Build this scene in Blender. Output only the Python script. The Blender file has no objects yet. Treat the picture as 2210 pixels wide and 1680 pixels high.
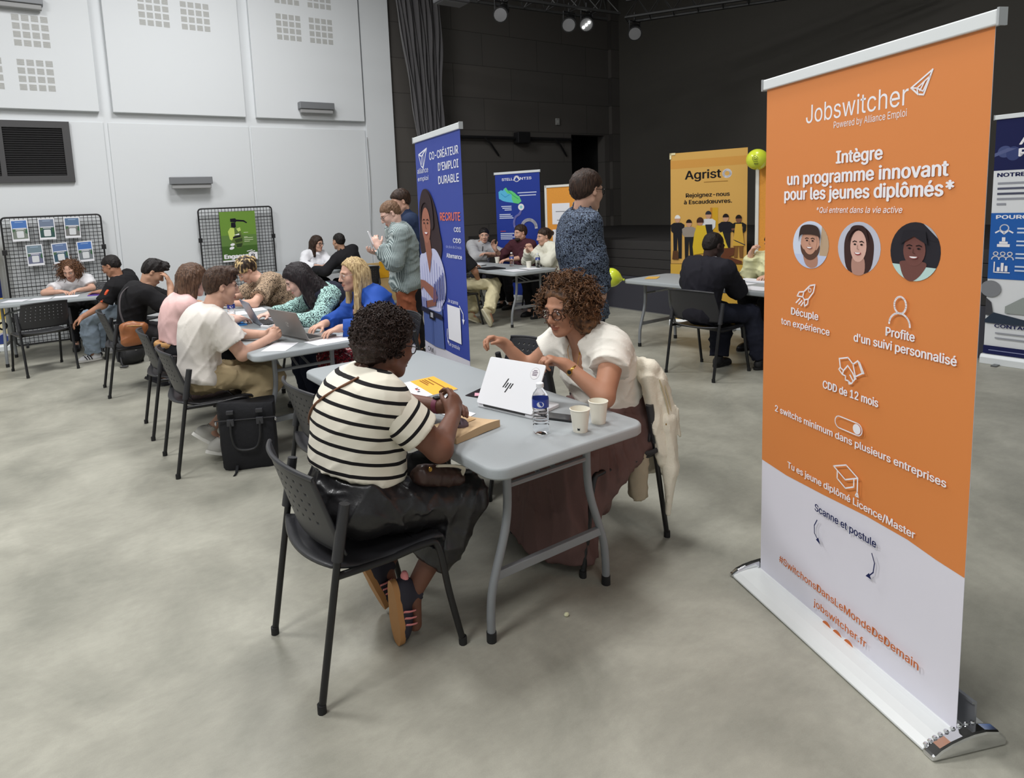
import bpy, bmesh, math, random
import numpy as np
from mathutils import Vector, Matrix
random.seed(7); np.random.seed(7)
S = bpy.context.scene
COL = S.collection
# ---------------------------------------------------------------- camera
cam = bpy.data.cameras.new('camera'); CAM = bpy.data.objects.new('camera', cam); COL.objects.link(CAM)
_p, _r, _a = 0.1244, -0.0452, 0.9912                     # pitch, roll, heading against the white wall
def _basis():
    fwd = Vector((0, math.cos(_p), -math.sin(_p))); rt = Vector((1, 0, 0)); up = rt.cross(fwd)
    r2 = math.cos(_r)*rt + math.sin(_r)*up; u2 = -math.sin(_r)*rt + math.cos(_r)*up
    M = Matrix(((math.sin(_a), math.cos(_a), 0), (-math.cos(_a), math.sin(_a), 0), (0, 0, 1)))
    return M @ r2, M @ u2, M @ fwd
_rt, _up, _fw = _basis()
CAM.matrix_world = Matrix(((_rt.x, _up.x, -_fw.x, 0), (_rt.y, _up.y, -_fw.y, 0), (_rt.z, _up.z, -_fw.z, 1.623), (0, 0, 0, 1)))
cam.sensor_width = 36; cam.lens = 36*1387/2210
cam.shift_x = (1105-993)/2210; cam.shift_y = (619-840)/2210
cam.clip_start = .05; cam.clip_end = 60
S.camera = CAM
# ---------------------------------------------------------------- light
S.view_settings.view_transform = 'Standard'; S.view_settings.look = 'None'
S.view_settings.gamma = 1; S.view_settings.exposure = 0.0; S.view_settings.use_curve_mapping = False
W = bpy.data.worlds.new('hall_air'); S.world = W; W.use_nodes = True
W.node_tree.nodes['Background'].inputs[0].default_value = (.9, .95, 1, 1)
W.node_tree.nodes['Background'].inputs[1].default_value = .07
def area(name, loc, power, sx, sy, color=(1, .995, .985), target=None):
    l = bpy.data.lights.new(name, 'AREA'); l.shape = 'RECTANGLE'; l.size = sx; l.size_y = sy; l.energy = power; l.color = color
    o = bpy.data.objects.new(name, l); COL.objects.link(o); o.location = loc
    if target is not None:
        o.rotation_euler = (Vector(target)-Vector(loc)).to_track_quat('-Z', 'Y').to_euler()
    return o
area('hall_lamp', (-2.2, 6.0, 6.3), 241, 1.6, 1.6, (1, 1, 1))
area('hall_lamp', (2.2, 7.2, 6.3), 220, 1.3, 1.3, (1, 1, 1))
area('hall_lamp', (2.0, 2.6, 6.3), 131, .8, .8, (1, 1, 1))
area('hall_lamp', (-2.6, 1.2, 6.3), 236, 1.4, 1.4, (1, 1, 1))
area('hall_lamp', (5.6, 3.6, 6.0), 70, 1.2, 1.2, (1, .995, .985))
area('hall_lamp', (-.4, -2.4, 6.0), 87, 2, 2, (1, 1, 1))

# ---------------------------------------------------------------- materials
def lin(c): return tuple(((v/255+.055)/1.055)**2.4 if v > 10 else v/255/12.92 for v in c)
_M = {}
def nt(m): return m.node_tree.nodes, m.node_tree.links
def mat(name, rgb, rough=.6, metal=0., bump=0., bscale=80, spec=.5, coat=0., var=0., vscale=4., sheen=0.):
    if name in _M: return _M[name]
    m = bpy.data.materials.new(name); m.use_nodes = True; N, L = nt(m); b = N['Principled BSDF']
    b.inputs['Base Color'].default_value = (*lin(rgb), 1); b.inputs['Roughness'].default_value = rough
    b.inputs['Metallic'].default_value = metal; b.inputs['Specular IOR Level'].default_value = spec
    b.inputs['Coat Weight'].default_value = coat
    if sheen: b.inputs['Sheen Weight'].default_value = sheen
    if bump or var:
        tc = N.new('ShaderNodeTexCoord')
    if bump:
        n = N.new('ShaderNodeTexNoise'); n.inputs['Scale'].default_value = bscale; n.inputs['Detail'].default_value = 3
        L.new(tc.outputs['Object'], n.inputs['Vector'])
        bp = N.new('ShaderNodeBump'); bp.inputs['Strength'].default_value = bump; bp.inputs['Distance'].default_value = .01
        L.new(n.outputs['Fac'], bp.inputs['Height']); L.new(bp.outputs['Normal'], b.inputs['Normal'])
    if var:
        n = N.new('ShaderNodeTexNoise'); n.inputs['Scale'].default_value = vscale; n.inputs['Detail'].default_value = 4
        L.new(tc.outputs['Object'], n.inputs['Vector'])
        r = N.new('ShaderNodeValToRGB'); c = lin(rgb)
        r.color_ramp.elements[0].position = .3; r.color_ramp.elements[1].position = .7
        r.color_ramp.elements[0].color = (*[v*(1-var) for v in c], 1); r.color_ramp.elements[1].color = (*[min(1, v*(1+var)) for v in c], 1)
        L.new(n.outputs['Fac'], r.inputs['Fac']); L.new(r.outputs['Color'], b.inputs['Base Color'])
    _M[name] = m; return m
def flat(rgb): return mat('print_%d_%d_%d' % tuple(rgb), rgb, .75, spec=.15)
def node_mat(name, build, rough=.7):
    """material whose colour comes from a small node tree: build(N, L) returns a colour socket"""
    if name in _M: return _M[name]
    m = bpy.data.materials.new(name); m.use_nodes = True; N, L = nt(m); b = N['Principled BSDF']
    b.inputs['Roughness'].default_value = rough; b.inputs['Specular IOR Level'].default_value = .25
    L.new(build(N, L), b.inputs['Base Color']); _M[name] = m; return m
def tex(N, L, kind, scale, out='Fac', coord='Object', mapscale=None, **kw):
    tc = N.new('ShaderNodeTexCoord'); t = N.new('ShaderNodeTex'+kind); t.inputs['Scale'].default_value = scale
    for k, v in kw.items():
        if k in t.inputs: t.inputs[k].default_value = v
        else: setattr(t, k, v)
    v = tc.outputs[coord]
    if mapscale:
        mp = N.new('ShaderNodeMapping'); mp.inputs['Scale'].default_value = mapscale; L.new(v, mp.inputs['Vector']); v = mp.outputs['Vector']
    L.new(v, t.inputs['Vector']); return t.outputs[out]
def ramp(N, L, fac, stops, const=False):
    r = N.new('ShaderNodeValToRGB'); e = r.color_ramp.elements
    r.color_ramp.interpolation = 'CONSTANT' if const else 'LINEAR'
    while len(e) < len(stops): e.new(.5)
    for k, (p, c) in enumerate(stops): e[k].position = p; e[k].color = (*lin(c), 1)
    L.new(fac, r.inputs['Fac']); return r.outputs['Color']
def speckle(name, stops, scale, rough=.8, kind='Noise', **kw):
    return node_mat(name, lambda N, L: ramp(N, L, tex(N, L, kind, scale, **({'Detail': 2} if kind == 'Noise' else {'out': 'Distance'}), **kw), stops, True), rough)
def glassy(name, rgb=(255, 255, 255), rough=.02, ior=1.3):
    if name in _M: return _M[name]
    m = mat(name, rgb, rough); b = m.node_tree.nodes['Principled BSDF']
    b.inputs['Transmission Weight'].default_value = 1; b.inputs['IOR'].default_value = ior; return m
def glow(name, rgb, strength):
    m = mat(name, rgb, .4); b = m.node_tree.nodes['Principled BSDF']
    b.inputs['Emission Color'].default_value = (*lin(rgb), 1); b.inputs['Emission Strength'].default_value = strength; return m

# ---------------------------------------------------------------- objects
def tag(o, label=None, cat=None, group=None, kind=None):
    if label: o['label'] = label
    if cat: o['category'] = cat
    if group: o['group'] = group
    if kind: o['kind'] = kind
    return o
def thing(name, label, cat, loc=(0, 0, 0), rz=0, group=None):
    o = bpy.data.objects.new(name, None); COL.objects.link(o); o.empty_display_size = .1
    o.location = loc; o.rotation_euler = (0, 0, rz); return tag(o, label, cat, group)
def kids(o): return [c for c in bpy.data.objects if c.parent == o]
def copy_tree(o, label=None, loc=None, rz=None, group=None, parent=None):
    c = o.copy(); COL.objects.link(c)
    if parent: c.parent = parent
    if label: c['label'] = label
    if group: c['group'] = group
    if loc is not None: c.location = loc
    if rz is not None: c.rotation_euler = (0, 0, rz)
    for k in kids(o): copy_tree(k, parent=c)
    return c
class MB:
    """collects simple shapes into one mesh"""
    def __init__(s): s.v = []; s.f = []; s.m = []
    def add(s, V, F, m=0):
        n = len(s.v); s.v += [tuple(x) for x in V]; s.f += [tuple(i+n for i in q) for q in F]; s.m += [m]*len(F); return s
    def box(s, lo, hi, m=0):
        x0, y0, z0 = lo; x1, y1, z1 = hi
        return s.add([(x0,y0,z0),(x1,y0,z0),(x1,y1,z0),(x0,y1,z0),(x0,y0,z1),(x1,y0,z1),(x1,y1,z1),(x0,y1,z1)],
                     [(0,3,2,1),(4,5,6,7),(0,1,5,4),(1,2,6,5),(2,3,7,6),(3,0,4,7)], m)
    def tube(s, pts, r, n=8, m=0, cap=True, flat=1.):
        P = [Vector(p) for p in pts]; R = r if isinstance(r, (list, tuple)) else [r]*len(P)
        V = []; F = []; ref = None
        for i, p in enumerate(P):
            t = (P[min(i+1, len(P)-1)]-P[max(i-1, 0)]).normalized()
            if ref is None: ref = t.orthogonal().normalized()
            a = (ref-t*ref.dot(t)); a = a.normalized() if a.length > 1e-6 else t.orthogonal().normalized(); ref = a; b = t.cross(a)
            for k in range(n):
                q = 2*math.pi*k/n; V.append(p+R[i]*(math.cos(q)*a*flat+math.sin(q)*b))
        for i in range(len(P)-1):
            for k in range(n):
                k2 = (k+1) % n; F.append((i*n+k, i*n+k2, (i+1)*n+k2, (i+1)*n+k))
        if cap: F += [tuple(range(n))[::-1], tuple((len(P)-1)*n+k for k in range(n))]
        return s.add(V, F, m)
    def lathe(s, prof, c=(0, 0, 0), n=20, m=0, axis=None, cap=True):
        V = []; F = []; A = Vector(axis).normalized().to_track_quat('Z', 'Y').to_matrix() if axis is not None else Matrix.Identity(3)
        for r, z in prof:
            for k in range(n):
                q = 2*math.pi*k/n; V.append(Vector(c)+A @ Vector((r*math.cos(q), r*math.sin(q), z)))
        for i in range(len(prof)-1):
            for k in range(n):
                k2 = (k+1) % n; F.append((i*n+k, i*n+k2, (i+1)*n+k2, (i+1)*n+k))
        if cap: F += [tuple(range(n))[::-1], tuple((len(prof)-1)*n+k for k in range(n))]
        return s.add(V, F, m)
    def prism(s, poly, z0, z1, m=0, M=None):
        n = len(poly); V = [Vector((x, y, z0)) for x, y in poly]+[Vector((x, y, z1)) for x, y in poly]
        if M: V = [M @ v for v in V]
        return s.add(V, [tuple(range(n))[::-1], tuple(range(n, 2*n))]+[(k, (k+1) % n, n+(k+1) % n, n+k) for k in range(n)], m)
    def ball(s, c, r, n=12, m=0):
        rr = (r, r, r) if not isinstance(r, (tuple, list)) else r
        V = []; F = []; h = n//2
        for i in range(h+1):
            t = math.pi*i/h
            for k in range(n):
                q = 2*math.pi*k/n; V.append((c[0]+rr[0]*math.sin(t)*math.cos(q), c[1]+rr[1]*math.sin(t)*math.sin(q), c[2]+rr[2]*math.cos(t)))
        for i in range(h):
            for k in range(n):
                k2 = (k+1) % n; F.append((i*n+k, (i+1)*n+k, (i+1)*n+k2, i*n+k2))
        return s.add(V, F, m)
    def build(s, name, mats, parent=None, smooth=False, world=False, bevel=0., shift=None):
        me = bpy.data.meshes.new(name)
        V = s.v
        if world and parent is not None:
            l = parent.location; V = [(x-l.x, y-l.y, z-l.z) for x, y, z in V]
        me.from_pydata(V, [], s.f)
        for m in (mats if isinstance(mats, (list, tuple)) else [mats]): me.materials.append(m)
        me.polygons.foreach_set('material_index', s.m)
        if smooth: me.polygons.foreach_set('use_smooth', [True]*len(s.f))
        me.update()
        bm = bmesh.new(); bm.from_mesh(me); bmesh.ops.remove_doubles(bm, verts=bm.verts, dist=1e-6); bmesh.ops.recalc_face_normals(bm, faces=bm.faces); bm.to_mesh(me); bm.free()
        if smooth: me.set_sharp_from_angle(angle=math.radians(40))
        o = bpy.data.objects.new(name, me); COL.objects.link(o)
        if parent is not None: o.parent = parent
        if bevel:
            b = o.modifiers.new('bevel', 'BEVEL'); b.width = bevel; b.segments = 2; b.limit_method = 'ANGLE'
        return o
def rrect(x0, y0, x1, y1, r, n=6):
    P = []
    for cx, cy, a in ((x1-r, y1-r, 0), (x0+r, y1-r, 90), (x0+r, y0+r, 180), (x1-r, y0+r, 270)):
        for k in range(n+1):
            t = math.radians(a+90*k/n); P.append((cx+r*math.cos(t), cy+r*math.sin(t)))
    return P
def bez(pts, n=8):
    """smooth curve through the points"""
    P = [Vector(p) for p in pts]; out = []
    for i in range(len(P)-1):
        p0 = P[max(i-1, 0)]; p1 = P[i]; p2 = P[i+1]; p3 = P[min(i+2, len(P)-1)]
        for k in range(n):
            t = k/n; out.append(.5*((2*p1)+(p2-p0)*t+(2*p0-5*p1+4*p2-p3)*t*t+(3*p1-p0-3*p2+p3)*t**3))
    return out+[P[-1]]
# lettering -------------------------------------------------------
_cap = {}
try:
    import os
    FONT = bpy.data.fonts.load(os.path.join(bpy.utils.system_resource('DATAFILES'), 'fonts', 'Inter.woff2'))
except Exception:
    FONT = None
def text_mesh(s, bold=0., spacing=1.):
    cu = bpy.data.curves.new('t', 'FONT'); cu.body = s; cu.size = 1
    if FONT: cu.font = FONT
    cu.offset = bold; cu.resolution_u = 3; cu.space_character = spacing
    o = bpy.data.objects.new('t', cu); me = bpy.data.meshes.new_from_object(o)
    V = np.array([v.co[:] for v in me.vertices]) if len(me.vertices) else np.zeros((0, 3)); F = [tuple(p.vertices) for p in me.polygons]
    bpy.data.objects.remove(o); bpy.data.curves.remove(cu); bpy.data.meshes.remove(me); return V, F
def text(mb, s, u0, u1, v, cap, y=-.003, m=0, bold=.012, slant=0., spacing=1.):
    """lay a line of lettering on an upright panel: from u0 to u1, base line v, capital height cap"""
    if 'H' not in _cap: H, _ = text_mesh('H'); _cap['H'] = (H[:, 1].min(), H[:, 1].max())
    V, F = text_mesh(s, 0., spacing)
    if not len(V): return
    y0, y1 = _cap['H']; x0, x1 = V[:, 0].min(), V[:, 0].max()
    d = max(0, bold)*cap*2.5; sx = (u1-u0-2*d)/(x1-x0); sy = (cap-1.0*d)/(y1-y0)
    for k, (dx, dy) in enumerate(((0, 0),) if d < 1e-5 else ((-1, 0), (1, 0), (0, .5), (0, -.5))):
        mb.add([(u0+d+dx*d+(a-x0)*sx+slant*(b-y0)*sy, y-.00001*k, v+d*.5+dy*d+(b-y0)*sy) for a, b, c in V], F, m)
class Art:
    """flat printed shapes on an upright panel, later shapes lie on earlier ones"""
    def __init__(s, y=-.0004, step=.0003): s.mb = MB(); s.mats = []; s.y = y; s.step = step
    def mi(s, rgb):
        m = flat(rgb) if isinstance(rgb, (tuple, list)) else rgb
        if m not in s.mats: s.mats.append(m)
        return s.mats.index(m)
    def poly(s, pts, rgb):
        s.mb.add([(u, s.y, v) for u, v in pts], [tuple(range(len(pts)))], s.mi(rgb)); s.y -= s.step; return s
    def blob(s, pts, rgb):
        n = len(pts); P = [Vector(p) for p in pts]; out = []
        for i in range(n):
            a, b, c, d = P[i-1], P[i], P[(i+1) % n], P[(i+2) % n]
            for k in range(5):
                t = k/5; q = .5*((2*b)+(c-a)*t+(2*a-5*b+4*c-d)*t*t+(3*b-a-3*c+d)*t**3); out.append((q.x, q.y))
        return s.poly(out, rgb)
    def ell(s, u, v, ru, rv, rgb, n=24, a0=0, a1=360, tilt=0):
        t = math.radians(tilt); P = []
        k1 = n if a1-a0 >= 360 else n+1
        for k in range(k1):
            a = math.radians(a0+(a1-a0)*k/n); x = ru*math.cos(a); z = rv*math.sin(a)
            P.append((u+x*math.cos(t)-z*math.sin(t), v+x*math.sin(t)+z*math.cos(t)))
        return s.poly(P, rgb)
    def rect(s, u0, v0, u1, v1, rgb): return s.poly([(u0, v0), (u1, v0), (u1, v1), (u0, v1)], rgb)
    def line(s, pts, w, rgb, closed=False):
        P = [Vector((a, b)) for a, b in pts]; m = s.mi(rgb); Q = P+[P[0]] if closed else P
        for a, b in zip(Q, Q[1:]):
            d = (b-a); 
            if d.length < 1e-6: continue
            d.normalize(); n = Vector((-d.y, d.x))*w/2; e = d*w*.35
            s.mb.add([((p).x, s.y, (p).y) for p in (a-e-n, b+e-n, b+e+n, a-e+n)], [(0, 1, 2, 3)], m)
        s.y -= s.step; return s
    def ring(s, u, v, r, w, rgb, n=20, a0=0, a1=360, rv=None):
        rv = rv or r
        return s.line([(u+r*math.cos(math.radians(a0+(a1-a0)*k/n)), v+rv*math.sin(math.radians(a0+(a1-a0)*k/n))) for k in range(n+1)], w, rgb)
    def word(s, t, u0, u1, v, cap, rgb, **k):
        text(s.mb, t, u0, u1, v, cap, s.y, s.mi(rgb), **k); s.y -= s.step; return s
    def build(s, name, parent): return s.mb.build(name, s.mats, parent)
# ================================================================ the setting
YW, XD, XS = 10.57, 11.46, 7.17              # white wall, dark wall, stage front
def struct(name, mb, m, parent=None, **k):
    o = mb.build(name, m, parent, **k)
    if parent is None: tag(o, kind='structure')
    return o
def floor_col(N, L):
    a = tex(N, L, 'Noise', 1.7, Detail=6, Roughness=.62, Distortion=.4)
    b = tex(N, L, 'Noise', 30, Detail=4, Roughness=.7, mapscale=(.5, 1, 1))
    c = tex(N, L, 'Noise', 260, Detail=1)
    m = N.new('ShaderNodeMath'); m.operation = 'MULTIPLY_ADD'; m.inputs[1].default_value = .22; L.new(b, m.inputs[0]); L.new(a, m.inputs[2])
    m2 = N.new('ShaderNodeMath'); m2.operation = 'MULTIPLY_ADD'; m2.inputs[1].default_value = .10; L.new(c, m2.inputs[0]); L.new(m.outputs[0], m2.inputs[2])
    return ramp(N, L, m2.outputs[0], [(.46, (134, 133, 122)), (.66, (153, 151, 139)), (.86, (172, 170, 157))])
M_floor = node_mat('floor_vinyl', floor_col, .46)
M_floor.node_tree.nodes['Principled BSDF'].inputs['Specular IOR Level'].default_value = .35
M_white = mat('wall_white_paint', (215, 218, 220), .8, bump=.04, bscale=160, spec=.25)
M_grille = mat('grille_slot', (178, 178, 174), .9)
M_black = mat('black_metal', (24, 24, 26), .5)
def block_col(N, L):
    t = tex(N, L, 'Brick', 1, out='Color', mapscale=(1, 1, 1), offset=0.5)
    b = [n for n in N if n.type == 'TEX_BRICK'][0]
    b.inputs['Color1'].default_value = (*lin((88, 84, 80)), 1); b.inputs['Color2'].default_value = (*lin((83, 80, 77)), 1)
    b.inputs['Mortar'].default_value = (*lin((62, 59, 57)), 1); b.inputs['Mortar Size'].default_value = .006; b.inputs['Scale'].default_value = 1
    b.inputs['Brick Width'].default_value = 1.4; b.inputs['Row Height'].default_value = .62
    tc = [n for n in N if n.type == 'TEX_COORD'][0]; mp = [n for n in N if n.type == 'MAPPING'][0]
    mp.inputs['Rotation'].default_value = (math.radians(90), 0, 0)
    return t
M_dark = node_mat('dark_painted_block', block_col, .85)
M_dark2 = mat('dark_side_wall', (78, 75, 70), .9, bump=.1, bscale=30)
M_stage = mat('stage_cladding', (46, 44, 43), .6)
M_skirt = mat('stage_skirt', (56, 56, 64), .7)
x0, x1, y0, y1, H = -7.0, XD, -5.0, YW, 6.6
struct('floor', MB().box((x0, y0, -.1), (x1, y1, 0)), M_floor)
struct('ceiling', MB().box((x0, y0, H), (x1, y1, H+.1)), mat('ceiling_paint', (120, 120, 120), .9))
struct('wall_back', MB().box((x0, YW, 0), (5.62, YW+.2, H)), M_white)
wb = MB().box((5.62, YW+.03, 0), (10.02, YW+.25, H)).box((10.02, YW+.03, 3.07), (11.05, YW+.25, H)).box((11.05, YW+.03, 0), (11.2, YW+.25, H)).box((11.2, YW-.06, 0), (XD, YW+.25, H))
struct('wall_stage_side', wb, M_dark)
struct('wall_stage_recess', MB().box((9.9, YW+.9, 0), (11.2, YW+1, 3.2)).box((9.9, YW+.25, 0), (9.95, YW+.9, 3.2)).box((11.15, YW+.25, 0), (11.2, YW+.9, 3.2)).box((9.9, YW+.25, 3.15), (11.2, YW+.9, 3.2)), mat('recess_black', (14, 14, 14), .9))
struct('wall_right', MB().box((XD, y0, 0), (XD+.2, y1+.25, H)), M_dark2)
struct('wall_left', MB().box((x0-.2, y0, 0), (x0, y1, H)), M_white)
struct('wall_front', MB().box((x0, y0-.2, 0), (x1, y0, H)), M_white)
# white wall: raised upper boards with slotted acoustic squares, flush lower boards
n = 0
for a, b, cols, rows in ((-2.9, -1.05, (-2.5, -1.9), (3.41, 3.98)), (-.9, .95, (-.52, .05), (3.41, 3.98)), (1.12, 2.98, (1.58, 2.15), (4.41, 4.97)), (3.15, 5.03, (3.58, 4.13), (4.41, 4.97))):
    n += 1
    p = struct('trim_%d' % n, MB().box((a, YW-.085, 3.17), (b, YW, H)), M_white, bevel=.006)
    for cu in cols:
        for cv in rows:
            g = MB()
            for i in range(4):
                for j in range(4):
                    u, v = cu+i*.107, cv+j*.107
                    for k in range(7): g.box((u, YW-.0875, v+.003+k*.0115), (u+.082, YW-.083, v+.011+k*.0115))
            g.build('acoustic_grille', M_grille, p)
for a, b in ((-2.9, -1.05), (-.9, .98), (1.04, 3.02), (3.06, 5.05)):
    n += 1; struct('trim_%d' % n, MB().box((a, YW-.02, 0), (b, YW, 3.03)), M_white, bevel=.004)
n += 1; struct('trim_%d' % n, MB().box((5.07, YW-.05, 0), (5.62, YW, H)), M_white, bevel=.004)
# louvred window high in the white wall
wn = struct('window_1', MB().box((-1.0, YW-.04, 2.2), (.56, YW-.018, 3.02)), M_black)
fr = MB()
for a, b in (((-1.0, 2.2), (.56, 2.29)), ((-1.0, 2.93), (.56, 3.02)), ((-1.0, 2.29), (-.93, 2.93)), ((.47, 2.29), (.56, 2.93)), ((-.27, 2.29), (-.21, 2.93))):
    fr.box((a[0], YW-.07, a[1]), (b[0], YW-.02, b[1]))
fr.build('window_frame', mat('window_frame_grey', (66, 65, 66), .5), wn)
sl = MB()
for k in range(21):
    z = 2.30+k*.03
    for u0, u1 in ((-.93, -.27), (-.21, .47)):
        sl.add([(u0, YW-.062, z), (u1, YW-.062, z), (u1, YW-.042, z+.02), (u0, YW-.042, z+.02)], [(0, 1, 2, 3)])
sl.build('louvre', mat('louvre_dark', (40, 39, 40), .5), wn)
# stage: plinth with grooved cladding and the wide steps on it
struct('trim_30', MB().box((XS, y0, .0), (XD, YW+.03, .50)), M_skirt)
st = MB()
for z in (.50, .63, .76, .89): st.box((XS+.02, y0, z+.006), (XD, YW+.03, z+.13))
struct('trim_31', st, M_stage)
struct('trim_32', MB().box((XS-.012, y0, 0), (XS, YW, .012)), mat('floor_edge_strip', (120, 120, 116), .6))
struct('trim_33', MB().box((5.62, YW-.01, .0), (7.15, YW+.03, .08)), M_stage)

# ---------------------------------------------------------------- fixtures on the walls
M_steelgrey = mat('fixture_grey', (128, 130, 133), .45, .3)
def wall_light(x, z, w, label):
    t = thing('wall_light', label, 'wall light', (x, YW-.09, z), 0, 'wall lights on the white wall')
    MB().box((-w/2, -.12, -.055), (w/2, 0, .055)).build('housing', M_steelgrey, t, bevel=.008)
    MB().box((-w/2+.02, -.10, -.12), (w/2-.02, -.02, -.055)).build('diffuser', mat('fixture_lens', (150, 150, 150), .6), t, bevel=.01)
    MB().box((-.08, 0, -.05), (.08, .07, .04)).build('wall_bracket', M_steelgrey, t)
wall_light(2.06, 2.19, .60, 'grey box wall light low on the white wall above the green poster')
wall_light(4.13, 3.38, .60, 'grey box wall light at the foot of the upper board nearest the curtain')
wall_light(.12, 4.56, .60, 'grey box wall light at the top left corner of the white wall')
t = thing('wall_switch', 'small pale square box on the dark wall above the black doorway', 'switch box', (9.62, YW+.03, 3.33))
MB().box((-.05, -.03, -.07), (.05, 0, .07)).build('cover', mat('switch_grey', (150, 150, 146), .6), t, bevel=.005)
MB().box((-.02, -.036, -.03), (.02, -.03, .03)).build('rocker', mat('switch_face', (176, 176, 172), .5), t)
t = thing('rail_bar', 'black tubular rail along the dark wall left of the doorway', 'rail', (6.3, YW-.05, 2.95))
MB().tube([(-.2, 0, 0), (3.65, 0, 0)], .035).build('bar', M_black, t)
MB().box((2.1, -.1, -.1), (2.42, .06, .12)).build('motor_box', M_black, t, bevel=.01)
for x in (1.3, 3.15): MB().tube([(x, -.02, 0), (x+.16, -.02, -.12), (x+.4, .06, -.34)], .02).build('bracket', M_black, t)
# curtain gathered beside the dark wall
t = thing('stage_curtain', 'charcoal pleated curtain gathered beside the dark wall', 'curtain', (6.05, 10.2, 0))
cv = MB(); V = []; F = []; nu, nv = 90, 40
for j in range(nv+1):
    z = 2.55+(6.5-2.55)*j/nv; s = (z-2.55)/3.95
    l = -.02-.50*min(1, s*1.15)**.9; r = .46+.02*math.sin(z*3)
    for i in range(nu+1):
        u = i/nu; d = .075*math.sin(u*2*math.pi*11+.8*math.sin(z*1.2))+.035*math.sin(u*2*math.pi*4.3+z)
        V.append((l+(r-l)*u+.012*math.sin(z*5+u*30), d*(.5+.5*s)+.1*(1-s), z))
for j in range(nv):
    for i in range(nu): a = j*(nu+1)+i; F.append((a, a+1, a+nu+2, a+nu+1))
cv.add(V, F); o = cv.build('drape', mat('curtain_cloth', (82, 80, 82), .9, sheen=.3, bump=.2, bscale=60), t, smooth=True)
o.modifiers.new('thickness', 'SOLIDIFY').thickness = .006
MB().tube([(-.6, 0, 6.52), (.6, 0, 6.52)], .025).build('curtain_track', M_black, t)
MB().tube([(.0, -.02, 2.62), (.23, -.14, 2.6), (.48, -.02, 2.62), (.23, .16, 2.6), (.0, -.02, 2.62)], .03).build('tieback', mat('tieback_cloth', (60, 58, 60), .9), t)
# lighting truss and spotlights over the stage
M_truss = mat('truss_black', (58, 58, 58), .5, .4)
def truss(A, B, label):
    A, B = Vector(A), Vector(B); d = (B-A); Ln = d.length; d.normalize(); n = Vector((-d.y, d.x, 0))*.16
    t = thing('lighting_truss', label, 'truss', A, 0, 'lighting trusses over the stage')
    c = MB(); D = d*Ln; up = Vector((0, 0, .3))
    for o in (n, -n, up): c.tube([o, D+o], .024, 6)
    c.build('chord', M_truss, t); w = MB(); k = max(2, int(Ln/.35))
    for i in range(k):
        p, q = D*(i/k), D*((i+1)/k); h = (p+q)/2
        w.tube([p+n, h+up, q+n], .010, 5); w.tube([p-n, h+up, q-n], .010, 5); w.tube([p+n, p-n], .010, 5)
    w.build('lattice', M_truss, t)
truss((4.6, 8.05, 4.62), (8.02, 7.46, 4.5), 'black lattice truss running from the curtain towards the stage')
truss((8.36, 7.50, 4.5), (10.6, 4.2, 4.5), 'black lattice truss crossing over the stage towards the right')
def spot(x, y, z, label, lit=False):
    t = thing('spotlight', label, 'spotlight', (x, y, z), 0, 'spotlights hung from the truss')
    ax = Vector((-.62, -.55, -.45)).normalized()
    MB().lathe([(.03, -.2), (.09, -.18), (.10, .08), (.115, .1)], (0, 0, 0), 16, axis=ax).build('can', M_black, t, smooth=True)
    lens = MB().lathe([(.0, .10), (.095, .10), (.095, .112), (0, .118)], (0, 0, 0), 16, axis=ax, cap=False)
    lens.build('lens', mat('spot_lens', (120, 120, 122), .25), t, smooth=True)
    MB().tube([(-.12, 0, 0), (-.12, 0, .16), (.12, 0, .16), (.12, 0, 0)], .012, 6).tube([(0, 0, .16), (0, 0, .30)], .015, 6).build('yoke', M_black, t)
    if lit:
        b = MB(); u = ax.orthogonal().normalized(); v = ax.cross(u)
        for k in (-1, 0, 1): b.ball(ax*.125+v*.05*k+u*.02*k, .022, 8)
        b.build('bulb', glow('spot_bulb', (255, 255, 250), 6), t)
spot(6.04, 7.79, 4.40, 'black spotlight with grey lens hanging nearest the curtain')
spot(7.2, 7.6, 4.34, 'black spotlight with grey lens just left of the lit one')
spot(7.52, 7.55, 4.37, 'black spotlight showing three bright bulbs', True)
spot(8.42, 7.38, 4.287, 'black spotlight with grey lens below the corner of the trusses')
t = thing('wash_light', 'dark grey square wash light at the top edge beside the curtain', 'stage light', (4.98, 7.5, 4.42))
MB().box((-.22, -.13, -.10), (.22, .13, .09)).build('housing', mat('wash_grey', (70, 70, 72), .5), t, bevel=.02)
MB().box((-.19, -.10, -.108), (.19, .10, -.10)).build('lens', mat('wash_lens', (104, 104, 106), .3), t)
MB().tube([(-.24, 0, 0), (-.24, 0, .18), (.24, 0, .18), (.24, 0, 0)], .013, 6).build('yoke', M_black, t)
t = thing('hanging_cable', 'thin pale cable hanging down the white wall behind the standing men', 'cable', (5.06, YW-.07, 1.1))
MB().tube(bez([(0, 0, 1.8), (.01, 0, 1.0), (-.03, 0, 0)]), .006, 6).build('cord', mat('cable_grey', (150, 150, 150), .6), t)
MB().ball((-.03, 0, -.02), (.014, .014, .03), 8).build('plug', mat('cable_plug', (170, 170, 170), .6), t)
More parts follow.
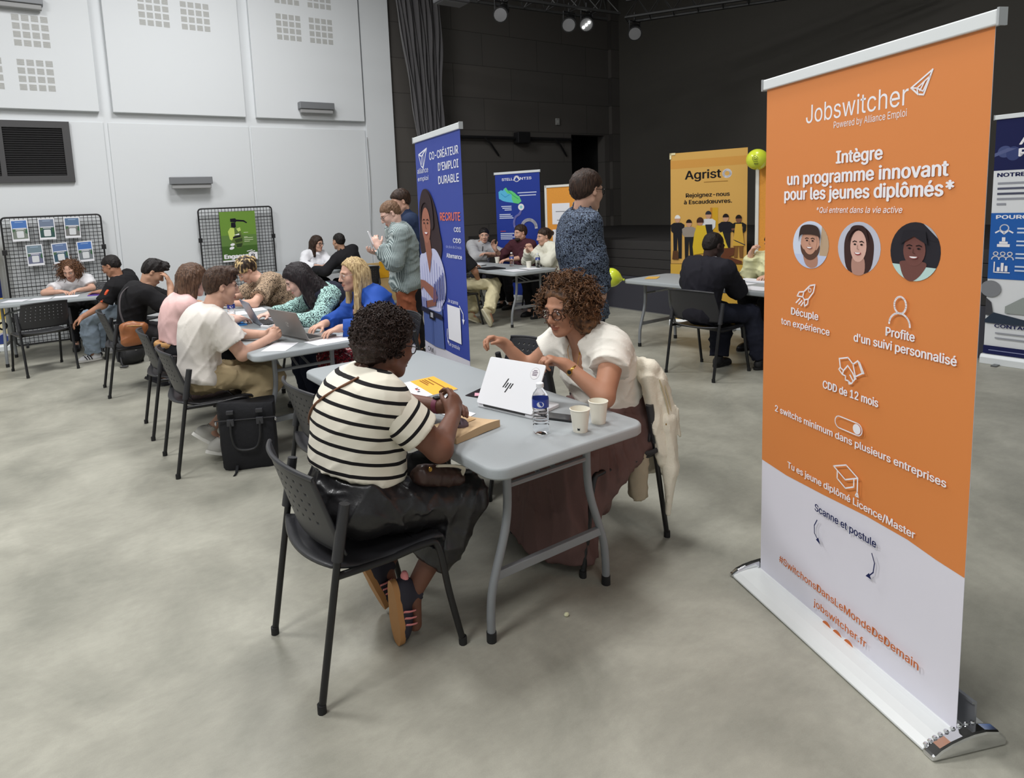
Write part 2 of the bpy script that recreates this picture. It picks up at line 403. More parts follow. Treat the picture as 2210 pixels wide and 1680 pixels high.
# ================================================================ furniture
M_ptop = mat('table_plastic', (156, 161, 163), .55, bump=.06, bscale=260, spec=.35)
M_pleg = mat('table_leg_paint', (132, 135, 138), .45, .2)
M_cap = mat('rubber_cap', (22, 22, 23), .7)
def make_table(L=1.83, Wd=.76, label='', loc=(0, 0, 0), rz=0):
    """folding table; long side along local y, corner-to-corner centred"""
    t = thing('folding_table', label, 'table', loc, rz, 'grey folding tables')
    b = MB(); R = lambda i: rrect(-Wd/2+i, -L/2+i, Wd/2-i, L/2-i, .07-i*.5, 7)
    prof = [(.006, .697), (0, .704), (0, .731), (.004, .7375), (.010, .74)]; n = len(R(0)); V = []; F = []
    for i, z in prof: V += [(x, y, z) for x, y in R(i)]
    for j in range(len(prof)-1): F += [(j*n+k, j*n+(k+1) % n, (j+1)*n+(k+1) % n, (j+1)*n+k) for k in range(n)]
    F += [tuple(range(n))[::-1], tuple((len(prof)-1)*n+k for k in range(n))]
    b.add(V, F).build('tabletop', M_ptop, t, smooth=True)
    for s in (-1, 1):
        yb = s*(L/2-.17)
        for q in (-1, 1):
            pts = bez([(q*.205, yb, .70), (q*.205, yb, .52), (q*.225, yb, .40), (q*.285, yb+s*.0, .22), (q*.30, yb, .12), (q*.302, yb, .03)], 6)
            lg = MB().tube(pts, .0165, 12).build('leg', M_pleg, t, smooth=True)
            MB().lathe([(.019, 0), (.019, .04)], (q*.302, yb, 0), 12).build('foot_cap', M_cap, lg, smooth=True)
        MB().box((-.275, yb-.011, .235), (.275, yb+.011, .270)).build('crossbar', M_pleg, t, bevel=.003)
        MB().tube([(-.205, yb, .585), (.205, yb, .585)], .011, 8).build('crossbar', M_pleg, t, smooth=True)
        MB().tube([(-.04, yb, .585), (-.02, yb-s*.42, .70)], .009, 8).tube([(.04, yb, .585), (.02, yb-s*.42, .70)], .009, 8).build('brace', M_pleg, t, smooth=True)
        MB().box((-.24, yb-.02, .688), (.24, yb+.02, .699)).build('hinge_bar', M_pleg, t)
    return t
make_table(1.83, .76, 'grey folding table in front with laptop, bottle and two paper cups', (1.57, 2.575, 0))
tb = make_table(1.83, .76, 'grey folding table where the man in the white t-shirt sits', (1.45, 4.955, 0))
copy_tree(tb, 'grey folding table placed end on behind the one with the laptops', (1.45, 6.80, 0))
copy_tree(tb, 'grey folding table beside the wire rack with six sheets', (.36, 9.25, 0), math.radians(90-7))
copy_tree(tb, 'grey folding table between the woman in a white blouse and the man in black', (3.62, 9.55, 0), math.radians(90))
copy_tree(tb, 'grey folding table of the group seated left of the man in a patterned shirt', (5.44, 7.38, 0))
copy_tree(tb, 'grey folding table with the balloon tied to its corner', (5.74, 4.00, 0))
# ---- stacking chair, faces local +x
M_chair = mat('chair_shell', (44, 44, 47), .42, bump=.05, bscale=220, spec=.5)
M_cleg = mat('chair_frame', (20, 20, 22), .38)
def back_point(u, v):
    """u -1..1 across, v 0..1 up"""
    w = (.247-.012*v-.01*v*v) if v < .5 else (.2385-.03*(v-.5))
    return Vector((-.165-.075*v-.05*(1-u*u)+.012*(1-v), w*u, .505+.29*v-.012*v*u*u))
def make_chair(label, loc=(0, 0, 0), rz=0, solid=False):
    t = thing('stacking_chair', label, 'chair', loc, rz, 'black plastic stacking chairs')
    nu, nv = 22, 16; b = MB(); V = []; F = []
    def vid(p): V.append(back_point(*p)); return len(V)-1
    g = [[vid((-1+2*i/nu, j/nv)) for j in range(nv+1)] for i in range(nu+1)]
    for i in range(nu):
        for j in range(nv):
            q = (g[i][j], g[i+1][j], g[i+1][j+1], g[i][j+1])
            hole = (j >= 4 and j % 2 == 1 and i % 2 == 1 and 1 < i < nu-2 and j < nv-1) and not solid
            if not hole: F.append(q); continue
            cu, cv = -1+2*(i+.5)/nu, (j+.5)/nv; ring = [vid((cu+.0235*math.cos(math.radians(22.5+45*k)), cv+.0170*math.sin(math.radians(22.5+45*k)))) for k in range(8)]
            # octagon corners run counter-clockwise from 22.5 degrees
            F += [(q[2], ring[0], ring[7], q[1]), (q[3], ring[2], ring[1], q[2]), (q[0], ring[4], ring[3], q[3]), (q[1], ring[6], ring[5], q[0]),
                  (q[2], ring[1], ring[0]), (q[3], ring[3], ring[2]), (q[0], ring[5], ring[4]), (q[1], ring[7], ring[6])]
    o = b.add(V, F).build('backrest', M_chair, t, smooth=True)
    md = o.modifiers.new('thickness', 'SOLIDIFY'); md.thickness = .007; md.offset = 0
    lip = MB().tube([back_point(-1+2*i/20, 1)+Vector((0, 0, -.002)) for i in range(21)], .0085, 8); lip.build('rim', M_chair, o, smooth=True)
    # seat shell
    V = []; F = []; n1, n2 = 14, 14
    for i in range(n1+1):
        a = i/n1
        for j in range(n2+1):
            c = -1+2*j/n2; x = -.20+.47*a; w = .225+.01*math.sin(a*3.1)
            z = .455-.012*(1-c*c)-.01*math.sin(a*3.1)+.05*max(0, .22-a)**1.2*3-.6*max(0, a-.86)**2*3
            V.append((x-.03*(c*c)*(a > .9)*(a-.9)*10-.045*(1-a)**3*(1-c*c), w*c, z))
    for i in range(n1):
        for j in range(n2): q = i*(n2+1)+j; F.append((q, q+n2+1, q+n2+2, q+1))
    o = MB().add(V, F).build('seat', M_chair, t, smooth=True); md = o.modifiers.new('thickness', 'SOLIDIFY'); md.thickness = .012; md.offset = -1
    for s in (-1, 1):
        r = MB().tube(bez([(-.275, .245*s, .012), (-.20, .245*s, .42), (-.155, .247*s, .66)], 6), .0125, 10).build('leg', M_cleg, t, smooth=True)
        MB().tube([(-.188, .249*s, .50), (-.150, .251*s, .685)], [.0195, .0185], 10).build('sleeve', M_chair, r, smooth=True)
        MB().lathe([(.0155, 0), (.0155, .03)], (-.275, .245*s, 0), 10).build('foot_cap', M_cap, r, smooth=True)
        f = MB().tube(bez([(-.195, .238*s, .44), (.0, .235*s, .432), (.15, .235*s, .437), (.20, .238*s, .41), (.235, .24*s, .22), (.28, .245*s, .012)], 6), .0125, 10).build('leg', M_cleg, t, smooth=True)
        MB().lathe([(.0155, 0), (.0155, .03)], (.28, .245*s, 0), 10).build('foot_cap', M_cap, f, smooth=True)
    MB().tube([(.13, -.235, .432), (.13, .235, .432)], .010, 8).tube([(-.12, -.235, .432), (-.12, .235, .432)], .010, 8).build('seat_rail', M_cleg, t, smooth=True)
    return t
ch = make_chair('black plastic chair under the woman in the striped top', (.895, 2.13, 0), 0)
def chair(x, y, rz, label): return copy_tree(ch, label, (x, y, 0), math.radians(rz))
chair(1.245, 3.03, 0, 'empty black plastic chair behind the woman in the striped top')
chair(2.11, 2.17, 180, 'black plastic chair with a cream coat hung over its back')
chair(2.23, 3.0, 178, 'empty black plastic chair just beyond the woman with curly hair')
chair(.87, 4.49, 0, 'black plastic chair under the man in the white t-shirt')
chair(.86, 5.36, -2, 'black plastic chair under the woman in the pink top')
chair(.70, 6.90, 0, 'black plastic chair under the man with the orange shoulder bag')
chair(-.05, 8.53, 105, 'empty black plastic chair at the table by the wire rack with sheets')
chair(.92, 8.55, 128, 'black plastic chair under the man in a black jersey')
chair(.62, 9.95, 264, 'black plastic chair under the woman in a white t-shirt')
chair(2.20, 4.52, 180, 'black plastic chair under the woman in the blue jacket')
chair(2.22, 5.12, 180, 'black plastic chair under the woman with long black hair')
chair(2.22, 6.55, 180, 'black plastic chair under the woman in the leopard print top')
chair(4.05, 8.98, 92, 'black plastic chair under the man in the black jacket by the white wall')
chair(3.62, 10.15, 270, 'black plastic chair under the woman in the white blouse')
chair(4.72, 7.35, 0, 'black plastic chair under the person in beige trousers')
chair(6.25, 7.05, 180, 'black plastic chair under the woman in the white jacket')
chair(6.45, 7.95, 180, 'black plastic chair under the man in the maroon shirt')
chair(5.75, 8.85, 262, 'black plastic chair under the man in the grey sweatshirt')
make_chair('black plastic chair under the man in the dark suit', (5.06, 3.62, 0), math.radians(2), True)
chair(6.55, 3.75, 180, 'black plastic chair under the person holding a pen beside the orange board')
# ================================================================ roll-up banners and boards
M_alu = mat('brushed_aluminium', (222, 226, 227), .4, .05)
M_chrome = mat('chrome', (225, 226, 228), .08, 1.)
M_poleg = mat('pole_grey', (120, 122, 124), .35, .8)
def banner(name, label, A, B, H, fabric, lo=.05, cassette='slim', group='roll-up banners', cat='banner', rail=True):
    A, B = Vector((*A, 0)), Vector((*B, 0)); e = B-A; Wd = e.length
    t = thing(name, label, cat, A, math.atan2(e.y, e.x), group)
    pn = MB(); V = []; F = []; n = 12
    for j in range(n+1):
        z = lo+(H-lo)*j/n
        for u in (0, Wd): V += [(u, 0, z), (u, .0012, z)]
    for j in range(n):
        q = 4*j; F += [(q, q+2, q+6, q+4), (q+1, q+5, q+7, q+3), (q, q+4, q+5, q+1), (q+2, q+3, q+7, q+6)]
    F += [(0, 1, 3, 2), (4*n, 4*n+2, 4*n+3, 4*n+1)]
    panel = pn.add(V, F).build('panel', fabric, t)
    if rail:
        r = MB().box((-.012, -.011, H-.012), (Wd+.012, .012, H+.028)).build('top_rail', M_alu, t, bevel=.004)
        for q0 in (-.018, Wd+.012): MB().box((q0, -.013, H-.014), (q0+.006, .014, H+.03)).build('end_cap', mat('rail_cap', (168, 172, 174), .5), r)
    MB().tube([(Wd/2, .03, lo), (Wd/2, .03, H-.01)], .008, 8).build('pole', M_poleg, t, smooth=True)
    if cassette == 'slim':
        MB().prism([(-.05, .0), (.09, .0), (.09, .05), (.06, .085), (-.03, .085), (-.05, .06)], -.012, Wd+.012, M=Matrix(((0, 0, 1, 0), (1, 0, 0, 0), (0, 1, 0, 0), (0, 0, 0, 1)))).build('base', M_alu, t, bevel=.004)
        for u in (.12, Wd-.12): MB().box((u-.02, -.13, 0), (u+.02, .13, .012)).build('foot', M_poleg, t)
    return t, panel, Wd
def shape(pts, u0, v0, s=1., su=1.): return [(u0+a*s*su, v0+b*s) for a, b in pts]
W_ = (238, 236, 240)
# ---------------- the orange banner in front
t, panel, Wd = banner('roll_up_banner', 'large orange roll-up banner with three round portraits standing at the right', (2.44, 1.48), (2.10, .66), 2.03, mat('banner_white_film', (222, 220, 230), .55, spec=.3), lo=.012, cassette='none')
a = Art()
orange = mat('banner_orange', (218, 134, 72), .45, spec=.4)
a.poly([(0, 2.03), (0, .515), (.15, .507), (.35, .515), (.541, .527), (.7, .527), (.8, .515), (Wd, .51), (Wd, 2.03)], orange)
a.build('orange_field', panel)
a = Art(y=-.0009)
a.word('Jobswitcher', .217, .639, 1.862, .062, W_, bold=.0)
a.word('Powered by Alliance Emploi', .35, .636, 1.829, .022, W_, bold=-.004)
a.line([(.648, 1.908), (.716, 1.947), (.69, 1.882), (.672, 1.886), (.648, 1.908)], .005, W_)
a.line([(.716, 1.947), (.708, 1.93), (.668, 1.904), (.688, 1.892), (.708, 1.93)], .004, W_); a.line([(.648, 1.908), (.668, 1.904), (.672, 1.886)], .004, W_); a.line([(.693, 1.92), (.678, 1.895)], .004, W_)
a.word('Intègre', .365, .557, 1.709, .043, W_, bold=.022)
a.word('un programme innovant', .126, .781, 1.646, .045, W_, bold=.022)
a.word('pour les jeunes diplômés*', .112, .80, 1.590, .045, W_, bold=.022)
a.word('*Qui entrent dans la vie active', .28, .635, 1.543, .020, W_, bold=.004, slant=.2)
a.word('Décuple', .162, .304, 1.157, .028, W_, bold=.016); a.word('ton expérience', .108, .36, 1.111, .026, W_, bold=.012)
a.word('Profite', .594, .699, 1.157, .029, W_, bold=.016); a.word("d'un suivi personnalisé", .468, .835, 1.114, .029, W_, bold=.016)
a.word('CDD de 12 mois', .335, .577, .916, .029, W_, bold=.016)
a.word('2 switchs minimum dans plusieurs entreprises', .082, .823, .751, .026, W_, bold=.014)
a.word('Tu es jeune diplômé Licence/Master', .161, .731, .545, .026, W_, bold=.014)
# rocket
R_ = lambda pts: [(.243+x, 1.245+y) for x, y in pts]
a.line(R_([(.043, .040), (.018, .034), (-.012, .008), (-.018, -.012), (-.008, -.022), (.012, -.016), (.036, .012), (.043, .040)]), .005, W_)
a.ring(.261, 1.262, .007, .004, W_, 12)
for p in ([(-.012, .008), (-.036, .004), (-.046, -.012), (-.018, -.012)], [(.012, -.016), (.010, -.034), (-.006, -.046), (-.008, -.022)], [(-.02, -.026), (-.036, -.042)], [(-.03, -.02), (-.05, -.038)], [(-.012, -.032), (-.024, -.046)]): a.line(R_(p), .005, W_)
# person outline
a.ring(.647, 1.262, .021, .006, W_, 22, rv=.026); a.ring(.647, 1.200, .037, .006, W_, 18, 0, 180, rv=.037)
# handshake
H_ = lambda pts: [(.463+x, 1.008+y) for x, y in pts]
for p in ([(-.05, .034), (-.012, .046), (.01, .028), (.03, .044), (.05, .006), (.022, -.012), (.01, .028)], [(-.05, .034), (-.044, .004), (-.03, -.004), (-.012, .018), (.012, -.004), (.02, -.022), (.006, -.040), (-.012, -.034)], [(-.03, -.004), (-.034, -.018), (-.02, -.020), (-.02, -.034), (-.006, -.034), (-.004, -.044), (.006, -.040)], [(-.044, .004), (-.05, -.004), (-.034, -.018)], [(.0, -.012), (.014, -.030)], [(.012, -.004), (.026, -.018), (.02, -.022)], [(.03, .044), (.04, .04), (.058, .008), (.05, .006)]): a.line(H_(p), .0048, W_)
# toggle
P = [(.424+.02*math.cos(math.radians(q)), .818+.021*math.sin(math.radians(q))) for q in range(90, 271, 15)]+[(.502+.02*math.cos(math.radians(q)), .818+.021*math.sin(math.radians(q))) for q in range(-90, 91, 15)]
a.line(P, .004, W_, True); a.ell(.500, .818, .0165, .0175, W_)
# graduation cap
for p in ([(.404, .650), (.46, .676), (.512, .650), (.458, .622), (.404, .650)], [(.422, .64), (.422, .612), (.46, .592), (.496, .612), (.496, .64)], [(.512, .650), (.512, .60), (.505, .585), (.517, .585), (.512, .60)]): a.line(p, .0048, W_)
nv = (34, 40, 84); og = (196, 108, 60)
a.word('Scanne et postule', .319, .597, .444, .027, nv, bold=.014)
a.line([(.333, .412), (.320, .385), (.322, .355), (.343, .334)], .004, nv); a.poly([(.352, .326), (.330, .334), (.342, .348)], nv)
a.line([(.582, .418), (.594, .39), (.590, .355), (.572, .332)], .004, nv); a.poly([(.560, .326), (.584, .326), (.574, .344)], nv)
a.word('#SwitchonsDansLeMondeDeDemain', .133, .771, .136, .029, og, bold=.013)
a.word('jobswitcher.fr', .328, .574, .070, .028, og, bold=.013)
for u, g in ((.395, 'f'), (.447, 'o'), (.50, 'in')): a.ell(u, .026, .022, .022, og, 20); a.word(g, u-.007, u+.007, .018, .016, (222, 220, 230), bold=.01)
a.build('lettering', panel)
# portraits
p1 = Art(y=-.0009); cu, cv_ = .297, 1.425; D = lambda x, y: (cu+x, cv_+y)
def disc(a, u, v, ru, rv, rgb): a.ell(u, v, ru, rv, rgb, 32)
def clipd(pts, u, v, ru, rv):
    out = []
    for x, y in pts:
        d = math.hypot((x-u)/ru, (y-v)/rv)
        out.append((u+(x-u)/d*.995, v+(y-v)/d*.995) if d > .995 else (x, y))
    return out
def arc(u, v, ru, rv, a0, a1, n=14): return [(u+ru*math.cos(math.radians(a0+(a1-a0)*k/n)), v+rv*math.sin(math.radians(a0+(a1-a0)*k/n))) for k in range(n+1)]
def face(a, u, v, w, h, skin, hair, brow, lip, smile=.5, teeth=True):
    a.ell(u, v, w, h, skin, 24)
    for s in (-1, 1):
        a.ell(u+s*w*.42, v+h*.12, w*.17, h*.06, (60, 45, 45), 10); a.ell(u+s*w*.42, v+h*.12, w*.07, h*.05, (20, 16, 18), 8)
        a.line([(u+s*w*.2, v+h*.29), (u+s*w*.45, v+h*.34), (u+s*w*.68, v+h*.27)], h*.06, brow)
    a.line([(u-w*.05, v+h*.1), (u-w*.08, v-h*.15), (u+w*.12, v-h*.2)], h*.035, tuple(int(c*.72) for c in skin))
    a.poly(arc(u, v-h*.38, w*.42, h*.17, 180, 360, 10), lip)
    if teeth: a.poly(arc(u, v-h*.39, w*.34, h*.10, 180, 360, 10), (240, 236, 236))
KX = 1.9; cu, cv_ = .252, 1.427; D = lambda x, y: (cu+x*KX, cv_+y); ru, rv = .090, .086
disc(p1, cu, cv_, ru, rv, (206, 214, 232)); p1.poly(arc(cu, cv_, ru, rv, -62, 52), (186, 160, 132))
p1.poly(arc(cu, cv_, ru, rv, 205, 335), (190, 200, 228)); p1.blob([D(-.016, -.03), D(.016, -.03), D(.02, -.07), D(.004, -.084), D(-.012, -.07)], (176, 130, 110))
p1.ell(cu, cv_+.006, .025*KX, .05, (196, 148, 126), 24); p1.blob([D(-.025, .0), D(-.022, -.03), D(-.008, -.052), D(.008, -.052), D(.022, -.03), D(.025, .0), D(.016, -.018), D(0, -.012), D(-.016, -.018)], (92, 66, 56))
face(p1, cu, cv_+.010, .021*KX*.86, .045, (198, 150, 128), None, (50, 36, 32), (150, 92, 86))
p1.blob([D(-.028, .01), D(-.027, .045), D(-.02, .068), D(.0, .074), D(.02, .066), D(.027, .04), D(.027, .008), D(.021, .034), D(-.021, .036)], (62, 48, 44))
p1.build('portrait', panel)['label'] = 'round portrait of a smiling bearded man in a pale shirt'
p2 = Art(y=-.0009); cu, cv_ = .472, 1.427; ru, rv = .0885, .087
disc(p2, cu, cv_, ru, rv, (190, 192, 206)); p2.blob(clipd([D(-.034, -.12), D(-.032, 0), D(-.024, .052), D(0, .074), D(.024, .052), D(.033, 0), D(.036, -.12)], cu, cv_, ru, rv), (64, 44, 42))
p2.blob(clipd([D(-.012, -.03), D(.012, -.03), D(.014, -.09), D(-.012, -.09)], cu, cv_, ru, rv), (178, 136, 122)); face(p2, cu, cv_+.006, .0215*KX*.82, .052, (214, 172, 158), None, (40, 28, 28), (150, 34, 40))
p2.blob([D(-.022, .02), D(-.014, .05), D(0, .064), D(.014, .05), D(.023, .02), D(.016, .066), D(0, .076), D(-.016, .066)], (58, 40, 38)); p2.build('portrait', panel)['label'] = 'round portrait of a smiling woman with long dark hair'
p3 = Art(y=-.0009); cu, cv_ = .682, 1.428; ru, rv = .085, .088
disc(p3, cu, cv_, ru, rv, (44, 42, 48)); p3.poly(arc(cu, cv_, ru, rv, 28, 72), (170, 172, 180)); p3.poly(clipd([D(.0, .05), D(.05, .04), D(.04, .07), D(.01, .078)], cu, cv_, ru*.93, rv*.93), (44, 42, 48))
p3.poly(arc(cu, cv_, ru, rv, 207, 330), (186, 214, 210)); p3.blob(clipd([D(-.022, -.03), D(.02, -.03), D(.016, -.06), D(.0, -.092), D(-.016, -.085), D(-.024, -.05)], cu, cv_, ru, rv), (112, 74, 68))
face(p3, cu, cv_+.004, .022*KX*.9, .047, (116, 76, 70), None, (26, 20, 22), (150, 84, 84)); p3.poly([D(-.024, .022), D(0, .046), D(.024, .022), D(.02, .062), D(-.02, .062)], (40, 38, 44)); p3.build('portrait', panel)['label'] = 'round portrait of a laughing woman with an afro'
# wide cassette with chrome ends
prof = [(-.128, .006), (-.126, .012), (-.10, .023), (-.065, .031), (-.028, .034), (-.012, .034), (-.012, .028), (.02, .03), (.02, .018), (.118, .018), (.118, .0), (-.12, .0)]
X = Matrix(((0, 0, 1, 0), (1, 0, 0, 0), (0, 1, 0, 0), (0, 0, 0, 1)))
MB().prism(prof, -.004, Wd+.012, M=X).build('base', mat('cassette_silver', (214, 217, 216), .38, .15), t, bevel=.002)
MB().prism([(.055, .018), (.062, .018), (.062, .115), (.045, .12), (.045, .112), (.055, .108)], .0, Wd+.006, M=X).build('back_plate', mat('cassette_back', (150, 152, 156), .35, .5), t)
cap = [(-.132, .0), (-.130, .016), (-.102, .033), (-.066, .046), (-.026, .055), (.01, .060), (.05, .060), (.095, .050), (.122, .026), (.122, .0)]
for u0, u1 in ((-.028, -.004), (Wd+.012, Wd+.050)):
    MB().prism(cap, u0, u1, M=X).build('end_cap', M_chrome, t, bevel=.008)
sr = MB()
for y, z in ((-.118, .024), (-.104, .031), (-.088, .038), (-.070, .044), (-.050, .050), (-.028, .054), (-.004, .058), (.018, .060), (.04, .060)): sr.ball((Wd+.013, y, z), (.007, .0075, .0075), 8)
sr.build('screw_trim', M_chrome, t, smooth=True)
# ---------------- the blue banner in the middle
blue = mat('banner_blue', (62, 78, 162), .55, spec=.25)
t, panel, Wd = banner('roll_up_banner', 'tall royal blue roll-up banner with a smiling woman in a striped shirt', (2.36, 4.117), (2.216, 3.31), 2.10, blue, lo=.05)
a = Art()
a.poly([(0, .05), (Wd, .05), (Wd, .645), (.55, .64), (.25, .645), (0, .665)], (214, 212, 222))
LW = (232, 234, 246)
for p in ([(.07, 2.0), (.235, 2.03), (.15, 1.90), (.11, 1.92), (.07, 2.0)], [(.07, 2.0), (.13, 1.985), (.235, 2.03)], [(.13, 1.985), (.12, 1.93)], [(.16, 1.99), (.15, 1.905)]): a.line(p, .010, LW)
a.word('CO-CRÉATEUR', .281, .785, 1.945, .052, LW, bold=.012); a.word("D'EMPLOI", .436, .78, 1.862, .052, LW, bold=.012); a.word('DURABLE', .431, .778, 1.775, .052, LW, bold=.012)
a.word('alliance', .033, .25, 1.868, .036, LW, bold=.0); a.word('emploi', .033, .25, 1.815, .030, LW, bold=.0)
a.word('RECRUTE', .432, .775, 1.533, .054, (226, 122, 108), bold=.02); a.word('CDI', .664, .772, 1.462, .03, LW, bold=.02); a.word('CDD', .641, .772, 1.392, .03, LW, bold=.02)
a.word('de plus de 3 mois', .517, .772, 1.355, .018, (170, 178, 224), bold=0); a.word('Alternance', .517, .776, 1.290, .03, LW, bold=.016)
a.word('Je scanne', .504, .68, .989, .026, LW, bold=0); a.line([(.70, .985), (.755, .94), (.755, .90)], .009, LW); a.poly([(.735, .905), (.775, .905), (.752, .87)], LW)
a.word('Je postule', .491, .676, .69, .026, LW, bold=0); a.line([(.475, .80), (.465, .75), (.48, .715)], .008, LW); a.poly([(.466, .72), (.495, .72), (.485, .695)], LW)
a.rect(.494, .735, .71, .972, (236, 236, 242))
sk = (150, 100, 84); hr = (62, 50, 52); shc = (196, 198, 226); jean = (86, 104, 160)
a.blob([(.03, 1.5), (.04, 1.62), (.09, 1.72), (.16, 1.755), (.26, 1.73), (.36, 1.62), (.42, 1.46), (.45, 1.36), (.40, 1.26), (.28, 1.24), (.06, 1.28), (.02, 1.38)], hr)
a.poly([(.02, .645), (.03, .98), (.06, 1.0), (.33, 1.0), (.40, .93), (.41, .645), (.25, .635)], jean)
a.blob([(.0, 1.25), (.0, .93), (.04, .90), (.34, .90), (.40, .95), (.46, 1.0), (.49, 1.08), (.47, 1.2), (.40, 1.29), (.29, 1.34), (.11, 1.30)], shc)
for k in range(9): a.line([(.04+.05*k, 1.28-.02*abs(k-4)), (.06+.045*k, .93)], .006, (150, 156, 206))
a.poly([(.12, 1.40), (.24, 1.40), (.26, 1.30), (.20, 1.16), (.15, 1.30)], sk)
face(a, .175, 1.50, .085, .125, (166, 112, 94), None, (40, 28, 30), (150, 60, 66))
a.blob([(.08, 1.50), (.10, 1.62), (.18, 1.66), (.27, 1.60), (.27, 1.48), (.33, 1.5), (.30, 1.68), (.18, 1.74), (.07, 1.66)], hr)
a.poly([(.01, 1.02), (.05, 1.05), (.30, .96), (.34, 1.0), (.30, 1.06), (.10, 1.10), (.01, 1.10)], sk); a.poly([(.10, .90), (.30, .94), (.30, .985), (.10, .95)], (136, 90, 76))
for k in range(6): a.line([(.29+.035*k, 1.09+.018*k), (.27+.04*k, .965+.008*k)], .014, (58, 70, 140))
for k in range(4): a.line([(.02+.03*k, .97), (.03+.03*k, .88)], .012, (58, 70, 140))
a.line([(.02, .885), (.40, .87)], .035, (40, 40, 54)); a.rect(.17, .83, .27, .895, (30, 30, 36)); a.rect(.195, .845, .245, .88, (170, 170, 176))
a.line([(.215, .83), (.21, .645)], .008, (66, 82, 136))
a.word('OM', .105, .215, .585, .035, (20, 20, 30), bold=.01)
a.build('artwork', panel)
# ---------------- the blue banner with the map
t, panel, Wd = banner('roll_up_banner', 'dark blue roll-up banner with a green and turquoise map', (6.585, 8.832), (6.944, 8.105), 2.13, mat('banner_navy', (34, 58, 150), .5, spec=.3))
a = Art()
a.word('STELL', .125, .33, 2.012, .042, W_, bold=.02); a.word('NTIS', .46, .668, 2.012, .042, W_, bold=.02); a.ring(.40, 2.033, .046, .012, W_); a.line([(.345, 2.012), (.40, 2.075), (.455, 2.012)], .016, W_)
a.poly([(.06, 1.72), (.055, 1.83), (.10, 1.86), (.14, 1.85), (.16, 1.88), (.20, 1.90), (.23, 1.85), (.30, 1.82), (.30, 1.70), (.33, 1.64), (.20, 1.66), (.13, 1.68)], (96, 188, 226))
a.poly([(.20, 1.90), (.23, 1.85), (.30, 1.84), (.36, 1.80), (.40, 1.76), (.44, 1.74), (.475, 1.66), (.42, 1.62), (.33, 1.64), (.30, 1.70), (.30, 1.78), (.22, 1.80), (.16, 1.88)], (106, 208, 130))
a.line([(.10, 1.80), (.18, 1.74), (.26, 1.78)], .01, (60, 150, 200)); a.line([(.24, 1.84), (.33, 1.76), (.42, 1.70)], .01, (60, 170, 100))
for k, (u0, u1, v) in enumerate(((.41, .75, 1.80), (.44, .74, 1.755), (.10, .29, 1.585), (.12, .29, 1.555), (.16, .29, 1.525), (.06, .27, 1.45), (.06, .30, 1.42), (.06, .32, 1.39), (.07, .33, 1.13), (.07, .29, 1.10), (.07, .41, 1.07), (.07, .29, 1.04))): a.rect(u0, v-.008, u1, v+.008, (206, 214, 240))
a.rect(.07, 1.165, .17, 1.175, (200, 80, 90))
a.line([(v.x, v.y) for v in bez([(.47, 1.56, 0), (.44, 1.46, 0), (.36, 1.40, 0), (.33, 1.30, 0), (.36, 1.20, 0), (.44, 1.16, 0)], 6)], .035, (150, 150, 220)); a.line([(v.x, v.y) for v in bez([(.46, 1.10, 0), (.50, 1.0, 0), (.42, .86, 0), (.36, .7, 0)], 6)], .035, (130, 140, 220))
a.ell(.468, 1.565, .055, .055, W_); a.ell(.468, 1.565, .025, .025, (150, 214, 214)); a.ell(.44, 1.155, .052, .055, W_); a.ell(.44, 1.155, .025, .025, (214, 90, 50))
a.ring(.60, 1.22, .13, .05, (206, 206, 216), 16, 0, 180)
a.build('artwork', panel)
# ---------------- the yellow poster wall with the crew
t, panel, Wd = banner('banner_stand', 'tall yellow ochre banner with a row of people in work clothes', (6.655, 5.289), (6.975, 4.458), 2.15, mat('banner_ochre', (210, 164, 86), .55, spec=.25), rail=False)
a = Art()
dk = (30, 28, 30)
a.rect(0, 1.96, Wd, 2.06, (206, 150, 74))
a.word('Agrist', .174, .60, 1.822, .105, dk, bold=.018); a.ring(.665, 1.868, .040, .026, W_)
a.rect(.40, 1.775, .675, 1.783, (150, 108, 50)); a.word('Rejoignez-nous', .185, .697, 1.604, .05, dk, bold=.02); a.word('à Escaudœuvres.', .162, .723, 1.522, .05, dk, bold=.02)
a.rect(.475, 1.0, .565, 1.47, (206, 160, 44)); a.rect(.475, 1.0, .50, 1.47, (190, 128, 48))
def fig(u, top, h, up, lo_, skin=(196, 150, 120), hat=None, apron=None):
    a.poly([(u-.055, top-.36*h), (u-.05, top-h), (u-.012, top-h), (u, top-.5*h), (u+.012, top-h), (u+.05, top-h), (u+.055, top-.36*h)], lo_)
    a.poly([(u-.045, top-.17*h), (u-.085, top-.22*h), (u-.08, top-.36*h), (u-.05, top-.42*h), (u+.05, top-.42*h), (u+.08, top-.36*h), (u+.085, top-.22*h), (u+.045, top-.17*h)], up)
    a.ell(u, top-.085*h, .033, .047, skin, 14); a.line([(u-.07, top-.33*h), (u+.04, top-.29*h)], .025, skin if apron else up)
    a.poly(arc(u, top-.075*h, .036, .045, 0, 180, 8), hat or (36, 28, 26))
    if apron: a.poly([(u-.035, top-.2*h), (u+.035, top-.2*h), (u+.065, top-.72*h), (u-.065, top-.72*h)], apron)
fig(.085, 1.39, .54, (34, 34, 38), (34, 34, 38), hat=(230, 228, 224)); fig(.225, 1.33, .50, (150, 140, 130), (36, 36, 38)); fig(.455, 1.43, .54, (214, 214, 214), (40, 40, 46), hat=(50, 50, 56))
a.poly([(.42, 1.27), (.50, 1.27), (.51, 1.1), (.41, 1.1)], (40, 42, 50))
fig(.655, 1.39, .54, (32, 32, 38), (40, 38, 40)); fig(.80, 1.37, .5, (34, 34, 34), (130, 90, 50), (120, 82, 66), apron=(214, 170, 70))
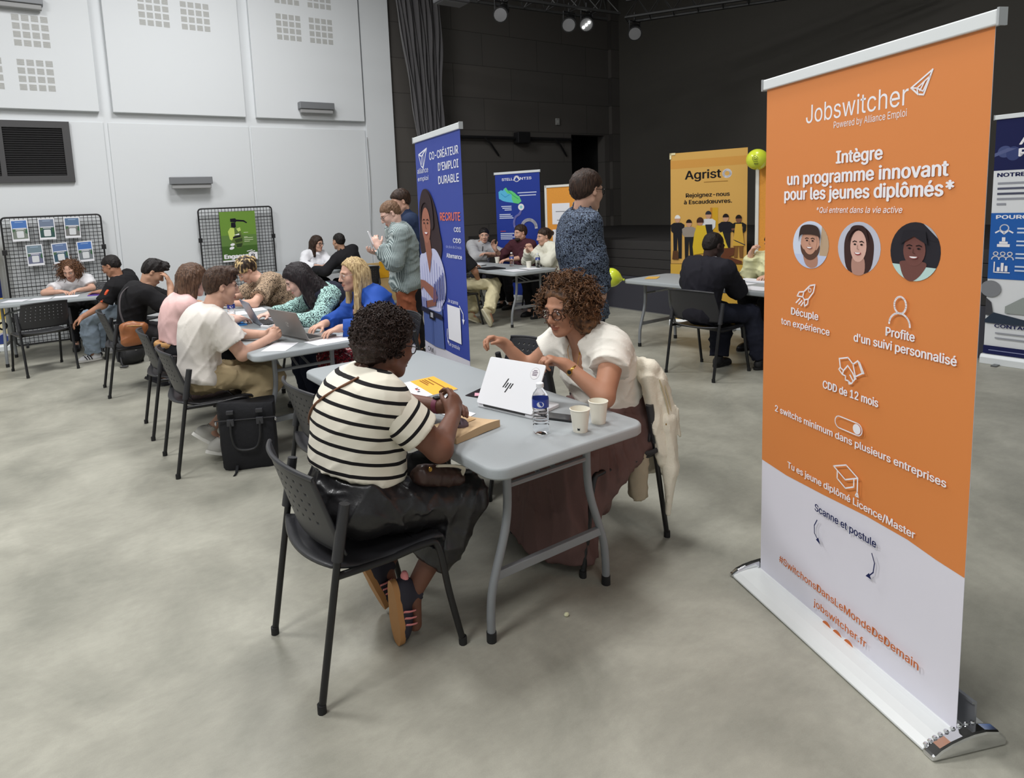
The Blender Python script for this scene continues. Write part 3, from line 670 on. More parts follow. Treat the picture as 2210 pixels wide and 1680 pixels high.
a.poly([(.29, 1.16), (.32, 1.26), (.42, 1.26), (.44, 1.16), (.45, 1.05), (.40, .92), (.28, .90), (.27, 1.0)], (214, 180, 50)); a.ell(.36, 1.30, .033, .045, (190, 140, 110), 14); a.poly(arc(.36, 1.31, .042, .05, -20, 200), (70, 44, 34))
a.poly([(.58, 1.16), (.62, 1.18), (.66, 1.05), (.70, .95), (.58, .93)], (216, 186, 60)); a.poly([(.52, .88), (.60, .98), (.76, .99), (.75, .90), (.70, .88), (.84, .83), (.84, .80), (.55, .80)], (104, 62, 42)); a.poly([(.02, .84), (.03, .95), (.09, .95), (.10, .84)], (90, 60, 40))
a.rect(.0, .785, Wd, .79, (60, 48, 30)); a.rect(.0, .0+.06, Wd, .785, (208, 166, 70))
a.ring(.74, .70, .03, .012, (236, 226, 190), 16); a.line([(.72, .76), (.77, .72), (.75, .66), (.79, .63)], .010, (236, 226, 190))
a.build('artwork', panel)
MB().box((-.01, -.006, 2.08), (.012, .012, 2.155)).box((-.01, -.006, 2.13), (.06, .012, 2.155)).build('corner_clip', mat('tape_pale', (226, 214, 170), .7), t)
# ---------------- banner at the right edge
t, panel, Wd = banner('roll_up_banner', 'navy and white roll-up banner with pictograms at the right edge, before the stage', (7.08, 2.18), (7.06, 1.36), 2.17, mat('banner_offwhite', (222, 224, 226), .55, spec=.25), lo=.06)
a = Art(); nb = (32, 36, 78); ub = (42, 96, 172)
a.rect(0, 1.72, Wd, 2.17, nb); a.ell(.07, 1.88, .05, .05, (74, 84, 128)); a.ell(.13, 1.86, .05, .06, (60, 70, 116)); a.poly([(.0, 1.87), (.09, 1.91), (.15, 1.90), (.0, 1.84)], (90, 98, 140))
a.word('A', .165, .26, 1.93, .075, W_, bold=.02); a.word('RECRUTE', .165, .70, 1.83, .07, W_, bold=.03)
a.word('NOTRE ENTREPRISE', .026, .60, 1.665, .034, nb, bold=.03)
for k, (v, c) in enumerate(((1.60, (150, 152, 160)), (1.555, (90, 92, 110)), (1.51, (80, 82, 100)), (1.465, (150, 152, 160)), (1.42, (150, 152, 160)))): a.rect(.034, v, .62 if k < 4 else .10, v+.018, c)
a.rect(0, .77, Wd, 1.352, ub); a.word('POURQUOI NOUS', .036, .60, 1.30, .034, W_, bold=.03)
for k, v in enumerate((1.20, 1.09, .98, .87)):
    u = .10
    if k == 0: a.ring(u, v+.02, .03, .008, W_); a.line([(u-.06, v-.02), (u-.03, v+.0), (u, v-.03), (u+.03, v), (u+.06, v-.02)], .012, W_)
    if k == 1: a.rect(u-.045, v-.035, u+.045, v-.01, W_); a.rect(u-.03, v-.008, u+.03, v+.012, W_); a.rect(u-.012, v+.014, u+.012, v+.05, W_)
    if k == 2:
        for q in (-.05, 0, .05): a.ring(u+q, v+.015, .016, .008, W_, 12); a.ring(u+q, v-.035, .026, .008, W_, 10, 0, 180)
    if k == 3: a.line([(u-.055, v+.05), (u-.055, v-.04), (u+.055, v-.04)], .009, W_); a.rect(u-.035, v-.03, u-.015, v+.005, W_); a.rect(u-.008, v-.03, u+.012, v+.045, W_); a.rect(u+.02, v-.03, u+.04, v+.02, W_)
    for q in (0, 1): a.rect(.19, v+.01-.035*q, .62, v+.024-.035*q, (200, 214, 236))
a.ell(.03, .68, .075, .075, (130, 132, 136)); a.poly([(.0, .44), (.0, .60), (.04, .56), (.06, .44)], (70, 70, 74)); a.poly([(.14, .47), (.14, .53), (.26, .62), (Wd, .62), (Wd, .47)], (150, 156, 152)); a.poly([(0, .40), (.06, .47), (.30, .42), (Wd, .42), (Wd, .37), (0, .37)], (50, 60, 74))
a.word('CONTACTEZ-NOUS', .072, .62, .335, .032, nb, bold=.03); a.rect(.08, .28, .62, .292, (150, 152, 160)); a.rect(.08, .235, .55, .247, (150, 152, 160)); a.rect(0, .09, Wd, .165, nb); a.rect(.04, .122, .7, .128, (150, 156, 190))
a.build('artwork', panel)
# ---------------- yellow banner cut by the left edge
t, panel, Wd = banner('roll_up_banner', 'yellow and navy roll-up banner cut off by the left edge beside the wire rack', (-1.25, 10.33), (-.43, 10.30), 1.6, mat('banner_cream', (226, 214, 170), .55))
a = Art(); a.rect(.0, .70, Wd, 1.6, (30, 40, 84)); a.rect(.0, .42, Wd, .70, (226, 190, 60)); a.rect(0, .09, Wd, .22, (56, 70, 130)); a.ring(.78, .33, .045, .022, (30, 26, 30)); a.line([(.70, .2), (.78, .24), (.82, .2)], .02, (190, 190, 210)); a.build('artwork', panel)
# ---------------- orange pin boards on stands
def pin_board(label, A, B, H, lo, papers):
    A, B = Vector((*A, 0)), Vector((*B, 0)); e = B-A; Wd = e.length
    t = thing('pin_board', label, 'pin board', A, math.atan2(e.y, e.x), 'orange pin boards')
    MB().box((.03, .0, lo+.03), (Wd-.03, .02, H-.03)).build('board', mat('cork_orange', (226, 152, 58), .8, bump=.1, bscale=150, var=.06, vscale=60), t)
    MB().box((0, -.012, lo), (.035, .03, H)).box((Wd-.035, -.012, lo), (Wd, .03, H)).box((0, -.012, H-.035), (Wd, .03, H)).box((0, -.012, lo), (Wd, .03, lo+.035)).build('board_frame', mat('board_frame_white', (226, 224, 216), .5), t, bevel=.004)
    for u in (.06, Wd-.06): MB().box((u-.018, .0, .02), (u+.018, .028, lo+.02)).box((u-.03, -.22, 0), (u+.03, .24, .03)).build('stand', M_poleg, t)
    for k, (u0, v0, u1, v1, lb, rows) in enumerate(papers):
        p = thing('paper_sheet', lb, 'paper', A+e/Wd*u0+Vector((0, 0, v0)), math.atan2(e.y, e.x), 'sheets pinned on the orange boards')
        MB().box((0, -.004, 0), (u1-u0, -.001, v1-v0)).build('sheet', mat('paper_white', (232, 232, 236), .8), p)
        b = MB()
        for (a0, a1, v) in rows: b.box((a0, -.0052, v), (a1, -.004, v+.008))
        b.build('printed_lines', mat('print_dark', (60, 60, 66), .8), p)
    return t
pin_board('orange pin board behind the man in a patterned shirt', (6.70, 7.70), (6.88, 6.78), 1.88, .55,
    [(.13, 1.28, .46, 1.60, 'white sheet at the upper left of the board behind the patterned shirt', [(.07, .25, .19), (.09, .22, .06)]),
     (.52, 1.30, .82, 1.60, 'white sheet at the upper right of the board behind the patterned shirt', [(.07, .2, .16)]),
     (.13, .88, .46, 1.20, 'white sheet at the lower left of the board behind the patterned shirt', [(.07, .2, .16)]),
     (.56, .88, .82, 1.20, 'white sheet at the lower right of the board behind the patterned shirt', [(.10, .16, .20), (.12, .17, .16), (.14, .18, .12), (.09, .18, .07)])])
pin_board('orange pin board half hidden behind the large orange banner', (6.85, 4.27), (6.95, 3.35), 1.95, .50,
    [(.14, 1.56, .50, 1.82, 'white sheet on the board beside the large orange banner', [(.06, .3, .06)])])
# ---------------- wire racks with hung sheets
def wire_rack(label, x, y, w, h):
    t = thing('wire_rack', label, 'wire rack', (x, y, 0), 0, 'black wire mesh racks')
    P = rrect(0, 0.02, w, h, .05, 5); MB().tube([(u, 0, v) for u, v in P+[P[0]]], .012, 8).build('frame', M_black, t, smooth=True)
    b = MB(); k = .05
    for i in range(1, int(w/k)+1):
        if i*k < w-.02: b.tube([(i*k, 0, .03), (i*k, 0, h-.01)], .0045, 4, cap=False)
    for i in range(1, int(h/k)+1):
        if .03 < i*k < h-.02: b.tube([(.01, .005, i*k), (w-.01, .005, i*k)], .0047 if i % 8 else .008, 4, cap=False)
    b.build('wire_mesh', M_black, t)
    for u in (0, w):
        for v in (.38, 1.28 if h > 1.7 else 1.2): MB().box((u-.028, -.015, v-.035), (u+.028, .015, v+.035)).build('hinge_clip', M_black, t, bevel=.004)
    for u in (.12, w-.12): MB().box((u-.015, -.2, 0), (u+.015, .1, .025)).build('foot', M_black, t)
wire_rack('black wire rack hung with six printed sheets by the left edge', -.35, 10.45, 1.16, 1.74)
wire_rack('black wire rack with a green poster against the white wall', 2.12, 10.45, 1.13, 1.76)
def sheet(name, u0, v0, u1, v1, label, cat, group=None, tilt=0):
    t = thing(name, label, cat, (u0, 10.43, v0), 0, group); t.rotation_euler = (0, math.radians(tilt), 0)
    return t, u1-u0, v1-v0
names = ['blue sky sheet at the top left of the wire rack', 'dark green sheet at the top centre of the wire rack', 'grey sheet at the top right of the wire rack', 'grey violet sheet at the lower left of the wire rack', 'teal sheet partly behind the woman with wavy hair', 'blue sky sheet at the lower right of the wire rack']
tops = [(84, 122, 184), (118, 130, 150), (98, 122, 152), (120, 138, 148), (106, 126, 164), (78, 118, 184)]; bots = [(128, 136, 126), (62, 88, 86), (120, 120, 118), (112, 116, 140), (66, 92, 108), (124, 130, 134)]
for k, (u, v) in enumerate(((-.245, 1.42), (.06, 1.425), (.355, 1.43), (-.11, 1.08), (.19, 1.08), (.485, 1.085))):
    t, w, h = sheet('printed_sheet', u, v, u+.19, v+.285, names[k], 'printed sheet', 'sheets hung on the wire rack', (-1, 0, 1, -1, -3, -2)[k])
    MB().box((0, -.003, 0), (w, 0, h)).build('sheet', mat('paper_white', (232, 232, 236), .8), t)
    a = Art(y=-.0034); a.rect(.012, .165, w-.012, h-.012, tops[k]); a.rect(.012, .03, w-.012, .165, bots[k]); a.rect(.02, .165, w-.02, .175, W_); a.rect(.05, .15, w-.05, .157, W_); a.rect(.05, h-.035, w-.05, h-.03, (190, 210, 236))
    a.poly([(.012, .165), (.012, .12), (.05, .14), (.04, .165)], (84, 110, 86)); a.poly([(w-.012, .165), (w-.012, .09), (w-.04, .11), (w-.03, .15)], (70, 104, 80))
    P = rrect(.055, .045, .135, .135, .012, 3); a.poly(P, (216, 218, 220)); a.build('print', t)
t, w, h = sheet('green_poster', 2.42, .93, 2.97, 1.70, 'green poster of a pump bottle on the wire rack', 'poster')
MB().box((0, -.004, 0), (w, 0, h)).build('sheet', mat('poster_green', (92, 126, 58), .6), t)
a = Art(y=-.0044); a.rect(0, h*.52, w, h, (110, 146, 62)); a.rect(0, 0, w, h*.30, (72, 104, 48)); ink = (28, 26, 36)
a.poly([(.16, .61), (.16, .66), (.24, .665), (.25, .645), (.37, .63), (.42, .59), (.405, .578), (.36, .605), (.25, .615), (.245, .60)], ink); a.poly([(.17, .60), (.235, .60), (.24, .53), (.20, .50), (.165, .53)], ink)
a.poly([(.12, .42), (.13, .50), (.17, .53), (.24, .51), (.30, .47), (.33, .38), (.33, .24), (.30, .20), (.24, .19), (.19, .24), (.15, .32)], (96, 116, 62)); a.poly([(.11, .46), (.15, .52), (.21, .51), (.21, .40), (.16, .32), (.13, .34)], (196, 214, 110))
a.poly([(.18, .375), (.30, .40), (.30, .37), (.18, .35)], ink); a.poly([(.19, .40), (.28, .425), (.28, .40)], W_); a.poly([(.20, .33), (.32, .35), (.32, .30), (.22, .28)], (60, 74, 44)); a.poly([(.22, .26), (.32, .27), (.30, .21), (.23, .21)], (50, 66, 40))
a.ell(.165, .255, .035, .02, W_, tilt=10); a.ell(.15, .20, .038, .022, W_, tilt=15); a.poly([(.24, .50), (.30, .52), (.31, .47), (.27, .45)], (190, 210, 120))
for v, q in ((.43, .5), (.345, 1), (.315, 1), (.29, .6), (.36, .4)): a.rect(.35, v, .35+.14*q, v+.008, (222, 232, 190))
a.word('Engagez', .02, .40, .035, .07, W_, bold=.045); a.poly([(.40, .0), (.40, .11), (.54, .115), (.54, .0)], W_); a.word('B', .44, .50, .02, .07, (70, 70, 74), bold=.03); a.rect(0, -.012, .40, .012, W_)
a.line([(.38, .135), (.46, .15)], .012, W_); a.line([(.42, .115), (.50, .135)], .012, W_); a.build('print', t)
# ---------------- balloons
M_ball = mat('balloon_lime', (214, 226, 64), .25, spec=.5, coat=.3)
def balloon(c, r, label, knot, mark=False):
    c = Vector(c); t = thing('balloon', label, 'balloon', c, 0, 'lime yellow balloons'); k = (Vector(knot)-c).normalized(); Z = k.to_track_quat('Z', 'Y').to_matrix()
    b = MB(); prof = [(r*math.sin(math.pi*i/16)*(1-.12*max(0, -math.cos(math.pi*i/16))), -r*1.05*math.cos(math.pi*i/16)) for i in range(1, 15)]+[(r*.16, r*1.13), (r*.06, r*1.2)]
    o = b.lathe(prof, (0, 0, 0), 24, axis=k).build('skin', M_ball, t, smooth=True)
    MB().lathe([(.008, 0), (.016, .012), (.008, .02)], k*r*1.18, 10, axis=k).build('knot', M_ball, t, smooth=True)
    if mark:
        g = MB(); d = (Vector((0, 0, 1.62))-c).normalized(); u = Vector((0, 0, 1)).cross(d).normalized(); v = d.cross(u)
        Q = lambda x, y: (d*math.sqrt(max(0, 1-x*x-y*y))+u*x+v*y)*r*1.052
        for L in ([(-.38, .0), (-.40, .2), (-.2, .42), (.02, .2), (.0, .0), (-.38, .0)], [(-.30, .12), (-.2, .25), (-.08, .12), (-.2, .02), (-.3, .12)], [(-.34, -.14), (.04, -.14)], [(-.26, -.3), (.08, -.3), (.06, -.4), (-.2, -.4), (-.26, -.3)]):
            g.tube([Q(x, y) for x, y in L], .0028, 5)
        g.build('printed_mark', mat('balloon_print', (120, 130, 40), .6), t)
    return t
balloon((6.72, 4.18, 1.985), .115, 'lime yellow balloon with a printed mark at the top of the orange board', (6.88, 4.22, 1.86), True)
balloon((5.27, 4.99, .765), .108, 'lime yellow balloon at the corner of the table behind the curly-haired woman', (5.38, 4.90, .735))
# ================================================================ figures: bodies and clothes grown as smooth fields
def V3(*a): return np.array(a, float)
def unit(v): v = np.asarray(v, float); return v/np.linalg.norm(v)
def field(prims, vox, noise=None, pad=.03):
    """prims: ('c',a,b,ra,rb,k) tapered limb, ('e',c,axes,radii,k) ellipsoid; optional 7th/6th entry: dict(sub, cut)"""
    lo = np.full(3, 1e9); hi = -lo
    boxes = []
    for q in prims:
        o = q[-1] if isinstance(q[-1], dict) else {}
        if q[0] == 'c':
            r = max(q[3], q[4]); l = np.minimum(q[1], q[2])-r; h = np.maximum(q[1], q[2])+r
        else:
            r = max(q[3]); ex = np.sqrt(((q[2]*np.array(q[3])[:, None])**2).sum(0)); l = q[1]-ex; h = q[1]+ex
        boxes.append((l, h))
        if not o.get('sub'): lo = np.minimum(lo, l); hi = np.maximum(hi, h)
    lo = lo-pad; hi = hi+pad; n = np.ceil((hi-lo)/vox).astype(int)+1
    D = np.full(n, .08, np.float32); ax = [lo[i]+vox*np.arange(n[i]) for i in range(3)]
    for q, (l, h) in zip(prims, boxes):
        o = q[-1] if isinstance(q[-1], dict) else {}
        k = q[5] if q[0] == 'c' else q[4]; m = k+3*vox+.004
        i0 = np.clip(np.floor((l-m-lo)/vox).astype(int), 0, n); i1 = np.clip(np.ceil((h+m-lo)/vox).astype(int)+1, 0, n)
        if (i1 <= i0).any(): continue
        sl = tuple(slice(a, b) for a, b in zip(i0, i1))
        x = ax[0][sl[0]][:, None, None]; y = ax[1][sl[1]][None, :, None]; z = ax[2][sl[2]][None, None, :]
        if q[0] == 'c':
            a, b, ra, rb = q[1], q[2], q[3], q[4]; ab = b-a; L2 = max(ab@ab, 1e-9)
            t = np.clip(((x-a[0])*ab[0]+(y-a[1])*ab[1]+(z-a[2])*ab[2])/L2, 0, 1)
            d = np.sqrt((x-a[0]-ab[0]*t)**2+(y-a[1]-ab[1]*t)**2+(z-a[2]-ab[2]*t)**2)-(ra+(rb-ra)*t)
        else:
            c, A, R = q[1], q[2], q[3]; s0 = 0; s1 = 0
            for w in range(3):
                p = ((x-c[0])*A[w][0]+(y-c[1])*A[w][1]+(z-c[2])*A[w][2])/R[w]
                s0 = s0+p*p; s1 = s1+(p/R[w])**2
            k0 = np.sqrt(s0); d = k0*(k0-1)/np.maximum(np.sqrt(s1), 1e-6)
        for pt, nn in o.get('cut', ()):
            d = np.maximum(d, (x-pt[0])*nn[0]+(y-pt[1])*nn[1]+(z-pt[2])*nn[2])
        O = D[sl]; kk = max(k, 1e-4)
        if o.get('sub'):
            d = -d; hh = np.maximum(kk-np.abs(O-d), 0)/kk; D[sl] = np.maximum(O, d)+hh*hh*kk*.25
        else:
            hh = np.maximum(kk-np.abs(O-d), 0)/kk; D[sl] = np.minimum(O, d)-hh*hh*kk*.25
    if noise is not None:
        X = np.meshgrid(*ax, indexing='ij', sparse=True); D = D+noise(*X).astype(np.float32)
    D[0] = D[-1] = .05; D[:, 0] = D[:, -1] = .05; D[:, :, 0] = D[:, :, -1] = .05
    return D, lo
def nets(D, lo, vox):
    s = D < 0; nx, ny, nz = D.shape; cnt = np.zeros((nx-1, ny-1, nz-1), np.int8); C8 = [(i, j, k) for i in (0, 1) for j in (0, 1) for k in (0, 1)]
    for i, j, k in C8: cnt += s[i:nx-1+i, j:ny-1+j, k:nz-1+k]
    act = (cnt > 0) & (cnt < 8); I = np.argwhere(act); ids = np.full(act.shape, -1, np.int32); ids[act] = np.arange(len(I))
    vals = np.stack([D[I[:, 0]+i, I[:, 1]+j, I[:, 2]+k] for i, j, k in C8], 1); acc = np.zeros((len(I), 3)); num = np.zeros(len(I))
    for a in range(8):
        for b in range(a+1, 8):
            if sum(abs(p-q) for p, q in zip(C8[a], C8[b])) != 1: continue
            m = (vals[:, a] < 0) != (vals[:, b] < 0); t = np.where(m, vals[:, a]/np.where(m, vals[:, a]-vals[:, b], 1), 0)
            acc += m[:, None]*(np.array(C8[a])+t[:, None]*(np.array(C8[b])-np.array(C8[a]))); num += m
    V = lo+vox*(I+acc/np.maximum(num, 1)[:, None]); F = []
    for axis in range(3):
        u, v = [(1, 2), (2, 0), (0, 1)][axis]
        sl0 = [slice(None)]*3; sl1 = [slice(None)]*3; sl0[axis] = slice(0, -1); sl1[axis] = slice(1, None)
        a, b = s[tuple(sl0)], s[tuple(sl1)]; E = np.argwhere(a != b)
        if not len(E): continue
        ok = (E[:, u] > 0) & (E[:, v] > 0) & (E[:, u] < D.shape[u]-1) & (E[:, v] < D.shape[v]-1); E = E[ok]
        du = np.zeros(3, int); du[u] = 1; dv = np.zeros(3, int); dv[v] = 1
        q = np.stack([ids[tuple((E-du-dv).T)], ids[tuple((E-dv).T)], ids[tuple(E.T)], ids[tuple((E-du).T)]], 1)
        inside = a[tuple(E.T)]; q[~inside] = q[~inside][:, ::-1]; F.append(q)
    return V, np.concatenate(F)
def relax(V, F, it=1, lam=.5):
    for _ in range(it):
        A = np.zeros_like(V); n = np.zeros(len(V))
        for i in range(4):
            j = F[:, (i+1) % 4]; np.add.at(A, F[:, i], V[j]); np.add.at(n, F[:, i], 1); np.add.at(A, j, V[F[:, i]]); np.add.at(n, j, 1)
        V = V+lam*(A/np.maximum(n, 1)[:, None]-V)
    return V
def to_obj(name, V, F, mats, parent, attr=None, fmat=None, smooth=True):
    me = bpy.data.meshes.new(name); l = np.array(parent_world(parent)); W = V-l
    me.vertices.add(len(W)); me.vertices.foreach_set('co', W.astype(np.float32).ravel()); nF = len(F)
    me.loops.add(nF*4); me.loops.foreach_set('vertex_index', F.astype(np.int32).ravel()); me.polygons.add(nF)
    me.polygons.foreach_set('loop_start', np.arange(0, nF*4, 4, dtype=np.int32)); me.polygons.foreach_set('use_smooth', np.full(nF, smooth))
    for m in (mats if isinstance(mats, (list, tuple)) else [mats]): me.materials.append(m)
    if fmat is not None: me.polygons.foreach_set('material_index', fmat.astype(np.int32))
    me.update(calc_edges=True); me.validate()
    for k, v in (attr or {}).items():
        a = me.attributes.new(k, 'FLOAT', 'POINT'); a.data.foreach_set('value', v.astype(np.float32))
    o = bpy.data.objects.new(name, me); COL.objects.link(o); o.parent = parent; return o
def parent_world(p):
    v = Vector((0, 0, 0))
    while p is not None: v = v+p.location; p = p.parent
    return v
def folds(seed, amp=.004, wl=(.07, .16), aniso=None, n=6):
    """creases: sharp ridges with soft ground between them, gathered in patches"""
    rs = np.random.RandomState(seed); K = []
    for _ in range(n):
        d = unit(rs.normal(size=3))
        if aniso is not None: d = unit(d-np.array(aniso)*(d@np.array(aniso))*.9)
        K.append((d*math.pi/rs.uniform(*wl), rs.uniform(0, 6.28), unit(rs.normal(size=3))*2*math.pi/rs.uniform(.22, .45), rs.uniform(0, 6.28), unit(rs.normal(size=3))*2*math.pi/rs.uniform(.25, .5), rs.uniform(0, 6.28)))
    def f(x, y, z):
        s = 0
        for k, p, k2, p2, k3, p3 in K:
            r = 1-np.abs(np.sin(k[0]*x+k[1]*y+k[2]*z+p+1.2*np.sin(k2[0]*x+k2[1]*y+k2[2]*z+p2)))
            s = s+r*r*r*(.5+.5*np.sin(k3[0]*x+k3[1]*y+k3[2]*z+p3))
        return -amp*1.5*(s-.35)
    return f
def grow(name, prims, vox, mats, parent, noise=None, rel=1, attr=None, fmat=None):
    D, lo = field(prims, vox, noise); V, F = nets(D, lo, vox); V = relax(V, F, rel) if rel else V
    A = attr(V) if attr else None; fm = fmat(V[F].mean(1)) if fmat else None
    return to_obj(name, V, F, mats, parent, A, fm)
def frame(f, up=(0, 0, 1)):
    f = unit(f); r = unit(np.cross(f, up)); u = np.cross(r, f); return f, r, u
# ---- head -------------------------------------------------------
def head_prims(c, f, u0, s=1., fem=False, neck=None, nr=.054):
    f, r, u = frame(f, u0); A = np.array([r, f, u]); P = lambda x, y, z: c+s*(x*r+y*f+z*u); S = lambda *a: tuple(q*s for q in a)
    w = .97 if fem else 1.0
    q = [('e', P(0, -.012, .036), A, S(.074, .094, .083), .01), ('e', P(0, .03, -.03), A, S(.060*w, .062, .082), .03*s),
         ('e', P(0, .055, -.085), A, S(.034*w, .034, .032), .03*s), ('e', P(0, .075, -.106), A, S(.018, .016, .014), .02*s)]
    for t in (-1, 1):
        q += [('e', P(t*.037, .062, -.028), A, S(.024, .024, .026), .025*s), ('c', P(t*.012, .084, .026), P(t*.048, .070, .024), .010*s, .008*s, .016*s),
              ('c', P(t*.052, .0, -.06), P(t*.022, .06, -.098), .018*s, .016*s, .02*s)]
    q += [('e', P(.033, .099, .004), A, S(.019, .016, .012), .012*s, dict(sub=1)), ('e', P(-.033, .099, .004), A, S(.019, .016, .012), .012*s, dict(sub=1))]
    q += [('e', P(t*.032, .076, .003), A, S(.0155, .0145, .0125), .006*s) for t in (-1, 1)]
    q += [('c', P(0, .090, .014), P(0, .112, -.026), .0075*s, .0115*s, .012*s), ('e', P(0, .108, -.031), A, S(.011, .011, .009), .008*s)]
    q += [('e', P(t*.0125, .098, -.034), A, S(.0085, .010, .008), .007*s) for t in (-1, 1)]
    q += [('e', P(0, .094, -.061), A, S(.022, .010, .0062), .006*s), ('e', P(0, .093, -.073), A, S(.019, .011, .007), .006*s), ('c', P(-.021, .1, -.0665), P(.021, .1, -.0665), .0022*s, .0022*s, .003*s, dict(sub=1))]
    for t in (-1, 1):
        q += [('e', P(t*.077, -.006, -.004), np.array([unit(r*.94+t*f*-.34), unit(f*.94+t*r*.34), u]), S(.0075, .019, .031), .008*s), ('e', P(t*.083, .002, .0), A, S(.005, .008, .014), .004*s, dict(sub=1))]
    if neck is not None: q += [('c', P(0, -.022, -.045), neck, nr*s, nr*1.08, .03)]
    return q
def head_mats(c, f, u0, s):
    f, r, u = frame(f, u0)
    def fm(X):
        p = (X-c)/s; x, y, z = p@r, p@f, p@u
        lips = (np.abs(z+.067) < .0125*(1-(np.abs(x)/.027)**2)) & (y > .082) & (np.abs(x) < .026)
        return np.where(lips, 1, 0)
    return fm
def face_parts(root, body, c, f, u0, s, brow, iris=(60, 42, 32), half=False, glasses=None, brow_w=.0035):
    f, r, u = frame(f, u0); P = lambda x, y, z: c+s*(x*r+y*f+z*u); L = np.array(parent_world(root)); o = lambda p: p-L
    for t in (-1, 1):
        e = MB(); e.ball(o(P(t*.032, .0785, .003)), .0128*s, 14, 0)
        g = unit(f-.25*u if half else f); e.ball(o(P(t*.032, .0785, .003))+g*.0075*s, .0066*s, 10, 1)
        e.build('eye', [mat('eye_white', (214, 206, 200), .3), mat('iris_%d_%d_%d' % iris, iris, .2)], body, smooth=True)
        lid = MB(); z0 = .004 if half else .0085
        lid.tube([o(P(t*(.018+.028*k/6), .0835+.009*math.sin(math.pi*k/6)-.006*k/6, z0+.0055*math.sin(math.pi*k/6)-.002*k/6)) for k in range(7)], .0022*s, 6)
        lid.build('eyelid', mat('lash_dark', (44, 30, 28), .6), body, smooth=True)
        b = MB(); b.tube([o(P(t*(.014+.036*k/6), .095-.0125*(k/6)**2-.003, .023+.0065*math.sin(math.pi*(k/6)**.8)-.004*(k/6))) for k in range(7)], [brow_w*s*(1-.5*abs(k/6-.35)) for k in range(7)], 6)
        b.build('eyebrow', mat('brow_%d_%d_%d' % brow, brow, .8), body, smooth=True)
    if glasses: spectacles(root, c, f, u0, s, *glasses)
def spectacles(root, c, f, u0, s, rgb=(20, 20, 22), rad=.023, th=.0019, rim=True, square=False):
    f, r, u = frame(f, u0); P = lambda x, y, z: c+s*(x*r+y*f+z*u); L = np.array(parent_world(root)); o = lambda p: p-L
    m = mat('spectacle_%d_%d_%d' % rgb, rgb, .25, .2); g = MB(); gl = MB()
    for t in (-1, 1):
        ring = []
        for k in range(20):
            a = 2*math.pi*k/20; ca, sa = math.cos(a), math.sin(a)
            if square: q = 1/max(abs(ca), abs(sa))**.6; ca *= q; sa *= q*.85
            ring.append(o(P(t*.034+rad*ca, .106-.010*abs(t*.034+rad*ca)/.05, -.001+rad*.92*sa)))
        if rim: g.tube(ring+[ring[0]], th*s, 6, cap=False)
        gl.add(ring, [tuple(range(20))])
        g.tube([o(P(t*(.034+rad), .098, .006)), o(P(t*.076, .06, .008)), o(P(t*.080, -.01, .006)), o(P(t*.078, -.026, -.008))], th*.9*s, 6)
    g.tube([o(P(-.012, .107, .004)), o(P(0, .112, .007)), o(P(.012, .107, .004))], th*s, 6)
    fr = g.build('glasses', m, root, smooth=True); gl.build('lens', glassy('spectacle_lens', (250, 250, 250), .02, 1.05), fr)
# ---- hands ------------------------------------------------------
def hand_prims(w, d, n, side, curl=(25, 35, 25), s=1., spread=6, thumb=(.6, .7, .35), fingers=(0, 0, 0, 0)):
    """w wrist, d towards the fingers, n the way the palm faces, side +1 when the thumb lies towards n x d"""
    d = unit(d); n = unit(np.asarray(n)-d*np.dot(n, d)); x = np.cross(n, d)*side; A = np.array([x, d, n]); P = lambda a, b, c: w+s*(a*x+b*d+c*n)
    q = [('e', P(0, .048, 0), A, (.040*s, .052*s, .0155*s), .012), ('c', P(0, -.03, 0), P(0, .02, 0), .024*s, .025*s, .02), ('e', P(.022, .035, .008), A, (.018*s, .032*s, .016*s), .012)]
    for k, (bx, by, ln) in enumerate(((.028, .088, .074), (.0095, .093, .082), (-.0095, .090, .076), (-.028, .082, .060))):
        a0 = math.radians(curl[0]+fingers[k]); p = P(bx, by-.012, 0); lat = math.radians(spread*(1.5-k)); ang = 0; sg = (.45, .31, .24); rr = (.0098, .0090, .0082, .0070)
        for j in range(3):
            ang += math.radians(curl[j]+(fingers[k] if j < 2 else fingers[k]*.5)); dd = math.cos(ang)*(d*math.cos(lat)+x*math.sin(lat))+math.sin(ang)*n
            e = p+dd*ln*1.12*sg[j]*s; q.append(('c', p, e, rr[j]*s, rr[j+1]*s, .006 if j == 0 else .002)); p = e
    t = unit(x*thumb[1]+d*thumb[0]+n*thumb[2]); p = P(.022, .022, .006); e = p+t*.048*s; q.append(('c', p, e, .0140*s, .0108*s, .010))
    t2 = unit(t+d*.5+n*.25-x*.25); q.append(('c', e, e+t2*.034*s, .0106*s, .0085*s, .003))
    return q
# ---- whole figures ----------------------------------------------
def limb_mid(a, c, l1, l2, pole):
    """the elbow or knee between two ends"""
    a, c = np.array(a, float), np.array(c, float); d = c-a; D = np.linalg.norm(d); u = d/D
    D2 = min(D, (l1+l2)*.999); x = (l1*l1-l2*l2+D2*D2)/(2*D2); h = math.sqrt(max(l1*l1-x*x, 0)); p = np.array(pole, float); p = unit(p-u*(p@u))
    return a+u*x*(D/D2)+p*h
SKIN = dict(light=(208, 164, 142), pale=(224, 184, 168), tan=(172, 124, 98), olive=(192, 148, 122), brown=(150, 98, 70), deep=(112, 74, 58), dark=(58, 38, 32))
def skin_mats(tone):
    c = SKIN[tone]; a = mat('skin_'+tone, c, .55, bump=.05, bscale=300, spec=.4, var=.05, vscale=12)
    l = mat('lips_'+tone, tuple(int(v*k) for v, k in zip(c, (.84, .68, .66))), .45); return [a, l]
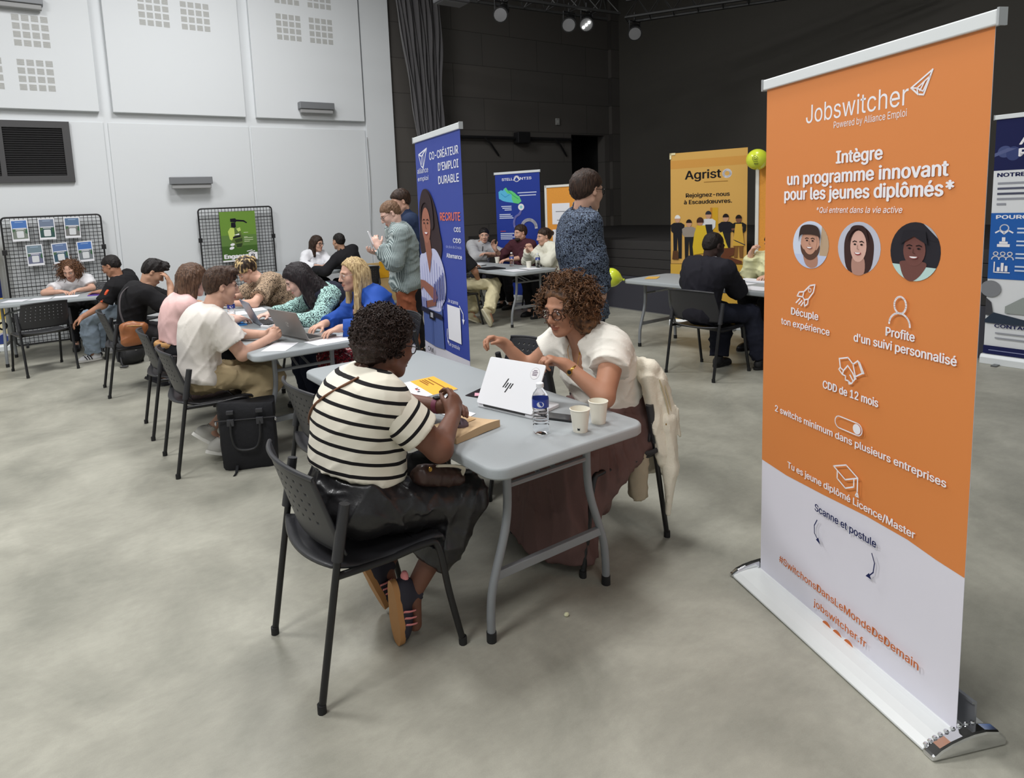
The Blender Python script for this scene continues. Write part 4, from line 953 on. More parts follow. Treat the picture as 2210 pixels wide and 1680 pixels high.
def person(label, P, N, H, hf, tone='light', lat=(0, 1, 0), latp=None, hu=(0, 0, 1), vox=.009, fem=False, sw=None, sc=1., hs=1., hunch=.03, arms=None, legs=None,
           top=None, bottom=None, shoes=None, face=None, nr=None, belly=0., bust=0., group=None, open_neck=None, bodyvox=None, handvox=None, headvox=None, legtop=None):
    P, N, H = [np.array(q, float) for q in (P, N, H)]; lat = unit(lat); latp = unit(latp if latp is not None else lat); ax = unit(N-P); fw = unit(np.cross(lat, ax)); lat = unit(np.cross(ax, fw))
    sw = sw or (.165 if fem else .19); nr = nr or (.046 if fem else .056)
    root = thing('person', label, 'person', (P[0], P[1], 0), 0, group); tl = np.linalg.norm(N-P)
    T = lambda l, f_, a: P+lat*l+fw*f_+ax*a*tl
    A = np.array([lat, fw, ax]); R = dict(root=root, P=P, N=N, H=H, ax=ax, fw=fw, lat=lat, tl=tl)
    sh = {}; el = {}; wr = {}
    for sd, t in (('l', 1), ('r', -1)):
        a = arms[sd]; sh[sd] = N+lat*t*sw*.93-ax*.055+fw*a.get('fwd', 0)+np.array(a.get('lift', (0, 0, 0)))
        wr[sd] = np.array(a['w'], float); el[sd] = np.array(a['e'], float) if 'e' in a else limb_mid(sh[sd], wr[sd], a.get('l1', .285), a.get('l2', .25), a.get('pole', (0, 0, -1)))
    R.update(sh=sh, el=el, wr=wr)
    # ---- body
    g = sc; hips = {t: P+latp*t*.088*g for t in (1, -1)}
    torso = lambda e: [('e', T(0, -.01, .0), A, (.165*g+e, .118*g+e, .115+e), .05), ('e', T(0, -.005-hunch*.6+belly*.3, .33), A, (.142*g+e, .105*g+e+belly*.5, .16+e), .06),
                       ('e', T(0, .0-hunch, .68), A, ((.160 if fem else .172)*g+e, .112*g+e, .165+e), .06), ('c', N+lat*.11-ax*.07-fw*hunch*.7, N-lat*.11-ax*.07-fw*hunch*.7, .066*g+e, .066*g+e, .05)]
    if belly: pass
    arm_r = lambda e: [('c', sh[k], el[k], (.052 if fem else .056)*g**.7+e, (.041 if fem else .044)*g**.6+e, .035) for k in 'lr']
    fore_r = lambda e: [('c', el[k], wr[k], (.041 if fem else .044)*g**.6+e, .027+e, .02) for k in 'lr']
    delt = lambda e: [('c', N-ax*.02, sh[k]+ax*.005, .05*g+e, .055*g**.8+e, .04) for k in 'lr']
    body = [q for q in torso(-.022)]+delt(-.01)+arm_r(0)+fore_r(0)
    if bust:
        for t in (1, -1): body.append(('e', T(t*.075, .075, .60), A, (.066, .052, .062), .03))
    kn = {}; an = {}
    if legs:
        for sd, t in (('l', 1), ('r', -1)):
            lg = legs[sd]; an[sd] = np.array(lg['a'], float); kn[sd] = np.array(lg['k'], float) if 'k' in lg else limb_mid(hips[t], an[sd], .43, .42, lg.get('pole', fw*1.+ax*.6))
            b_ = .016 if bottom else 0.; body += [('c', hips[t], kn[sd], .072*g-b_, .052*g-b_, .04), ('c', kn[sd], (kn[sd]*.6+an[sd]*.4), .050*g-b_, .052*g-b_, .03), ('c', (kn[sd]*.6+an[sd]*.4), an[sd], .05*g-b_, .034, .03)]
            td = unit(lg.get('toe', fw)); body.append(('c', an[sd]-V3(0, 0, .02), an[sd]+td*.08-V3(0, 0, .05), .033, .026, .02))
    R.update(kn=kn, an=an, hips=hips)
    hv = headvox or max(.0045, vox*.55); dv = handvox or max(.0045, vox*.55)
    sm = skin_mats(tone); D, lo = field(body+[('c', H-unit(hu)*.05*hs, N, nr, nr*1.1, .04)], bodyvox or vox); V, F = nets(D, lo, bodyvox or vox); V = relax(V, F, 1); FM = [np.zeros(len(F))]
    hp = head_prims(H, hf, hu, hs, fem, N-ax*.01, nr); D, lo = field(hp, hv, pad=.01); v2, f2 = nets(D, lo, hv); v2 = relax(v2, f2, 1, .35); FM.append(head_mats(H, hf, hu, hs)(v2[f2].mean(1))); F = np.concatenate([F, f2+len(V)]); V = np.concatenate([V, v2])
    for sd, t in (('l', 1), ('r', -1)):
        a = arms[sd]
        if a.get('nohand'): continue
        q = hand_prims(wr[sd], a.get('d', wr[sd]-el[sd]), a.get('n', (0, 0, -1)), a.get('side', 1), a.get('curl', (25, 35, 25)), a.get('s', .95 if fem else 1.04), a.get('spread', 5), a.get('thumb', (.6, .7, .35)), a.get('fingers', (0, 0, 0, 0)))
        q.append(('c', wr[sd]+unit(el[sd]-wr[sd])*.05, wr[sd], .031, .027, .015)); D, lo = field(q, dv, pad=.012); v2, f2 = nets(D, lo, dv); v2 = relax(v2, f2, 1, .3)
        F = np.concatenate([F, f2+len(V)]); V = np.concatenate([V, v2]); FM.append(np.zeros(len(f2)))
    R['body'] = to_obj('body', V, F, sm, root, fmat=np.concatenate(FM))
    if face: face_parts(root, R['body'], H, hf, hu, hs, **face)
    # ---- top garment
    if top:
        e = top.get('e', .012); ln = top.get('sleeve', .55); pr = torso(e); hem = top.get('hem', -.05)
        for q in delt(e): pr.append(q)
        cu = dict(cut=[(P+ax*hem, -ax)]); pr = [(*q[:-1], q[-1], cu) for q in pr]
        if bust or top.get('bust'):
            for t in (1, -1): pr.append(('e', T(t*.075, .085, .60), A, (.078, .066, .075), .04, cu))
        if belly: pr.append(('e', T(0, .05, .25), A, (.13*g, .07+belly, .13), .05, cu))
        for k in 'lr':
            ra = (.052 if fem else .056)*g**.7; rb = (.041 if fem else .044)*g**.6; lo_ = top.get('loose', .012)
            if ln <= 1:
                d = el[k]-sh[k]; c = sh[k]+d*ln; pr.append(('c', sh[k], sh[k]+d*min(1, ln+.08), ra+e, ra+(rb-ra)*ln+e+lo_, .035, dict(cut=[(c, unit(d))])))
            else:
                d = wr[k]-el[k]; c = el[k]+d*min(1, ln-1); pr.append(('c', sh[k], el[k], ra+e, rb+e+lo_*.6, .035)); pr.append(('c', el[k], wr[k], rb+e+lo_*.6, .031+e*.8+lo_*.3, .025, dict(cut=[(c, unit(d))])))
        sleeves = {}
        if top.get('stripes'):
            sleeves = {k: q for k, q in zip('lr', pr[-2:])}; pr = pr[:-2]+[('c', sh[k]-(el[k]-sh[k])*.1, sh[k]+(el[k]-sh[k])*.12, .058*g**.7+e, .05*g**.7+e, .04) for k in 'lr']
        neckdir = unit(H-N); pr.append(('c', N-neckdir*.03, H, nr+.008+top.get('neck', .004), nr+.03, .008, dict(sub=1)))
        if top.get('collar'): pr.append(('c', N-neckdir*.03, N+neckdir*.035, nr+.022, nr+.014, .006)); pr.append(('c', N-neckdir*.08, H, nr+.006, nr+.006, .004, dict(sub=1)))
        for q in top.get('extra', ()): pr.append(q(R))
        def at(V):
            al = (V-P)@ax
            ang = np.arctan2((V-P)@lat, (V-P)@fw); return dict(along=al, around=ang*.16)
        R['top'] = grow(top.get('name', 'shirt'), pr, top.get('vox', vox), top['mat'], root, folds(top.get('seed', 1), top.get('fold', .0035), top.get('wl', (.07, .17))), 1, at)
    if top:
        for k, q in sleeves.items():
            d_ = unit(el[k]-sh[k]); grow('sleeve', [(q[0], q[1]+d_*.005, q[2], q[3]+.006, q[4], q[5], q[6])], top.get('vox', vox), top['mat'], R['top'], folds(31, .0015), 1, lambda V, k=k, d_=d_: dict(along=top.get('sleeve_phase', 0.)-(V-sh[k])@d_))
    if bottom and legs:
        e = bottom.get('e', .006); lo_ = bottom.get('loose', .01); tp = bottom.get('waist', .13); frac = bottom.get('len', .93); cu = dict(cut=[(P+ax*tp, ax)])
        pr = [('e', T(0, -.01, .0), A, ((.168 if fem else .156)*g+e, .122*g+e, .118+e), .05, cu), ('e', T(0, -.008, .2), A, (.148*g+e, .11*g+e, .12+e), .04, cu)]
        for sd, t in (('l', 1), ('r', -1)):
            a, b, c = hips[t], kn[sd], an[sd]; m = b*.55+c*.45; cutp = b+(c-b)*frac; cd = unit(c-b)
            pr += [('c', a, b, .073*g+e, .056*g+e+lo_*.5, .045), ('c', b, m, .054*g+e+lo_*.5, .050*g+e+lo_, .03), ('c', m, c, .050*g+e+lo_, .040+e+lo_*bottom.get('flare', 1.), .03, dict(cut=[(cutp, cd)]))]
        R['bottom'] = grow(bottom.get('name', 'trousers'), pr, bottom.get('vox', vox), bottom['mat'], root, folds(bottom.get('seed', 5), bottom.get('fold', .004), (.06, .14)), 1, lambda V: dict(along=(V-P)@ax))
    if shoes and legs:
        for sd, t in (('l', 1), ('r', -1)):
            if legs[sd].get('noshoe'): continue
            shoe(root, an[sd], legs[sd].get('toe', fw), legs[sd].get('up', (0, 0, 1)), shoes, max(.005, vox*.7))
    return R
def shoe(root, ank, toe, up, st, vox):
    f, r, u = frame(toe, up); A = np.array([r, f, u]); c = np.array(ank, float); P = lambda x, y, z: c+x*r+y*f+z*u; b = -.085
    cut = dict(cut=[(P(0, 0, b+.018), -u)])
    up_ = [('e', P(0, -.03, b+.045), A, (.036, .05, .052), .03, cut), ('e', P(0, .06, b+.035), A, (.042, .085, .040), .03, cut), ('e', P(0, .11, b+.026), A, (.041, .062, .032), .02, cut), ('c', P(0, -.012, b+.05), P(0, 0, b+(.10 if not st.get('high') else .14)), .036, .037, .02)]
    if not st.get('boot'): up_.append(('c', P(0, .0, b+.11), P(0, 0, b+.22), .031, .035, .004, dict(sub=1)))
    o = grow('shoe', up_, vox, st['mat'], root); 
    so = MB(); L = np.array(parent_world(root)); n = 20; prof = [(.034+.010*math.sin(2*math.pi*k/n-.6)*(math.cos(2*math.pi*k/n) if 0 else 1)*0, 0) for k in range(n)]
    pts = []
    for k in range(28):
        a = 2*math.pi*k/28; y = .045+.132*math.sin(a); w = (.044 if y > .05 else .037); x = w*math.copysign(abs(math.cos(a))**.75, math.cos(a)); pts.append((x, y))
    V = [P(x, y, b)-L for x, y in pts]+[P(x*1.03, y+.001, b+.022)-L for x, y in pts]; m = len(pts)
    so.add(V, [tuple(range(m))[::-1], tuple(range(m, 2*m))]+[(k, (k+1) % m, m+(k+1) % m, m+k) for k in range(m)]).build('sole', st.get('sole', mat('sole_white', (214, 212, 206), .7)), o, smooth=True)
    if st.get('stripe'):
        for sg in (1, -1):
            for k in range(3):
                y = .040+.027*k; MB().tube([P(sg*.041, y-.012, b+.024)-L, P(sg*.0425, y-.004, b+.045)-L, P(sg*.031, y+.010, b+.070)-L], .0105, 6, flat=.30).build('stripe', st['stripe'], o, smooth=True)
        MB().ball(tuple(P(0, -.078, b+.060)-L), (.016, .016, .026), 10).build('heel_tab', st['stripe'], o, smooth=True)
    if st.get('laces'):
        z = MB()
        for k in range(4): z.tube([P(-.016, .04+.017*k, b+.083-.008*k)-L, P(0, .043+.017*k, b+.089-.008*k)-L, P(.016, .04+.017*k, b+.083-.008*k)-L], .003, 5)
        z.build('laces', st['laces'], o, smooth=True)
    return o
# ---- hair -------------------------------------------------------
def hair_mat(name, dark, light, sc=90, z=.12):
    def bld(N, L): return ramp(N, L, tex(N, L, 'Noise', sc, mapscale=(1, 1, z), Detail=3), [(.32, dark), (.68, light)])
    m = node_mat(name, bld, .48)
    if not m.get('bumped'):
        m['bumped'] = 1; N, L = nt(m); n = [x for x in N if x.type == 'TEX_NOISE'][0]; bp = N.new('ShaderNodeBump'); bp.inputs['Strength'].default_value = .6; bp.inputs['Distance'].default_value = .01
        L.new(n.outputs['Fac'], bp.inputs['Height']); L.new(bp.outputs['Normal'], N['Principled BSDF'].inputs['Normal'])
    return m
def hair(R, style, m, f, u0=(0, 0, 1), s=1., vox=.006, length=.2, vol=.0, seed=3, fringe=0., front=.03, out=.0, back=0., part=0.):
    f, r, u = frame(f, u0); c = R['H']; A = np.array([r, f, u]); P = lambda x, y, z: c+s*(x*r+y*f+z*u); e = .0065+vol
    k = lambda *a: tuple(q*s for q in a)
    n1 = unit(-.605*f+.796*u); n2 = unit(-.88*f+.47*u); hl = P(.0, .086+fringe, .064-fringe*.8)
    if style in ('short', 'crop', 'quiff', 'bun'):
        cut = dict(cut=[(hl, -n1)]); t = .6 if style == 'crop' else 1.
        q = [('e', P(0, -.014, .036), A, k(.076+e*t*.6, .096+e*t, .084+e*t), .01, cut), ('e', P(0, -.05, -.01), A, k(.062+e*t*.4, .052+e*t*.5, .06), .03, cut)]
        if style == 'quiff':
            rs = np.random.RandomState(seed)
            for i in range(16): q.append(('c', P(rs.uniform(-.05, .05), rs.uniform(-.05, .05), .10), P(rs.uniform(-.055, .055), rs.uniform(.02, .098), rs.uniform(.088, .135)), .02*s, .012*s, .015*s))
        if style == 'bun': q += [('e', P(0, -.125, .02), A, k(.036, .034, .036), .01), ('e', P(0, -.09, .03), A, k(.05, .04, .045), .03)]
        for t_ in (-1, 1): q.append(('e', P(t_*.088, .006, -.012), A, k(.034, .026, .034), .006, dict(sub=1)))
        nz = folds(seed, .0035, (.02, .05), aniso=u if style != 'crop' else None)
    elif style in ('bob', 'long'):
        cut = dict(cut=[(P(0, .088-part, .070+part*.6), unit(f*.80-u*.6))])
        q = [('e', P(0, -.014, .036), A, k(.078+e, .098+e, .086+e), .01, cut)]
        b = .13 if style == 'bob' else length
        for t in (-1, 1):
            q += [('e', P(t*.070, -.012, .0), np.array([r, f, u]), k(.021+e*.6, .066, .075), .03, cut), ('c', P(t*.072, -.01, -.02), P(t*(.078+.02*(style == 'bob')+out), -.015+front*(style == 'long'), -b), (.03+e*.4)*s, (.026+e*.4)*s, .03), ('c', P(t*.05, -.055, -.0), P(t*.058, -.07, -b), .042*s, .03*s, .03)]
        q += [('c', P(0, -.07, .0), P(0, -.085-back, -b), .055*s, .035*s, .04), ('c', P(-.04, -.06, .0), P(-.05, -.075-back*.8, -b), (.045+vol*.5)*s, .04*s, .04), ('c', P(.04, -.06, .0), P(.05, -.075-back*.8, -b), (.045+vol*.5)*s, .04*s, .04)]
        q += [('e', P(0, .088, -.04), A, k(.056, .075, .105), .008, dict(sub=1))]
        nz = folds(seed, .004, (.02, .045), aniso=u)
    o = grow('hair', q, vox, m, R['root'], nz, 1); return o
def curls(R, m, f, u0, s, n, rad, cen, helix, tube, length, turns, seed=4, mask=None, name='hair', drop=.5, base=None, vox=.007, parts=5):
    """a mass of single curled locks on a core"""
    f, r, u = frame(f, u0); c = R['H']; L = np.array(parent_world(R['root'])); rs = np.random.RandomState(seed); A = np.array([r, f, u])
    o = grow(name, base, vox, m, R['root'], folds(seed, .005, (.025, .05)), 1) if base else None
    b = MB(); k = 0
    while k < n:
        d = unit(rs.normal(size=3)); x, y, z = d
        if mask and not mask(x, y, z): continue
        k += 1; p0 = c+s*(cen[0]*r+cen[1]*f+cen[2]*u+rad[0]*x*r+rad[1]*y*f+rad[2]*z*u)*1.; out = x*r+y*f+z*u; ax = unit(out*rs.uniform(.5, 1)-V3(0, 0, 1)*drop*rs.uniform(.4, 1.2)+rs.normal(size=3)*.25)
        a = unit(np.cross(ax, unit(rs.normal(size=3)))); b2 = np.cross(ax, a); h = helix*rs.uniform(.6, 1.3); T = turns*rs.uniform(.7, 1.2); ln = length*rs.uniform(.6, 1.25); ph = rs.uniform(0, 6.28); M = int(7*T)+3; pts = []
        for i in range(M):
            t = i/(M-1); w = ph+2*math.pi*T*t; pts.append(p0-out*.012-L+ax*ln*t+(a*math.cos(w)+b2*math.sin(w))*h*min(1, .4+t*2)-V3(0, 0, 1)*ln*.25*t*t*drop)
        b.tube(pts, [tube*s*(1-.45*i/(M-1)) for i in range(M)], parts, cap=False)
    return b.build('locks', m, o if o is not None else R['root'], smooth=True)
# ================================================================ people
def stripe_mat(name, a, b, pitch, frac, ph=0.):
    def bld(N, L):
        at = N.new('ShaderNodeAttribute'); at.attribute_name = 'along'
        m = N.new('ShaderNodeMath'); m.operation = 'MULTIPLY_ADD'; m.inputs[1].default_value = 1/pitch; m.inputs[2].default_value = 20+ph; L.new(at.outputs['Fac'], m.inputs[0])
        f = N.new('ShaderNodeMath'); f.operation = 'FRACT'; L.new(m.outputs[0], f.inputs[0])
        return ramp(N, L, f.outputs[0], [(0, b), (frac, a)], True)
    return node_mat(name, bld, .85)
def cloth(name, rgb, rough=.85, bump=.12, bs=180, **k): return mat('cloth_'+name, rgb, rough, bump=bump, bscale=bs, spec=.2, **k)
# ---------------- woman in the striped top
R = person('woman in a cream top with black stripes, seated with her back turned', (.875, 2.13, .58), (.985, 2.13, 1.005), (1.055, 2.12, 1.125), (.95, .12, -.28), 'deep',
    lat=(.10, 1, 0), vox=.0075, fem=True, sw=.178, sc=1.28, hs=.97, hunch=.035, nr=.056, belly=.05, bust=1,
    arms=dict(r=dict(e=(1.115, 1.885, .775), w=(1.255, 2.005, .835), d=(.45, .45, .62), n=(-.35, .75, -.45), side=-1, curl=(30, 45, 30), fingers=(0, 5, 8, 12), thumb=(.8, .35, .5)),
              l=dict(fwd=.05, e=(1.25, 2.395, .79), w=(1.335, 2.185, .81), d=(.05, -.9, .35), n=(-.5, -.1, -.85), side=-1, curl=(22, 30, 20), thumb=(.7, .5, .3))),
    legs=dict(r=dict(k=(1.275, 1.98, .515), a=(1.045, 2.02, .185), toe=(.06, .02, -1), up=(1, 0, .1)), l=dict(k=(1.29, 2.27, .515), a=(1.03, 2.21, .215), toe=(.38, .12, -.9), up=(.92, 0, .38))),
    top=dict(mat=stripe_mat('cream_black_stripes', (226, 220, 204), (24, 22, 24), .0455, .27, .3), hem=.115, sleeve=.66, e=.014, loose=.014, stripes=True, sleeve_phase=.395, fold=.0022, vox=.006, neck=.010),
    bottom=dict(mat=mat('black_leather', (26, 25, 27), .32, bump=.25, bscale=26, spec=.6), waist=.10, len=.66, loose=.016, flare=1.3, fold=.0065, vox=.007),
    shoes=dict(mat=mat('sneaker_navy', (40, 38, 50), .75), sole=mat('gum_sole', (176, 128, 78), .7), stripe=mat('sneaker_pink', (238, 150, 150), .7), laces=mat('lace_dark', (30, 28, 32), .8)),
    face=dict(brow=(28, 20, 18), glasses=((18, 18, 20), .023, .0021, True)))
M_afro = hair_mat('hair_afro', (28, 20, 18), (58, 42, 36), 160, 1)
f, r, u = frame((.95, .12, -.28)); A = np.array([r, f, u]); c = R['H']; hp = lambda x, y, z: c+x*r+y*f+z*u
curls(R, M_afro, (.95, .12, -.28), (0, 0, 1), 1, 1500, (.098, .108, .096), (0, -.032, .040), .0075, .0036, .030, 2.2, mask=lambda x, y, z: not (y > .35 and z < .35) and z > -.92, drop=.05, vox=.0065,
      base=[('e', hp(0, -.032, .040), A, (.100, .110, .098), .02, dict(cut=[(hp(0, .080, .064), -unit(-.605*f+.796*u+.0*r))])), ('e', hp(0, -.075, .0), A, (.088, .066, .085), .03), ('e', hp(0, .105, -.045), A, (.08, .06, .11), .01, dict(sub=1))])
striped = R
# ---------------- woman with curly brown hair facing us
R = person('woman with big curly brown hair, a white blouse and long brown skirt', (2.315, 2.17, .58), (2.105, 2.175, .995), (2.02, 2.205, 1.135), (-.95, -.10, -.22), 'tan',
    lat=(0, -1, 0), vox=.0075, fem=True, sw=.18, sc=1.16, hs=.99, hunch=.02, nr=.052, belly=.03, bust=1,
    arms=dict(l=dict(e=(1.945, 1.895, .79), w=(1.872, 2.045, .915), d=(-.62, .62, .42), n=(-.45, .35, -.82), side=1, curl=(48, 55, 35), fingers=(-12, 0, 4, 10), thumb=(.75, .45, .5)),
              r=dict(e=(2.02, 2.49, .79), w=(1.91, 2.545, .93), d=(-.82, .25, .42), n=(-.35, -.35, -.85), side=-1, curl=(42, 48, 34), fingers=(0, 4, 8, 12), thumb=(.8, .5, .55))),
    legs=dict(l=dict(k=(1.88, 2.04, .52), a=(1.90, 2.06, .09), toe=(-1, 0, 0)), r=dict(k=(1.88, 2.30, .52), a=(1.86, 2.26, .09), toe=(-1, 0, 0))),
    top=dict(mat=cloth('ivory_crepe', (232, 228, 218), .6), name='blouse', hem=-.02, sleeve=.42, e=.018, loose=.022, fold=.004, wl=(.05, .13), vox=.0065, seed=8, neck=.016,
             extra=[lambda R: ('e', R['N']+R['fw']*.115-R['ax']*.06, np.array([R['lat'], R['fw'], R['ax']]), (.058, .10, .125), .012, dict(sub=1))]),
    face=dict(brow=(70, 46, 34), iris=(70, 48, 34), half=True, glasses=((66, 36, 22), .0235, .0031, True)))
curly = R
H0 = R['hips']; sk = [('e', R['P']+V3(-.02, 0, .0), np.eye(3), (.19, .205, .135), .06), ('e', R['P']+V3(0, 0, .10), np.eye(3), (.15, .175, .10), .05)]
for t, y0, y1 in ((-1, 2.05, 2.03), (1, 2.29, 2.31)):
    sk += [('c', V3(2.28, 2.17+t*.09, .56), V3(1.90, y0, .53), .115, .10, .07), ('c', V3(1.90, y0, .52), V3(1.87, y1, .06), .10, .115, .07, dict(cut=[(V3(0, 0, .045), V3(0, 0, -1))]))]
sk += [('c', V3(1.86, 2.17, .50), V3(1.83, 2.16, .06), .09, .12, .06, dict(cut=[(V3(0, 0, .045), V3(0, 0, -1))])), ('c', V3(2.0, 2.02, .47), V3(2.05, 2.04, .24), .07, .06, .07), ('c', V3(2.36, 1.985, .50), V3(2.06, 1.975, .40), .055, .06, .06), ('c', V3(2.08, 1.98, .40), V3(1.98, 2.0, .28), .06, .05, .06)]
grow('skirt', sk, .009, cloth('brown_skirt', (104, 80, 76), .75), R['root'], folds(11, .006, (.07, .16), aniso=(0, 0, 1)), 1)
M_curl = hair_mat('hair_curly_brown', (46, 31, 23), (122, 86, 58), 46, 1)
ff = (-.95, -.10, -.22); f, r, u = frame(ff); A = np.array([r, f, u]); c = R['H']; hp = lambda x, y, z: c+x*r+y*f+z*u
core = [('e', hp(0, -.030, .040), A, (.102, .112, .102), .02, dict(cut=[(hp(0, .078, .086), unit(.80*f-.60*u))])), ('e', hp(.085, -.03, -.04), A, (.055, .07, .10), .04), ('e', hp(-.085, -.03, -.04), A, (.055, .07, .10), .04), ('e', hp(0, -.09, -.05), A, (.10, .065, .11), .04), ('e', hp(0, .112, -.045), A, (.066, .075, .115), .01, dict(sub=1))]
curls(R, M_curl, ff, (0, 0, 1), 1, 1250, (.106, .105, .100), (0, -.035, .035), .0080, .0033, .074, 3.0, mask=lambda x, y, z: not (y > .12 and abs(x-.04) < .60 and z < .99) and not (z < -.1 and y > .34) and z > -.88, drop=.72, vox=.007, base=core)
curls(R, M_curl, ff, (0, 0, 1), 1, 260, (.100, .098, .100), (0, -.030, .036), .0070, .0032, .040, 2.4, seed=9, mask=lambda x, y, z: y > .02 and z > .62, drop=-.15, name='fringe')
# ---------------- man in the white t-shirt
R = person('young man in a white t-shirt and khaki trousers with clasped hands at the table', (.835, 4.46, .58), (.925, 4.47, 1.005), (1.01, 4.465, 1.165), (.97, -.10, -.20), 'light',
    lat=(0, 1, 0), vox=.009, sw=.185, sc=1.0, hunch=.05,
    arms=dict(r=dict(e=(1.055, 4.245, .725), w=(1.285, 4.37, .785), d=(.8, .45, .25), n=(-.3, .85, -.3), side=-1, curl=(50, 60, 40), thumb=(.8, .4, .5)),
              l=dict(e=(1.13, 4.69, .785), w=(1.30, 4.50, .785), d=(.75, -.6, .25), n=(-.5, -.75, -.2), side=1, curl=(50, 60, 40), thumb=(.8, .4, .5))),
    legs=dict(r=dict(k=(1.26, 4.33, .52), a=(.90, 4.38, .13), toe=(.9, .1, -.35)), l=dict(k=(1.27, 4.60, .52), a=(.86, 4.50, .19), toe=(.7, -.1, -.6), up=(.6, 0, .8))),
    top=dict(mat=cloth('white_tee', (224, 218, 210)), name='t_shirt', hem=-.035, sleeve=.66, e=.025, loose=.028, fold=.004, vox=.008, seed=3),
    bottom=dict(mat=cloth('khaki', (172, 154, 120), .8), waist=.10, len=.72, loose=.04, fold=.008, vox=.009, seed=4),
    shoes=dict(mat=mat('shoe_grey', (176, 174, 168), .8), laces=mat('lace_white', (220, 220, 216), .8)),
    face=dict(brow=(50, 34, 28), glasses=((190, 150, 140), .021, .0010, True)))
hair(R, 'quiff', hair_mat('hair_brown', (46, 32, 26), (84, 62, 48), 120, .4), (.97, -.10, -.20), vox=.006, vol=.008)
# ---------------- helpers for the groups at the other tables
def relaxed(w, e=None, d=None, n=(0, 0, -1), side=1, **k):
    a = dict(w=w, n=n, side=side, curl=k.pop('curl', (22, 30, 22))); a.update(k)
    if e: a['e'] = e
    if d: a['d'] = d
    return a
def sitlegs(P, fx, fy, spread=.11, kx=.42, ax=.36, noshoe=False):
    """legs of somebody seated at P facing (fx, fy)"""
    lx, ly = -fy, fx; o = {}
    for sd, t in (('l', 1), ('r', -1)):
        o[sd] = dict(k=(P[0]+fx*kx+lx*spread*t, P[1]+fy*kx+ly*spread*t, .52), a=(P[0]+fx*ax+lx*spread*t, P[1]+fy*ax+ly*spread*t, .09), toe=(fx, fy, 0), noshoe=noshoe)
    return o
M_blk = cloth('black_cotton', (30, 29, 31)); M_jean = mat('cloth_denim', (132, 146, 160), .85, bump=.15, bscale=200, var=.12, vscale=14)
M_blacktr = cloth('black_trouser', (28, 28, 31)); SH_BLK = dict(mat=mat('shoe_black', (24, 24, 26), .5), sole=mat('sole_black', (18, 18, 18), .7))
H_black = hair_mat('hair_black', (18, 16, 17), (42, 36, 34), 140, .4); H_dkbrown = hair_mat('hair_dark_brown', (34, 25, 21), (70, 52, 42), 110, .2)
# ---------------- woman in the pink top
P = (.855, 5.43, .58); ff = (.95, .12, -.22)
R = person('woman with a brown bob in a pale pink top', P, (.935, 5.43, 1.0), (1.015, 5.43, 1.135), ff, 'pale', vox=.011, fem=True, sc=1.05,
    arms=dict(r=relaxed((1.30, 5.33, .785), (1.10, 5.24, .78), (1, .3, 0), side=-1), l=relaxed((1.30, 5.52, .785), (1.12, 5.64, .78), (1, -.3, 0), side=1)), legs=sitlegs(P, 1, 0),
    top=dict(mat=cloth('pale_pink', (236, 196, 192)), hem=.09, sleeve=1.6, e=.016, fold=.004, seed=12), bottom=dict(mat=M_blacktr, waist=.10), shoes=SH_BLK, face=dict(brow=(60, 42, 34)))
hair(R, 'bob', hair_mat('hair_chestnut', (62, 44, 34), (112, 84, 66), 110, .15), ff, vox=.008, vol=.012)
wb_ = MB(); wb_.lathe([(.150, 0), (.158, .01), (.158, .035), (.150, .045)], (0, 0, .635-.0), 28); o = wb_.build('belt', mat('tan_leather', (196, 150, 96), .6), R['root'], smooth=True); o.scale = (1.08, .98, 1)
# ---------------- man with the orange shoulder bag
P = (.70, 6.86, .57); ff = (.80, -.15, -.60)
R = person('man in a black t-shirt leaning his brow on his hand', P, (.845, 6.85, .985), (.925, 6.84, 1.125), ff, 'olive', vox=.011, sc=1.0, hunch=.075,
    arms=dict(r=relaxed((1.05, 6.74, .99), (1.02, 6.62, .76), (-.2, .2, 1), n=(-.8, .4, .2), side=1), l=relaxed((1.25, 6.90, .785), (1.10, 7.08, .78), (1, -.4, 0))), legs=dict(r=dict(k=(1.10, 6.74, .50), a=(.86, 6.80, .13), toe=(.8, 0, -.5)), l=dict(k=(1.12, 7.0, .52), a=(1.0, 7.0, .09), toe=(1, 0, 0))),
    top=dict(mat=M_blk, name='t_shirt', hem=-.03, sleeve=.72, e=.018, loose=.03, fold=.005, seed=14), bottom=dict(mat=cloth('charcoal_trouser', (52, 50, 52)), loose=.03, fold=.007), shoes=dict(mat=mat('sneaker_black', (26, 26, 34), .8), sole=mat('sole_dark', (30, 30, 34), .8)), face=dict(brow=(28, 20, 18), half=True))
hair(R, 'quiff', H_black, ff, vox=.007, vol=.002, seed=5)
